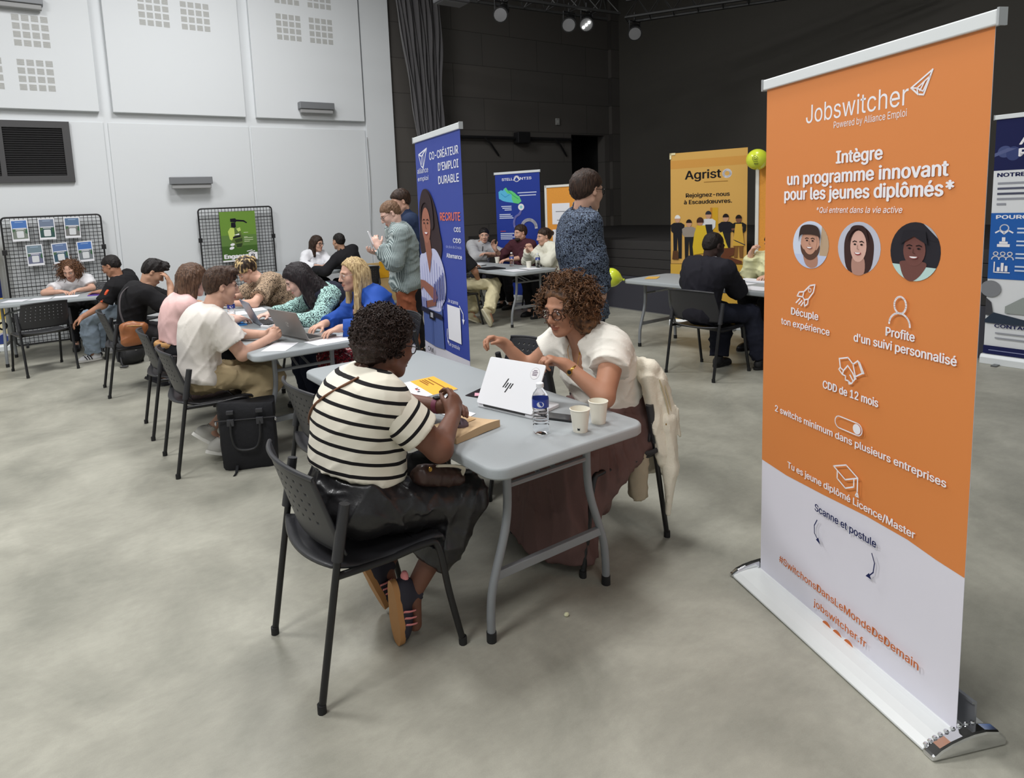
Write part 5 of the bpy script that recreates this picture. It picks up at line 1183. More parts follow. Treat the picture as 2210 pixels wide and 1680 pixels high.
# ---------------- man in the black jersey
P = (.86, 8.62, .57); ff = (-.72, .45, -.40)
R = person('man in a black jersey with an orange sleeve stripe and faded blue jeans', P, (.775, 8.52, .97), (.715, 8.54, 1.115), ff, 'tan', lat=(-.60, -.78, 0), latp=(-.60, -.78, 0), vox=.011, sc=1.06, hunch=.05,
    arms=dict(l=relaxed((.36, 8.42, .565), (.58, 8.40, .68), (-.8, .1, -.5), side=-1), r=relaxed((.60, 9.02, .775), (.80, 8.92, .75), (-.8, .4, 0))), legs=dict(l=dict(k=(.42, 8.62, .52), a=(.44, 8.66, .09), toe=(-.95, -.1, 0)), r=dict(k=(.55, 9.0, .50), a=(.62, 9.0, .09), toe=(-.6, .7, 0))),
    top=dict(mat=M_blk, name='jersey', hem=-.05, sleeve=.85, e=.018, loose=.03, fold=.005, seed=15), bottom=dict(mat=M_jean, name='jeans', loose=.035, fold=.008, len=.97), shoes=dict(mat=mat('sneaker_white', (220, 220, 222), .6), high=True, stripe=mat('sneaker_blackstripe', (24, 22, 28), .6)), face=dict(brow=(28, 20, 18), glasses=((60, 60, 64), .020, .0010, True)))
hair(R, 'crop', H_black, ff, vox=.008, vol=.006)
sh, el = R['sh']['l'], R['el']['l']; L = np.array(R['root'].location); z = MB(); side_ = unit(np.cross(el-sh, V3(.6, .2, 1)));
for k in range(9):
    p = sh+(el-sh)*(.15+.08*k)-L; q = unit(V3(-.45, -.85, .15)); z.ball(tuple(p+q*(.074+.006*math.sin(k))), (.018, .020, .014), 8)
z.build('sleeve_print', mat('jersey_orange', (226, 92, 52), .7), R['root'], smooth=True)
z = MB(); z.box((-.06, -.003, -.004), (.06, .003, .004)); o = z.build('chest_print', mat('jersey_white', (216, 216, 216), .7), R['root']); o.location = (.06, -.215, .345); o.rotation_euler = (.3, -.1, -.2)
# ---------------- woman in a white t-shirt behind the far table
P = (.45, 9.92, .57); ff = (-.30, -.80, -.50)
R = person('woman with wavy auburn hair in a white t-shirt writing beside the wire rack', P, (.36, 9.74, .905), (.335, 9.68, 1.035), ff, 'light', lat=(.98, -.15, 0), vox=.012, fem=True, hunch=.05, hs=.98,
    arms=dict(r=relaxed((.19, 9.45, .785), (.03, 9.62, .775), (.75, -.6, 0), side=-1), l=relaxed((.40, 9.42, .785), (.56, 9.66, .775), (-.7, -.6, 0), side=1)), legs=sitlegs(P, -.1, -1, kx=.38),
    top=dict(mat=cloth('white_cotton', (228, 226, 228)), name='t_shirt', hem=-.03, sleeve=.6, e=.016, loose=.02, fold=.005, seed=16), bottom=dict(mat=M_blacktr), shoes=SH_BLK, face=dict(brow=(80, 52, 38), half=True))
f, r, u = frame(ff); A = np.array([r, f, u]); c = R['H']; hp = lambda x, y, z: c+x*r+y*f+z*u
curls(R, hair_mat('hair_auburn', (62, 42, 30), (124, 86, 60), 70, .6), ff, (0, 0, 1), 1, 330, (.085, .09, .09), (0, -.03, .03), .011, .0052, .11, 2.2, mask=lambda x, y, z: not (y > .05 and abs(x) < .74 and z < .97), drop=1.1, vox=.009, parts=4,
      base=[('e', hp(0, -.028, .036), A, (.086, .10, .092), .02, dict(cut=[(hp(0, .088, .072), unit(.78*f-.62*u))])), ('c', hp(.078, -.02, -.0), hp(.092, .0, -.16), .04, .035, .03), ('c', hp(-.078, -.02, 0), hp(-.092, .0, -.16), .04, .035, .03), ('c', hp(0, -.07, -.0), hp(0, -.07, -.14), .06, .05, .04), ('e', hp(0, .095, -.04), A, (.054, .075, .105), .008, dict(sub=1))])
# ---------------- woman in leopard print
P = (2.15, 6.55, .57); ff = (-.72, -.10, -.68)
R = person('woman with blond-streaked dark hair in a leopard print top leaning over papers', P, (1.90, 6.60, .965), (1.765, 6.66, 1.075), ff, 'light', lat=(.1, -1, 0), latp=(0, -1, 0), vox=.011, fem=True, sc=1.08, hunch=.05,
    arms=dict(l=relaxed((1.50, 6.42, .785), (1.70, 6.22, .785), (-1, .3, 0), side=1), r=relaxed((1.46, 6.62, .785), (1.70, 6.86, .785), (-1, -.3, 0), side=-1)), legs=sitlegs(P, -1, 0),
    top=dict(mat=speckle('leopard_print', [(0, (52, 40, 36)), (.46, (196, 170, 142)), (.60, (70, 54, 46))], 105), name='blouse', hem=-.03, sleeve=.72, e=.018, loose=.03, fold=.006, seed=17, bust=1), bottom=dict(mat=M_blacktr), shoes=SH_BLK, face=dict(brow=(60, 44, 36), half=True))
def streak(N, L): return ramp(N, L, tex(N, L, 'Noise', 34, mapscale=(1, 1.6, .35), Detail=2), [(.40, (48, 38, 32)), (.50, (96, 80, 62)), (.60, (206, 178, 126))])
hair(R, 'short', node_mat('hair_streaked', streak, .5), ff, vox=.008, vol=.016, seed=6, fringe=.012); hair(R, 'bun', node_mat('hair_streaked', streak, .5), ff, vox=.009, vol=.006).name = 'hair_knot'
# ---------------- woman with long black hair
P = (2.17, 5.12, .57); ff = (-.84, .25, -.48)
R = person('woman with long black hair, a navy waistcoat and mint patterned sleeves', P, (1.905, 5.10, .97), (1.765, 5.12, 1.085), ff, 'pale', lat=(.05, -1, 0), latp=(0, -1, 0), vox=.010, fem=True, sc=1.12, hunch=.05,
    arms=dict(l=relaxed((1.60, 4.90, .79), (1.80, 4.80, .79), (-1, .15, 0), side=1), r=relaxed((1.60, 5.42, .785), (1.84, 5.50, .785), (-1, -.1, 0), side=-1)), legs=sitlegs(P, -1, 0),
    top=dict(mat=speckle('mint_print', [(0, (30, 44, 50)), (.47, (178, 216, 208))], 112), name='blouse', hem=-.04, sleeve=1.85, e=.016, loose=.018, fold=.005, seed=18, bust=1), bottom=dict(mat=cloth('navy_trouser', (36, 40, 56))), shoes=SH_BLK, face=dict(brow=(26, 20, 22)))
e = .048; ax, fw, lt, tl, N_ = R['ax'], R['fw'], R['lat'], R['tl'], R['N']; A = np.array([lt, fw, ax]); T = lambda l, y, a: R['P']+lt*l+fw*y+ax*a*tl
WC = grow('waistcoat', [('e', T(0, -.01, 0), A, (.19+e, .135+e, .12), .05), ('e', T(0, -.03, .33), A, (.17+e, .12+e, .17), .06), ('e', T(0, -.05, .68), A, (.165+e, .125+e, .18), .06, dict(sub=0)), ('c', N_+lt*.09-ax*.05, N_-lt*.09-ax*.05, 0.105, .105, .04),
     ('e', T(0, .15, .75), A, (.07, .12, .25), .02, dict(sub=1)), ('c', R['sh']['l']+(R['el']['l']-R['sh']['l'])*.22+lt*.05, R['sh']['l']+(R['el']['l']-R['sh']['l'])*1.1+lt*.05, .085, .085, .01, dict(sub=1)), ('c', R['sh']['r']+(R['el']['r']-R['sh']['r'])*.22-lt*.05, R['sh']['r']+(R['el']['r']-R['sh']['r'])*1.1-lt*.05, .085, .085, .01, dict(sub=1)), ('c', N_-ax*.02, R['H'], .06, .08, .01, dict(sub=1))], .011, cloth('navy_waistcoat', (34, 36, 50)), R['root'], folds(4, .004))
hair(R, 'long', hair_mat('hair_blue_black', (20, 17, 20), (48, 40, 42), 120, .12), ff, (0, .15, 1), vox=.008, vol=.016, length=.37, back=.13)
# ---------------- woman in the blue jacket
P = (2.21, 4.50, .58); ff = (-.95, .06, -.12)
R = person('woman with long blond hair in a bright blue jacket typing on a laptop', P, (2.09, 4.52, 1.0), (2.005, 4.555, 1.145), ff, 'light', lat=(0, -1, 0), vox=.009, fem=True, sc=1.06, hunch=.03,
    arms=dict(l=relaxed((1.74, 4.24, .80), (1.93, 4.14, .80), (-1, .1, -.12), side=1, curl=(18, 28, 18), spread=9), r=relaxed((1.72, 4.50, .80), (1.96, 4.68, .80), (-1, -.2, -.12), side=-1, curl=(18, 28, 18), spread=9)), legs=sitlegs(P, -1, 0),
    top=dict(mat=cloth('cobalt_jacket', (36, 76, 160), .75), name='jacket', hem=-.04, sleeve=1.88, e=.024, loose=.022, fold=.006, seed=19, bust=1, vox=.009, extra=[lambda R: ('e', R['N']+R['fw']*.14-R['ax']*.16, np.array([R['lat'], R['fw'], R['ax']]), (.05, .13, .30), .012, dict(sub=1))]),
    bottom=dict(mat=speckle('red_floral', [(0, (58, 28, 34)), (.44, (150, 40, 50)), (.52, (70, 32, 40)), (.60, (214, 176, 170))], 34), name='skirt', loose=.05, fold=.006), shoes=SH_BLK, face=dict(brow=(120, 92, 66), half=True, glasses=((196, 190, 184), .022, .0012, True)))
A = np.array([R['lat'], R['fw'], R['ax']]); grow('blouse', [('e', R['P']+R['ax']*.20+R['fw']*.03, A, (.12, .105, .24), .04), ('e', R['P']+R['ax']*.29+R['fw']*.075, A, (.12, .075, .09), .04)], .010, speckle('red_floral_top', [(0, (40, 26, 32)), (.48, (214, 120, 126)), (.56, (228, 200, 196))], 40), R['root'])
b = MB(); L = np.array(R['root'].location)
for t in (1, -1): b.tube([tuple(R['N']+R['lat']*.055*t+R['fw']*.03-L), tuple(R['N']+R['lat']*.05*t+R['fw']*.12-R['ax']*.08-L), tuple(R['N']+R['lat']*.02*t+R['fw']*.165-R['ax']*.30-L)], .011, 6, flat=.4)
b.build('lanyard', mat('lanyard_black', (22, 22, 24), .6), R['root'], smooth=True)
hair(R, 'long', hair_mat('hair_blond', (134, 106, 70), (222, 196, 146), 110, .10), ff, vox=.007, vol=.002, length=.42, front=.10, out=.03, part=.022)
# ---------------- the pair by the white wall
P = (4.03, 9.02, .57); ff = (-.25, .96, -.08)
R = person('man in a black jacket seated facing the white wall', P, (3.85, 9.06, 1.03), (3.805, 9.09, 1.185), ff, 'olive', lat=(-.95, -.25, 0), vox=.012, sc=1.05, hunch=.04,
    arms=dict(l=relaxed((3.42, 9.22, .785), (3.52, 8.98, .76), (0, 1, 0)), r=relaxed((3.82, 9.42, .785), (4.08, 9.22, .76), (-.6, .7, 0))), legs=sitlegs(P, -.1, 1),
    top=dict(mat=cloth('black_jacket', (32, 31, 34)), name='jacket', hem=-.08, sleeve=1.9, e=.022, loose=.018, fold=.005, seed=20, collar=1), bottom=dict(mat=M_blacktr), shoes=SH_BLK, face=dict(brow=(28, 20, 18)))
hair(R, 'crop', H_black, ff, vox=.008, vol=.0)
P = (3.70, 10.13, .57); ff = (.45, -.85, -.12)
R = person('woman with black glasses and a white blouse by the white wall', P, (3.755, 9.98, .99), (3.79, 9.95, 1.13), ff, 'light', lat=(1, .1, 0), vox=.012, fem=True,
    arms=dict(r=relaxed((3.66, 9.66, .79), (3.50, 9.86, .78), (.8, -.5, 0)), l=relaxed((3.80, 9.66, .79), (3.98, 9.84, .78), (-.8, -.5, 0))), legs=sitlegs(P, 0, -1),
    top=dict(mat=cloth('white_blouse', (234, 234, 238)), name='blouse', hem=-.05, sleeve=1.85, e=.02, loose=.03, fold=.006, seed=21, collar=1, bust=1), bottom=dict(mat=M_blacktr), shoes=SH_BLK, face=dict(brow=(30, 22, 20), glasses=((16, 16, 18), .022, .0026, True, True)))
hair(R, 'long', H_dkbrown, ff, vox=.008, vol=.008, length=.19)
# ---------------- the two men standing behind the blue banner
def checkshirt(N, L):
    a = tex(N, L, 'Wave', 26, wave_type='BANDS', bands_direction='Z'); b = tex(N, L, 'Wave', 26, wave_type='BANDS', bands_direction='X')
    m = N.new('ShaderNodeMath'); m.operation = 'ADD'; L.new(a, m.inputs[0]); L.new(b, m.inputs[1])
    h = N.new('ShaderNodeMath'); h.operation = 'MULTIPLY'; h.inputs[1].default_value = .5; L.new(m.outputs[0], h.inputs[0])
    return ramp(N, L, h.outputs[0], [(.15, (48, 62, 66)), (.5, (134, 150, 150)), (.85, (206, 214, 212))])
M_trainer = dict(mat=mat('shoe_brown', (96, 64, 46), .6))
P = (3.0, 5.58, .90); ff = (-.80, .25, -.52)
R = person('standing man in a checked shirt and rust trousers holding a phone', P, (2.935, 5.56, 1.445), (2.885, 5.575, 1.585), ff, 'pale', lat=(-.35, -.94, 0), latp=(-.45, -.89, 0), vox=.011, sc=1.1, hunch=.03, sw=.195,
    arms=dict(l=relaxed((2.70, 5.50, 1.27), (2.79, 5.37, 1.13), (-.25, .35, .85), n=(.2, .6, .4), side=1, curl=(35, 45, 30)), r=relaxed((2.82, 5.74, 1.20), (3.03, 5.80, 1.11), (-.9, -.3, .1), n=(0, 0, 1), side=-1)),
    legs=dict(l=dict(k=(2.98, 5.50, .50), a=(2.98, 5.52, .09), toe=(-.8, .6, 0)), r=dict(k=(3.05, 5.70, .50), a=(3.06, 5.72, .09), toe=(-.8, .6, 0))),
    top=dict(mat=node_mat("check_shirt", checkshirt, .85), hem=-.06, sleeve=1.9, e=.032, loose=.022, fold=.006, seed=22, collar=1), bottom=dict(mat=cloth('rust_chino', (150, 88, 62)), waist=.06, loose=.03, fold=.006, len=.96), shoes=M_trainer, face=dict(brow=(120, 84, 60), half=True, glasses=((70, 50, 44), .021, .0014, True)))
hair(R, 'crop', hair_mat('hair_ginger', (92, 68, 52), (140, 110, 86), 130, .4), ff, vox=.008, vol=.0)
t = thing('mobile_phone', 'white mobile phone in the hand of the man in the checked shirt', 'phone', (2.662, 5.565, 1.36)); t.rotation_euler = (1.2, .1, .9)
MB().prism(rrect(-.036, -.072, .036, .072, .009, 3), -.004, .004).build('case', mat('phone_white', (236, 236, 240), .35), t, bevel=.002); MB().prism(rrect(-.033, -.068, .033, .068, .007, 3), -.0046, -.004).build('screen', mat('phone_screen_pale', (200, 206, 214), .1), t)
P = (3.36, 6.10, .95); ff = (-.90, .10, -.25)
R = person('standing dark-haired man in a navy sweater behind the man in the checked shirt', P, (3.31, 6.06, 1.555), (3.255, 6.05, 1.70), ff, 'light', lat=(-.2, -.98, 0), vox=.012, sc=1.08,
    arms=dict(l=relaxed((3.20, 5.86, .98), (3.36, 5.84, 1.22), (-.4, 0, -1), n=(0, 1, 0)), r=relaxed((3.30, 6.34, .98), (3.40, 6.32, 1.22), (-.3, 0, -1), n=(0, -1, 0), side=-1)), legs=dict(l=dict(k=(3.34, 6.0, .5), a=(3.38, 6.0, .09), toe=(-1, 0, 0)), r=dict(k=(3.34, 6.2, .5), a=(3.38, 6.2, .09), toe=(-1, 0, 0))),
    top=dict(mat=cloth('navy_sweater', (40, 52, 78)), name='sweater', hem=-.06, sleeve=1.9, e=.022, fold=.005, seed=23, collar=1), bottom=dict(mat=M_blacktr, waist=.06), shoes=SH_BLK, face=dict(brow=(30, 22, 20)))
hair(R, 'short', H_dkbrown, ff, vox=.008, vol=.010)
# ---------------- man standing in the patterned shirt
P = (2.93, 2.99, .93); ff = (.90, -.02, -.10)
R = person('standing man in a dark blue patterned shirt looking away to the right', P, (2.90, 2.99, 1.535), (2.93, 2.965, 1.685), ff, 'light', lat=(.5, .87, 0), vox=.009, sc=1.0, hunch=.035, sw=.165,
    arms=dict(r=relaxed((2.935, 2.86, 1.045), (2.862, 2.85, 1.26), (.15, .05, -1), n=(-.5, .8, 0), side=-1), l=relaxed((2.99, 3.10, 1.02), (2.93, 3.12, 1.25), (.1, 0, -1), n=(0, -1, 0), side=1)), legs=dict(l=dict(k=(2.98, 3.08, .5), a=(2.94, 3.08, .09), toe=(.9, -.4, 0)), r=dict(k=(2.94, 2.90, .5), a=(2.90, 2.90, .09), toe=(.9, -.4, 0))),
    top=dict(mat=speckle('blue_floral', [(0, (28, 32, 44)), (.48, (118, 132, 152)), (.56, (52, 60, 80))], 88), hem=-.06, sleeve=1.92, e=.026, loose=.02, fold=.006, seed=24, collar=1), bottom=dict(mat=cloth('dark_chino', (34, 36, 44)), waist=.06, loose=.02, len=.97), shoes=SH_BLK,
    face=dict(brow=(40, 30, 26), glasses=((18, 18, 20), .022, .0022, True, True)))
hair(R, 'short', H_dkbrown, ff, vox=.007, vol=.010, seed=9)
# ---------------- man in the dark suit
P = (4.98, 3.62, .57); ff = (.93, -.20, -.30)
R = person('man in a dark suit seated with his back to us by the balloon', P, (5.06, 3.60, 1.02), (5.10, 3.585, 1.165), ff, 'dark', lat=(.10, 1, 0), vox=.011, sc=1.1, hunch=.05, sw=.20,
    arms=dict(l=relaxed((5.42, 3.86, .785), (5.22, 3.94, .80), (1, -.3, 0)), r=relaxed((5.50, 3.62, .785), (5.27, 3.46, .76), (.9, .3, 0), side=-1)), legs=dict(l=dict(k=(5.40, 3.70, .52), a=(5.30, 3.66, .09), toe=(1, 0, 0)), r=dict(k=(5.42, 3.42, .52), a=(5.48, 3.34, .09), toe=(.9, -.3, 0))),
    top=dict(mat=cloth('dark_suit', (34, 33, 40)), name='suit_jacket', hem=-.09, sleeve=1.92, e=.028, loose=.02, fold=.005, seed=25), bottom=dict(mat=cloth('suit_trouser', (32, 34, 46)), loose=.035, fold=.006, len=.97), shoes=SH_BLK, face=dict(brow=(20, 16, 16)))
hair(R, 'crop', hair_mat('hair_shaved', (22, 17, 16), (40, 32, 30), 200, 1), ff, vox=.008, vol=-.004)
nk = unit(R['H']-R['N']); grow('collar', [('c', R['N']-nk*.02, R['N']+nk*.042, .074, .066, .005), ('c', R['N']-nk*.05, R['H'], .058, .058, .004, dict(sub=1))], .007, cloth('white_shirt', (230, 230, 236)), R['root'])
# ---------------- person with the pen half hidden by the orange banner
P = (6.48, 3.78, .57); ff = (-.90, .25, -.35)
R = person('person in a pale lime cardigan holding up a pen', P, (6.40, 3.78, .96), (6.40, 3.78, 1.10), ff, 'light', lat=(0, -1, 0), vox=.012, fem=True,
    arms=dict(r=relaxed((6.30, 3.98, .985), (6.36, 4.02, .775), (-.1, -.4, 1), n=(.3, -.9, .2), side=-1, curl=(40, 50, 40)), l=relaxed((6.10, 3.66, .785), (6.28, 3.52, .78), (-1, .2, 0))), legs=sitlegs(P, -1, 0),
    top=dict(mat=cloth('pale_lime', (216, 214, 170)), name='cardigan', hem=-.05, sleeve=1.85, e=.03, loose=.03, fold=.009, seed=26, bust=1), bottom=dict(mat=M_blacktr), shoes=SH_BLK, face=dict(brow=(40, 30, 26)))
hair(R, 'bun', H_black, ff, vox=.009, vol=.002)
t = thing('pen', 'dark pen held up by the person in the pale lime cardigan', 'pen', (6.26, 4.02, 1.08)); o = MB().tube([(0, 0, 0), (-.08, .06, .05)], .005, 8).build('barrel', mat('pen_dark', (50, 54, 70), .4), t, smooth=True); MB().tube([(-.08, .06, .05), (-.10, .075, .062)], [.005, .001], 8).build('tip', M_black, t)
# ---------------- the group at the table in the middle distance
P = (4.72, 7.36, .57); ff = (.95, .2, -.15)
R = person('person in a black t-shirt and beige trousers mostly hidden by the blue banner', P, (4.76, 7.36, 1.02), (4.80, 7.37, 1.165), ff, 'tan', lat=(0, 1, 0), vox=.012,
    arms=dict(r=relaxed((5.00, 7.18, .62), (4.90, 7.10, .74), (.6, .5, -.4), side=-1), l=relaxed((5.12, 7.52, .785), (4.94, 7.60, .78), (1, -.3, 0))), legs=dict(r=dict(k=(5.24, 7.12, .53), a=(4.96, 6.90, .20), toe=(.3, -.3, -.85), up=(.8, 0, .35)), l=dict(k=(5.14, 7.48, .52), a=(4.96, 7.30, .12), toe=(.8, -.2, -.4))),
    top=dict(mat=M_blk, name='t_shirt', hem=-.05, sleeve=.8, e=.02, loose=.03, seed=27), bottom=dict(mat=cloth('beige_trouser', (206, 196, 160)), loose=.035, fold=.008, seed=6), shoes=dict(mat=mat('shoe_beige', (170, 160, 130), .8), sole=mat('sole_beige', (190, 184, 160), .8)))
hair(R, 'short', H_black, ff, vox=.009)
P = (6.22, 8.95, .57); ff = (-.50, -.80, -.10)
R = person('man in a grey zip sweatshirt with folded arms at the far end of the table', P, (6.28, 8.86, .975), (6.30, 8.82, 1.12), ff, 'light', lat=(.90, -.42, 0), vox=.012, sc=1.05,
    arms=dict(r=relaxed((6.28, 8.52, .80), (5.98, 8.62, .785), (1, .1, .1), side=-1), l=relaxed((6.14, 8.50, .83), (6.50, 8.52, .785), (-1, .1, .2), side=1)), legs=sitlegs(P, -.3, -.9),
    top=dict(mat=cloth('grey_sweat', (176, 176, 178)), name='sweatshirt', hem=-.05, sleeve=1.55, e=.024, loose=.03, fold=.006, seed=28, collar=1), bottom=dict(mat=M_blacktr), shoes=SH_BLK, face=dict(brow=(30, 22, 20)))
hair(R, 'short', H_black, ff, vox=.008, vol=.004)
b = MB(); L = np.array(R['root'].location); b.tube([tuple(R['N']+R['fw']*.10-R['ax']*.02-L), tuple(R['N']+R['fw']*.135-R['ax']*.12-L)], .006, 6); b.build('zip', M_black, R['root'])
P = (6.42, 7.95, .57); ff = (-.95, .05, -.12)
R = person('man in a maroon shirt with a pale sleeve seated before the map banner', P, (6.40, 7.93, 1.02), (6.36, 7.92, 1.17), ff, 'light', lat=(.2, -.97, 0), vox=.012, sc=1.08,
    arms=dict(l=relaxed((5.95, 7.72, .785), (6.18, 7.66, .80), (-1, .2, 0)), r=relaxed((6.06, 8.20, .93), (6.22, 8.26, .79), (-.4, .1, .9), n=(0, -1, 0), side=-1)), legs=sitlegs(P, -1, 0),
    top=dict(mat=cloth('maroon_shirt', (74, 40, 48)), hem=-.05, sleeve=1.2, e=.022, loose=.02, fold=.006, seed=29, collar=1), bottom=dict(mat=M_blacktr), shoes=SH_BLK, face=dict(brow=(30, 22, 20)))
hair(R, 'short', H_dkbrown, ff, vox=.008, vol=.006); grow('beard', [('e', R['H']+unit(ff)*.055-V3(0, 0, .088), np.array([frame(ff)[1], frame(ff)[0], frame(ff)[2]]), (.052, .05, .04), .02), ('e', R['H']+unit(ff)*.02-V3(0, 0, .03), np.array([frame(ff)[1], frame(ff)[0], frame(ff)[2]]), (.06, .075, .085), .01, dict(sub=1))], .007, mat('beard_stubble', (58, 44, 40), .9), R['root'])
P = (6.22, 7.02, .57); ff = (-.90, .25, -.15)
R = person('woman with a dark bun in a white jacket with hands clasped before her chin', P, (6.14, 7.02, .995), (6.10, 7.06, 1.14), ff, 'light', lat=(0, -1, 0), vox=.012, fem=True, sc=1.04,
    arms=dict(l=relaxed((5.86, 7.06, .96), (5.98, 6.86, .785), (-.3, .3, .9), n=(.2, .9, 0), side=-1, curl=(45, 50, 40)), r=relaxed((5.86, 7.14, .96), (5.98, 7.30, .785), (-.3, -.3, .9), n=(.2, -.9, 0), side=1, curl=(45, 50, 40))), legs=sitlegs(P, -1, 0),
    top=dict(mat=cloth('white_jacket', (224, 222, 206)), name='jacket', hem=-.08, sleeve=1.9, e=.026, loose=.022, fold=.006, seed=30, collar=1, bust=1), bottom=dict(mat=M_blacktr), shoes=SH_BLK, face=dict(brow=(30, 22, 20)))
hair(R, 'bun', H_dkbrown, ff, vox=.008, vol=.002)
# ================================================================ things on and around the tables
def V(*a): return Vector(a)
M_paper = mat('paper_white', (232, 232, 236), .8)
def paper(pts, z, label, group='loose papers on the tables', m=None, th=.0015, name='paper_sheet', cat='paper', art=None):
    """flat sheet with the given corners"""
    c = sum((Vector((*p, 0)) for p in pts), V(0, 0, 0))/len(pts); t = thing(name, label, cat, (c.x, c.y, z), 0, group)
    MB().prism([(p[0]-c.x, p[1]-c.y) for p in pts], 0, th).build('sheet', m or M_paper, t)
    if art:
        for k, (rgb, polys) in enumerate(art):
            b = MB()
            for q in polys: b.prism([(x-c.x, y-c.y) for x, y in q], th, th+.0003+.0001*k)
            b.build('print', flat(rgb), t)
    return t
def quad(o, e, n, u0, v0, u1, v1): return [(o[0]+e[0]*u+n[0]*v, o[1]+e[1]*u+n[1]*v) for u, v in ((u0, v0), (u1, v0), (u1, v1), (u0, v1))]
def laptop(label, BL, BR, s, tt, M_l, base_depth=.22, logo=None, group=None):
    BL, BR = Vector((*BL, 0)), Vector((*BR, 0)); e = BR-BL; w = e.length; e.normalize()
    t = thing('laptop', label, 'laptop', (BL.x, BL.y, .741), math.atan2(e.y, e.x), group)
    # local: x along the hinge, +y away from the lid back (towards the user)
    MB().prism(rrect(0, 0, w, base_depth, .012, 4), 0, .014).build('base', M_l, t, bevel=.002)
    kb = MB()
    for i in range(12):
        for j in range(5): kb.box((.03+i*(w-.06)/12, .03+j*.019, .014), (.03+(i+.85)*(w-.06)/12, .046+j*.019, .0158))
    kb.build('keyboard', mat('key_black', (28, 28, 30), .5), t); MB().box((w/2-.05, base_depth*.66, .014), (w/2+.05, base_depth*.96, .0146)).build('touchpad', mat('touchpad', (150, 152, 156), .35), t)
    up = Vector((0, -s, tt)); h = up.length; up.normalize(); nn = Vector((0, -up.z, up.y)) if up.z else Vector((0, -1, 0))
    M = Matrix(((1, 0, 0, 0), (0, up.y, nn.y, 0), (0, up.z, nn.z, .016), (0, 0, 0, 1)))
    lid = MB().prism(rrect(0, 0, w, h, .010, 4), 0, .006, M=M).build('lid', M_l, t, bevel=.0015)
    MB().prism(rrect(.008, .012, w-.008, h-.008, .004, 3), -.0008, 0, M=M).build('screen', mat('screen_dark', (26, 28, 34), .12), lid)
    MB().tube([(.04, 0, .014), (w-.04, 0, .014)], .006, 8).build('hinge', mat('hinge_dark', (36, 36, 38), .4), t)
    if logo: logo(lid, M, w, h)
    return t
def hp_logo(lid, M, w, h):
    b = MB(); cx, cy = w*.48, h*.47
    def bar(x, y0, y1, wd=.006): b.prism([(x+cx+y*.42, y+cy) for x, y in ()] if 0 else [(cx+x+y0*.42, cy+y0), (cx+x+wd+y0*.42, cy+y0), (cx+x+wd+y1*.42, cy+y1), (cx+x+y1*.42, cy+y1)], .006, .0066, M=M)
    bar(-.026, -.012, .030); bar(-.014, -.012, .012); bar(.000, -.032, .012); bar(.012, -.012, .012)
    b.build('logo', mat('logo_black', (28, 28, 30), .3), lid)
    s = MB(); s.prism([(w*.86+.023*math.cos(a*.2617), h*.80+.026*math.sin(a*.2617)) for a in range(24)], .006, .0064, M=M); st = s.build('sticker', mat('sticker_rim', (176, 174, 176), .6), lid); s = MB(); s.prism([(w*.86+.0215*math.cos(a*.2617), h*.80+.0245*math.sin(a*.2617)) for a in range(24)], .0064, .0065, M=M); s.build('sticker_face', mat('sticker_white', (226, 224, 226), .6), st)
    s = MB()
    for k, (v, q) in enumerate(((.011, .009), (.004, .014), (-.003, .012), (-.009, .012))): s.prism([(w*.86-q, h*.80+v), (w*.86+q, h*.80+v), (w*.86+q, h*.80+v+.003), (w*.86-q, h*.80+v+.003)], .0066, .0069, M=M)
    s.build('sticker_print', flat((90, 70, 90)), st)
def round_logo(lid, M, w, h):
    s = MB(); P = [(w*.5+.017*math.cos(2*math.pi*k/20), h*.5+.017*math.sin(2*math.pi*k/20)) for k in range(21)]
    for p, q in zip(P, P[1:]): s.tube([M @ Vector((*p, .0062)), M @ Vector((*q, .0062))], .0012, 4)
    for x in (-.004, .005): s.tube([M @ Vector((w*.5+x-.004, h*.5-.009, .0062)), M @ Vector((w*.5+x+.003, h*.5+.009, .0062))], .0012, 4)
    s.build('logo', mat('logo_pale', (190, 188, 184), .3), lid)
M_lw = mat('laptop_white', (226, 227, 230), .35); M_ls = mat('laptop_silver', (142, 138, 134), .35, .35); M_lb = mat('laptop_bluegrey', (120, 128, 142), .3, .3)
laptop('white laptop half closed in front of the woman with curly hair', (1.553, 2.278), (1.627, 1.985), -.11, .186, M_lw, .20, hp_logo)
laptop('silver laptop with its back towards the man in the white t-shirt', (1.423, 4.605), (1.505, 4.227), .084, .20, M_ls, .23, round_logo)
laptop('blue grey laptop in front of the woman with long black hair', (1.44, 5.40), (1.425, 5.06), .085, .19, M_lb, .22)
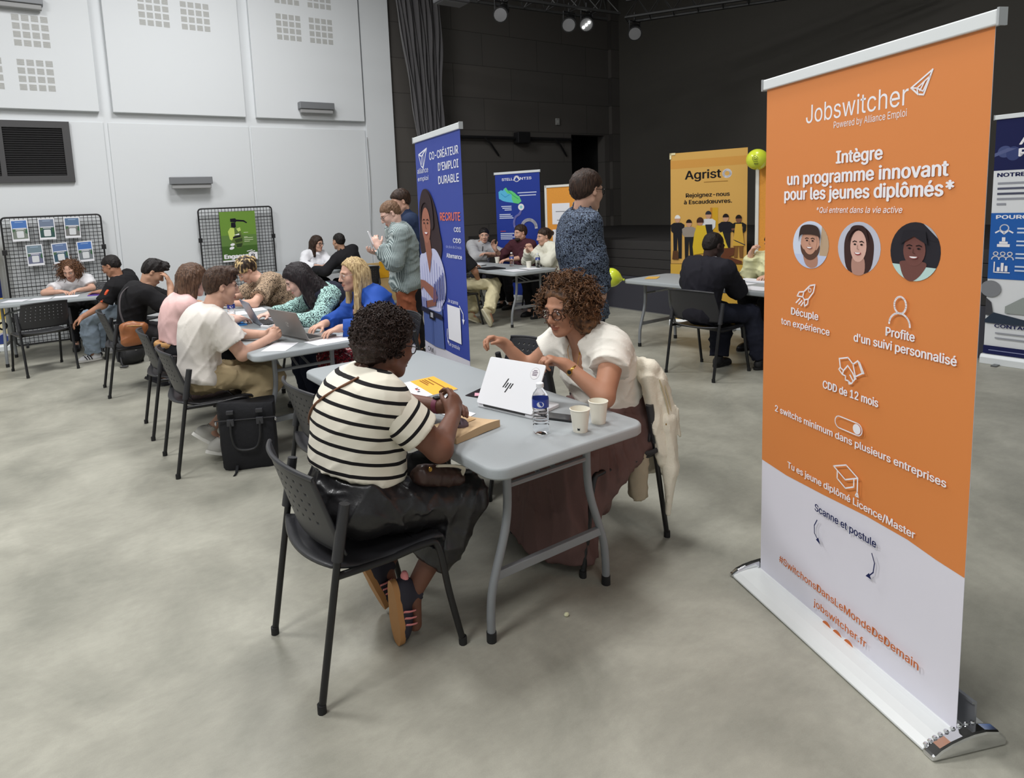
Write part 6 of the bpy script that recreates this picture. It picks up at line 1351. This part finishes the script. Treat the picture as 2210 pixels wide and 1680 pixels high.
# bottles and cups
M_pet = glassy('clear_plastic', (250, 252, 255), .02, 1.12); M_lab = mat('bottle_label', (40, 62, 150), .4); M_water = glassy('water', (246, 250, 255), 0, 1.2)
def make_bottle(label, loc, group='small plastic water bottles'):
    t = thing('water_bottle', label, 'bottle', loc, 0, group); pr = [(.0, 0), (.024, 0), (.030, .006), (.031, .014)]
    for k in range(6): z = .022+.0125*k; pr += [(.0315, z), (.0290, z+.006)]
    pr += [(.0318, .100), (.0322, .104), (.0322, .140), (.0310, .146), (.026, .160), (.0165, .172), (.0125, .178), (.0125, .186)]
    b = MB().lathe(pr, (0, 0, 0), 24, cap=False).build('bottle_body', M_pet, t, smooth=True)
    MB().lathe([(.0324, .106), (.0324, .138)], (0, 0, 0), 24, cap=False).build('label_band', M_lab, t, smooth=True)
    d = MB(); a0 = math.atan2(-loc[1], -loc[0])
    d.add([(.0329*math.cos(a0+.42*math.cos(q*.314)), .0329*math.sin(a0+.42*math.cos(q*.314)), .122+.011*math.sin(q*.314)) for q in range(20)], [tuple(range(20))]); d.build('label_badge', flat((214, 214, 226)), t)
    MB().lathe([(.0148, .182), (.0148, .197), (.013, .199), (0, .199)], (0, 0, 0), 18, cap=False).build('bottle_cap', mat('cap_white', (230, 232, 236), .4), t, smooth=True)
    return t
make_bottle('small water bottle with a blue label beside the white laptop', (1.551, 1.844, .741))
make_bottle('small water bottle with a blue label beside the bright blue notebook', (1.335, 5.62, .741))
make_bottle('small water bottle on the far table before the man in the maroon shirt', (5.63, 7.23, .741))
make_bottle('small water bottle on the far table before the woman in the white jacket', (5.70, 6.74, .741))
M_cup = mat('paper_cup', (232, 228, 214), .7)
def make_cup(label, loc, mark=False):
    t = thing('paper_cup', label, 'cup', loc, 0, 'white paper cups')
    MB().lathe([(0, .004), (.0265, .004), (.0265, 0), (.0275, 0), (.0375, .086), (.0392, .0875), (.0392, .0905), (.0372, .0905), (.0365, .087), (.026, .008), (0, .008)], (0, 0, 0), 28, cap=False).build('cup_wall', M_cup, t, smooth=True)
    MB().lathe([(.0372, .0865), (.0395, .0878), (.0395, .090), (.0375, .0915)], (0, 0, 0), 28, cap=False).build('rim', M_cup, t, smooth=True)
    if mark:
        m = MB(); a0 = math.radians(215); m.add([(.0300*math.cos(a0+d), .0300*math.sin(a0+d), z) for d, z in ((-.16, .012), (.16, .012), (.16, .032), (-.16, .032))], [(0, 1, 2, 3)]); m.build('printed_mark', flat((50, 54, 56)), t)
make_cup('white paper cup nearer the bottle on the front table', (1.678, 1.762, .7405), True)
make_cup('white paper cup nearer the table corner on the front table', (1.800, 1.785, .7405))
make_cup('white paper cup near the man in the grey sweatshirt', (5.83, 7.84, .7405))
make_cup('white paper cup beside the bottle of the woman in the white jacket', (5.62, 6.84, .7405))
# front table papers
t = thing('smartphone', 'black smartphone lying between the bottle and the paper cups', 'phone', (1.715, 1.935, .7405), math.radians(-62))
MB().prism(rrect(-.075, -.036, .075, .036, .009, 4), 0, .008).build('case', mat('phone_black', (20, 20, 22), .3), t, bevel=.002); MB().prism(rrect(-.068, -.032, .068, .032, .006, 4), .008, .0084).build('screen', mat('phone_glass', (46, 48, 54), .06), t)
t = thing('kraft_envelope', 'brown kraft envelope curling up under the forearm of the woman in stripes', 'envelope', (1.36, 2.07, .741), 0)
b = MB(); A_, B_, C_ = V(1.472, 2.003, 0), V(1.232, 1.955, 0), V(1.435, 2.215, 0); Vv = []; Ff = []; nu, nv = 16, 8
for s in (0, 1):
    for i in range(nu+1):
        for j in range(nv+1):
            p = B_+(A_-B_)*(i/nu)+(C_-A_)*(j/nv)-V(1.36, 2.07, 0); c = (1-j/nv)**2; z = .003+.020*c*(.5+.5*math.sin(i/nu*3.1))*(.4+.6*i/nu)+(.003+.012*c)*s; Vv.append((p.x, p.y, z if s else max(.0, z-.004-.012*c)))
m = (nu+1)*(nv+1)
for s in (0, 1):
    for i in range(nu):
        for j in range(nv): q = s*m+i*(nv+1)+j; Ff.append((q, q+nv+1, q+nv+2, q+1) if s else (q, q+1, q+nv+2, q+nv+1))
edge = [i*(nv+1) for i in range(nu+1)]+[nu*(nv+1)+j for j in range(1, nv+1)]+[i*(nv+1)+nv for i in range(nu-1, -1, -1)]+[j for j in range(nv-1, 0, -1)]
for p, q in zip(edge, edge[1:]+edge[:1]): Ff.append((p, q, m+q, m+p))
o = b.add(Vv, Ff).build('sleeve', mat('kraft_paper', (196, 166, 128), .85, bump=.1, bscale=90, var=.06), t, smooth=True)
MB().prism([(-.10, .02), (.06, .06), (.07, .04), (-.09, .0)], .0142, .0146).build('flap', mat('kraft_flap', (190, 154, 106), .85), t)
o_ = (1.489, 2.551); e_ = (.143, .004); n_ = (.034, .283)
Q = lambda u0, v0, u1, v1: [(o_[0]+e_[0]*u+n_[0]*v, o_[1]+e_[1]*u+n_[1]*v) for u, v in ((u0, v0), (u1, v0), (u1, v1), (u0, v1))]
t = paper(Q(-.55, .0, 1, 1), .741, 'orange and white brochure lying open on the front table', None, th=.004, name='brochure', cat='brochure',
    art=[((244, 176, 70), [Q(.0, .0, 1, 1)]), ((140, 92, 34), [Q(.66, .10, .72, .92), Q(.50, .50, .56, .92), Q(.40, .62, .46, .92), Q(.30, .55, .36, .92)]), ((70, 60, 66), [Q(-.2, .4, -.12, .46), Q(-.22, .5, -.1, .54), Q(-.3, .3, -.2, .36)]), ((190, 90, 80), [Q(-.25, .42, -.16, .5)])])
paper([(1.49, 2.199), (1.40, 2.16), (1.36, 2.36), (1.45, 2.40)], .7412, 'white sheet under the hands of the woman in the striped top', None)
paper([(1.475, 2.50), (1.53, 2.50), (1.53, 2.40), (1.475, 2.40)], .7412, 'small white slip behind the clasped hands on the front table', None)
paper([(1.603, 2.448), (1.76, 2.51), (1.80, 2.40), (1.645, 2.335)], .7415, 'dark leaflet with pink stripes beside the white laptop', None, flat((34, 28, 32)), name='leaflet', cat='leaflet',
    art=[((214, 160, 176), [[(1.63+.035*k, 2.41+.006*k), (1.645+.035*k, 2.40+.006*k), (1.675+.035*k, 2.43+.006*k), (1.66+.035*k, 2.45+.006*k)] for k in range(4)])])
t = thing('pouch', 'small mauve pouch on the front table behind the raised forearm', 'pouch', (1.335, 2.085, .741)); MB().ball((0, 0, .022), (.030, .045, .022), 14).build('pouch_body', cloth('mauve', (112, 98, 108)), t, smooth=True); MB().tube([(-.02, -.03, .034), (.0, 0, .043), (.02, .03, .034)], .003, 6).build('zip', M_black, t)
# second table
paper([(1.15, 4.16), (1.28, 4.06), (1.44, 4.26), (1.31, 4.38)], .741, 'white sheet under the forearm of the man in the white t-shirt')
paper([(1.47, 4.24), (1.50, 4.06), (1.80, 4.08), (1.78, 4.30)], .741, 'large white sheet beside the silver laptop at the table end')
paper([(1.20, 5.30), (1.37, 5.28), (1.37, 5.44), (1.22, 5.48)], .741, 'bright blue notebook on the laptop table', None, flat((70, 142, 214)), th=.008, name='notebook', cat='notebook')
paper([(1.36, 5.88), (1.55, 5.86), (1.56, 6.10), (1.38, 6.12)], .741, 'white sheet behind the water bottle on the laptop table')
paper([(1.60, 5.40), (1.74, 5.40), (1.76, 5.68), (1.62, 5.70)], .741, 'white sheet under the hands of the woman with long black hair')
paper([(1.58, 5.98), (1.74, 5.98), (1.76, 6.20), (1.60, 6.22)], .741, 'white sheet before the woman in leopard print')
t = thing('calculator', 'black and white handheld terminal between the two laptops', 'handheld terminal', (1.50, 5.06, .741), .5); MB().prism(rrect(-.08, -.045, .08, .045, .012, 4), 0, .02).build('case', mat('terminal_white', (216, 216, 218), .4), t, bevel=.003)
k_ = MB()
for i in range(4):
    for j in range(3): k_.box((-.06+i*.022, -.03+j*.022, .02), (-.044+i*.022, -.014+j*.022, .025))
k_.build('keypad', M_black, t); MB().box((.03, -.036, .02), (.07, .036, .022)).build('screen', mat('phone_glass', (46, 48, 54), .06), t)
# far left table
paper([(-.42, 9.20), (-.20, 9.10), (-.12, 9.34), (-.34, 9.44)], .7412, 'white sheet at the left end of the table by the wire rack')
paper([(-.16, 9.14), (.06, 9.05), (.12, 9.28), (-.08, 9.36)], .7418, 'second white sheet along the table by the wire rack', th=.003)
paper([(.10, 9.12), (.36, 9.06), (.40, 9.30), (.14, 9.36)], .7412, 'white form the woman with wavy hair is writing on')
paper([(.46, 8.98), (.78, 8.90), (.82, 9.04), (.50, 9.12)], .7412, 'purple folder at the right of the table by the wire rack', None, flat((104, 74, 170)), th=.008, name='folder', cat='folder')
paper([(.50, 9.16), (.82, 9.08), (.86, 9.26), (.54, 9.34)], .7412, 'black folder beside the purple one on the table by the rack', None, flat((30, 28, 32)), th=.014, name='folder', cat='folder')
# table in the middle distance
paper([(5.10, 7.10), (5.36, 7.02), (5.40, 7.34), (5.14, 7.40)], .7412, 'black folder on the table before the person in beige trousers', None, flat((28, 28, 30)), th=.012, name='folder', cat='folder')
paper([(5.16, 6.60), (5.38, 6.56), (5.42, 6.86), (5.20, 6.90)], .7412, 'white sheet at the near corner of the middle distance table')
paper([(5.46, 6.62), (5.66, 6.60), (5.70, 6.90), (5.50, 6.92)], .7412, 'white sheet beside the woman in the white jacket')
paper([(5.40, 7.86), (5.62, 7.84), (5.64, 8.12), (5.42, 8.14)], .7412, 'white sheet at the far end of the middle distance table')
t = thing('pen', 'dark pen lying on the middle distance table', 'pen', (5.45, 7.66, .747), .4); MB().tube([(-.07, 0, 0), (.06, 0, 0)], .005, 8).build('barrel', M_black, t, smooth=True); MB().tube([(.06, 0, 0), (.075, 0, 0)], [.005, .001], 8).build('tip', M_black, t)
# table with the balloon
paper([(5.52, 4.74), (5.60, 4.64), (5.78, 4.74), (5.70, 4.84)], .7412, 'yellow ochre flyer near the balloon on the table', None, flat((214, 170, 84)), th=.003, name='flyer', cat='flyer')
paper([(5.62, 3.66), (5.84, 3.62), (5.88, 3.92), (5.66, 3.96)], .7412, 'white sheet beside the arm of the man in the dark suit')
paper([(5.90, 3.48), (6.08, 3.48), (6.10, 3.90), (5.92, 3.92)], .7412, 'white notebook with a dark edge before the pen holder', None, th=.012, name='notebook', cat='notebook')
paper([(5.42, 3.30), (5.64, 3.28), (5.66, 3.56), (5.44, 3.58)], .7412, 'white sheet at the near edge of the table with the balloon')
t = thing('pen', 'red pen lying on the table with the balloon', 'pen', (6.02, 4.02, .747), 1.9); MB().tube([(-.07, 0, 0), (.06, 0, 0)], .006, 8).build('barrel', mat('pen_red', (150, 36, 52), .4), t, smooth=True); MB().tube([(.06, 0, 0), (.075, 0, 0)], [.005, .001], 8).build('tip', M_black, t)
# ---------------- cream coat over the chair of the woman with curly hair
coat = thing('coat', 'cream denim coat hung over the chair back with one sleeve dangling', 'coat', (2.33, 2.1, 0))
M_coat = cloth('cream_denim', (228, 221, 203), .85, .2, 120)
I3 = np.eye(3); pr = [('c', V3(2.32, 2.36, .83), V3(2.30, 1.94, .845), .040, .040, .02), ('c', V3(2.345, 2.36, .79), V3(2.335, 1.93, .79), .034, .036, .03), ('c', V3(2.335, 1.93, .79), V3(2.375, 1.90, .60), .034, .034, .03), ('e', V3(2.385, 2.16, .60), I3, (.022, .24, .22), .03), ('c', V3(2.37, 1.92, .62), V3(2.37, 1.915, .36), .042, .046, .03),
    ('c', V3(2.275, 2.30, .79), V3(2.285, 1.94, .80), .020, .022, .03), ('c', V3(2.27, 1.94, .80), V3(2.305, 1.915, .58), .028, .03, .03), ('c', V3(2.30, 1.915, .60), V3(2.33, 1.905, .40), .03, .028, .02), ('e', V3(2.40, 2.10, .42), I3, (.026, .17, .16), .04)]
o = grow('coat_body', pr, .0075, M_coat, coat, folds(41, .006, (.05, .13), aniso=(0, 0, 1)))
pr = [('c', V3(2.352, 1.90, .575), V3(2.362, 1.885, .36), .043, .036, .02), ('c', V3(2.362, 1.885, .37), V3(2.34, 1.88, .15), .036, .012, .02), ('c', V3(2.352, 1.90, .60), V3(2.352, 1.90, .565), .048, .046, .004)]
grow('sleeve', pr, .0065, M_coat, coat, folds(42, .004, (.05, .11), aniso=(0, 0, 1)))
pr = [('c', V3(2.235, 1.97, .44), V3(2.23, 1.965, .245), .048, .045, .01, dict(cut=[(V3(0, 0, .235), V3(0, 0, -1))]))]; grow('lining_sleeve', pr, .008, cloth('coat_lining', (168, 156, 134), .85), coat, folds(43, .004, (.05, .1)))
L = V(2.33, 2.1, 0); b = MB(); b.ball(V(2.322, 1.872, .592)-L, (.009, .006, .009), 10); b.build('button', mat('brass_button', (168, 130, 60), .3, .8), coat, smooth=True)
b = MB()
for k in range(2): b.tube(bez([V(2.30+.02*k, 1.895, .80)-L, V(2.325+.02*k, 1.878, .70)-L, V(2.345+.015*k, 1.868, .56)-L]), .0035, 5)
b.tube(bez([V(2.27, 1.95, .832)-L, V(2.30, 2.1, .834)-L, V(2.30, 2.3, .83)-L]), .0035, 5); b.build('seam', cloth('seam_tan', (196, 182, 150)), coat, smooth=True)
b = MB(); b.tube(bez([V(2.20, 1.96, .455)-L, V(2.26, 1.92, .455)-L, V(2.30, 1.90, .47)-L]), .012, 6); b.build('belt_end', mat('coat_belt', (40, 38, 38), .7), coat, smooth=True)
# beige coat on the chair of the woman in the white jacket
coat2 = thing('coat', 'beige coat hung on the chair of the woman in the white jacket', 'coat', (6.47, 7.05, 0))
grow('coat_body', [('c', V3(6.44, 6.86, .80), V3(6.44, 7.26, .80), .04, .04, .03), ('e', V3(6.50, 7.06, .55), I3, (.05, .23, .30), .03), ('e', V3(6.44, 6.84, .58), I3, (.08, .05, .26), .03)], .012, cloth('beige_coat', (206, 196, 168)), coat2, folds(44, .008, (.06, .14), aniso=(0, 0, 1)))
grow('sleeve', [('c', V3(6.52, 6.86, .78), V3(6.56, 6.84, .36), .055, .045, .02)], .012, cloth('beige_coat', (206, 196, 168)), coat2, folds(45, .005, (.06, .14)))
# ---------------- bags
def box_field(c, hx, hy, hz, rz, r=.03):
    ca, sa = math.cos(rz), math.sin(rz); ex, ey = V3(ca, sa, 0), V3(-sa, ca, 0); out = []
    return ex, ey
tote = thing('tote_bag', 'black fabric tote bag standing on the floor behind the empty chair', 'bag', (1.03, 4.17, 0), math.atan2(-.14, .31))
M_bag = cloth('black_nylon', (34, 34, 37), .6, .25, 40)
b = MB(); Vv = []; Ff = []; n = 28; lv = [(0, .175, .075), (.02, .185, .085), (.16, .190, .088), (.30, .192, .080), (.33, .192, .074), (.335, .196, .076), (.43, .200, .055), (.435, .195, .05)]
for z, hx, hy in lv:
    for k in range(n):
        a = 2*math.pi*k/n; ca, sa = math.cos(a), math.sin(a); q = max(abs(ca), abs(sa))**.7; Vv.append((hx*ca/q*.92+.004*math.sin(9*z+k), hy*sa/q*.92+.006*math.sin(14*z+k*.9), z+.012*(z > .4)*math.sin(a*2)))
for j in range(len(lv)-1): Ff += [(j*n+k, j*n+(k+1) % n, (j+1)*n+(k+1) % n, (j+1)*n+k) for k in range(n)]
Ff += [tuple(range(n))[::-1], tuple((len(lv)-1)*n+k for k in range(n))]
b.add(Vv, Ff).build('bag_body', M_bag, tote, smooth=True)
for y in (-1, 1): MB().tube(bez([(-.09, y*.086, .33), (-.085, y*.10, .22), (-.05, y*.105, .15), (.05, y*.105, .15), (.085, y*.10, .22), (.09, y*.086, .33)]), .008, 8).build('handle', mat('bag_handle', (26, 26, 28), .5), tote, smooth=True)
for x in (-.09, .09):
    for q in (((x-.022, -.094, .30), (x+.022, -.078, .345)), ((x-.022, -.09, .375), (x+.022, -.068, .40))): MB().box(*q).build('strap_loop', mat('bag_loop', (52, 52, 56), .5), tote, bevel=.003)
MB().box((-.19, -.08, .333), (.19, -.074, .339)).build('zip', mat('zip_grey', (70, 70, 74), .4, .5), tote)
for x in (-.185, .185): MB().ball((x, -.06, .315), (.008, .008, .014), 8).build('clasp', mat('clasp_steel', (190, 190, 190), .25, .9), tote, smooth=True)
MB().tube([(-.07, -.09, .04), (-.075, -.11, .004), (-.08, -.17, .004)], .014, 6, flat=.3).build('strap_end', M_bag, tote, smooth=True)
# orange shoulder bag of the man leaning forward
sb = thing('shoulder_bag', 'tan orange leather bag at the hip of the man in black', 'bag', (.66, 6.57, .60), 0)
grow('bag_body', [('e', V3(.665, 6.56, .60), np.array([unit((1, .1, -.1)), unit((-.1, 1, 0)), unit((.1, 0, 1))]), (.105, .055, .10), .02), ('c', V3(.60, 6.55, .66), V3(.75, 6.57, .64), .045, .045, .04), ('c', V3(.60, 6.55, .53), V3(.72, 6.57, .52), .045, .04, .04)], .008, mat('tan_orange_leather', (150, 92, 54), .45, bump=.25, bscale=30), sb, folds(51, .004, (.05, .12)))
MB().tube(bez([(-.06, -.02, .09), (-.08, .02, .22), (-.04, .12, .36), (.08, .24, .42), (.20, .34, .36)]), .010, 6, flat=.4).build('strap', mat('strap_grey', (74, 68, 70), .6), sb, smooth=True)
MB().tube([(-.06, -.058, .075), (.02, -.066, .07), (.08, -.058, .06)], .004, 6).build('zip', mat('zip_brass', (150, 120, 70), .35, .7), sb, smooth=True)
# brown handbag of the woman in stripes, with its strap across her back
hb = thing('handbag', 'dark brown leather handbag on the lap of the woman in stripes', 'bag', (1.14, 2.10, .62), 0)
grow('bag_body', [('c', V3(1.08, 1.945, .668), V3(1.22, 1.955, .615), .038, .034, .02), ('c', V3(1.09, 1.99, .64), V3(1.22, 2.0, .60), .04, .04, .03)], .007, mat('brown_leather', (58, 38, 32), .4, bump=.2, bscale=40), hb, folds(52, .003, (.04, .09)))
L = V(1.14, 2.10, .62); shirt = striped['top']; so_ = striped['root'].location; pts = []
for y, z in ((1.985, 1.07), (2.01, 1.05), (2.05, 1.02), (2.10, .985), (2.15, .945), (2.20, .90), (2.25, .85), (2.30, .79)):
    hit, loc, nrm, _ = shirt.ray_cast(Vector((-1, y, z))-so_, Vector((1, 0, 0)))
    if hit: pts.append(loc+nrm*.003+so_-L)
MB().tube(bez(pts+[V(.93, 2.40, .70)-L, V(1.06, 2.35, .62)-L]), .0065, 6, flat=.6).build('strap', mat('strap_brown', (120, 78, 52), .5), hb, smooth=True)
MB().ball(V(1.085, 1.905, .70)-L, (.008, .006, .010), 8).build('clasp', mat('brass_button', (168, 130, 60), .3, .8), hb, smooth=True)
MB().tube(bez([V(1.12, 1.915, .70)-L, V(1.20, 1.925, .675)-L, V(1.245, 1.935, .65)-L, V(1.23, 1.93, .628)-L]), .009, 6, flat=.4).build('trim', cloth('cream_trim', (220, 212, 194)), hb, smooth=True)
# backpacks
def backpack(label, loc, rz, w, h, rgb, accent):
    t = thing('backpack', label, 'backpack', loc, rz); ex = np.eye(3); c = V3(*loc)
    R_ = np.array([[math.cos(rz), math.sin(rz), 0], [-math.sin(rz), math.cos(rz), 0], [0, 0, 1]]); P = lambda x, y, z: c+x*R_[0]+y*R_[1]+z*R_[2]
    t.rotation_euler = (0, 0, 0)
    grow('bag_body', [('e', P(0, 0, h*.5), R_, (w*.5, .13, h*.52), .02, dict(cut=[(P(0, 0, .004), V3(0, 0, -1))])), ('e', P(0, 0, h*.22), R_, (w*.5, .14, h*.26), .04, dict(cut=[(P(0, 0, .004), V3(0, 0, -1))]))], .010, mat('backpack_%d_%d_%d' % rgb, rgb, .75, bump=.2, bscale=60), t, folds(int(w*1000), .003, (.06, .12)))
    grow('front_pocket', [('e', P(0, -.10, h*.30), R_, (w*.36, .06, h*.24), .02)], .010, mat('backpack_pocket_%d_%d_%d' % rgb, tuple(v+8 for v in rgb), .7), t)
    q = lambda *a: tuple(P(*a)-c)
    MB().tube(bez([q(-w*.5, -.02, h*.12), q(-w*.52, -.05, h*.4), q(-w*.40, -.06, h*.8), q(0, -.03, h*1.0)]), .012, 6).build('piping', mat('piping_%d_%d_%d' % accent, accent, .7), t, smooth=True)
    MB().tube(bez([q(-.04, .05, h), q(0, .05, h*1.1), q(.04, .05, h)]), .009, 6).build('handle', M_black, t, smooth=True)
    MB().ball(q(0, -.155, h*.42), (.016, .006, .012), 8).build('badge', mat('badge_grey', (176, 176, 176), .4), t)
    MB().tube(bez([q(-w*.45, -.05, .10), q(-w*.55, -.16, .03), q(-w*.45, -.22, .02), q(-w*.70, -.20, .02)]), .010, 6).build('strap', M_black, t, smooth=True)
backpack('black backpack on the floor beside the man in blue jeans', (.78, 8.18, 0), .3, .30, .42, (26, 26, 28), (40, 40, 44))
backpack('black backpack with red piping beside the large orange banner', (5.62, 3.10, 0), -.9, .36, .44, (34, 28, 30), (150, 48, 56))
# tan panel by the white wall and crumbs on the floor
t = thing('plywood_panel', 'tan plywood panel with a mustard cloth standing near the white wall', 'panel', (4.30, 9.62, 0), math.radians(-4))
MB().box((0, 0, .10), (.78, .03, .76)).build('panel', mat('plywood', (190, 160, 110), .7, var=.08, vscale=9), t, bevel=.005); MB().box((.40, -.006, .50), (.56, 0, .775)).build('cloth', cloth('mustard', (206, 152, 34)), t, bevel=.003)
for x in (.06, .72): MB().box((x-.02, -.16, 0), (x+.02, .20, .03)).box((x-.02, .0, .02), (x+.02, .03, .12)).build('foot', M_poleg, t)
t = tag(MB().ball((1.59, 1.77, .008), (.012, .009, .008), 8).build('crumb', mat('crumb_pale', (206, 206, 170), .8)), 'pale crumb on the floor in front of the table', 'crumb')
# ---------------- jewellery and watches worn by the two women in front
R = curly; root = R['root']; L = np.array(root.location); gold = mat('gold', (206, 160, 80), .25, .9)
N_, H_, fw_, lt_, ax_ = R['N'], R['H'], R['fw'], R['lat'], R['ax']
b = MB(); pts = [N_+lt_*.052-fw_*.0+V3(0, 0, .01), N_+lt_*.042+fw_*.085-ax_*.03, N_+lt_*.012+fw_*.125-ax_*.11, N_-lt_*.012+fw_*.125-ax_*.11, N_-lt_*.042+fw_*.085-ax_*.03, N_-lt_*.052+V3(0, 0, .01)]
b.tube(bez([tuple(p-L) for p in pts]), .0013, 5); b.ball(tuple(N_+fw_*.130-ax_*.125-L), (.008, .008, .008), 10); b.ball(tuple(N_+lt_*.040+fw_*.090-ax_*.035-L), (.006, .006, .007), 8); b.build('necklace', gold, root, smooth=True)
w = R['wr']['l']; d = unit(w-R['el']['l']); p = w-d*.035-L
b = MB(); b.lathe([(.030, -.006), (.0315, 0), (.030, .006)], tuple(p), 20, axis=d, cap=False); wt = b.build('bracelet', gold, root, smooth=True)
fdir = unit(np.cross(d, (0, 0, 1)))*-1; fdir = fdir if fdir@(V3(0, 0, 1.6)-w) > 0 else -fdir
b = MB(); b.lathe([(0, 0), (.012, 0), (.012, .006), (0, .006)], tuple(p+fdir*.029), 16, axis=fdir, cap=False); b.build('watch_case', gold, wt, smooth=True); b = MB(); b.lathe([(0, .0062), (.009, .0062), (.009, .0068), (0, .0068)], tuple(p+fdir*.029), 16, axis=fdir, cap=False); b.build('watch_face', M_black, wt)
R = striped; root = R['root']; L = np.array(root.location); w = R['wr']['l']; d = unit(w-R['el']['l']); p = w-d*.045-L
b = MB(); b.lathe([(.032, -.012), (.0335, 0), (.032, .012)], tuple(p), 20, axis=d, cap=False); wt = b.build('watch_strap', mat('burgundy_strap', (122, 54, 78), .6), root, smooth=True)
b = MB(); b.box(tuple(p+V3(-.014, -.014, .030)), tuple(p+V3(.014, .014, .040))); b.build('watch_case', M_black, wt, bevel=.003)
bpy.context.view_layer.update()
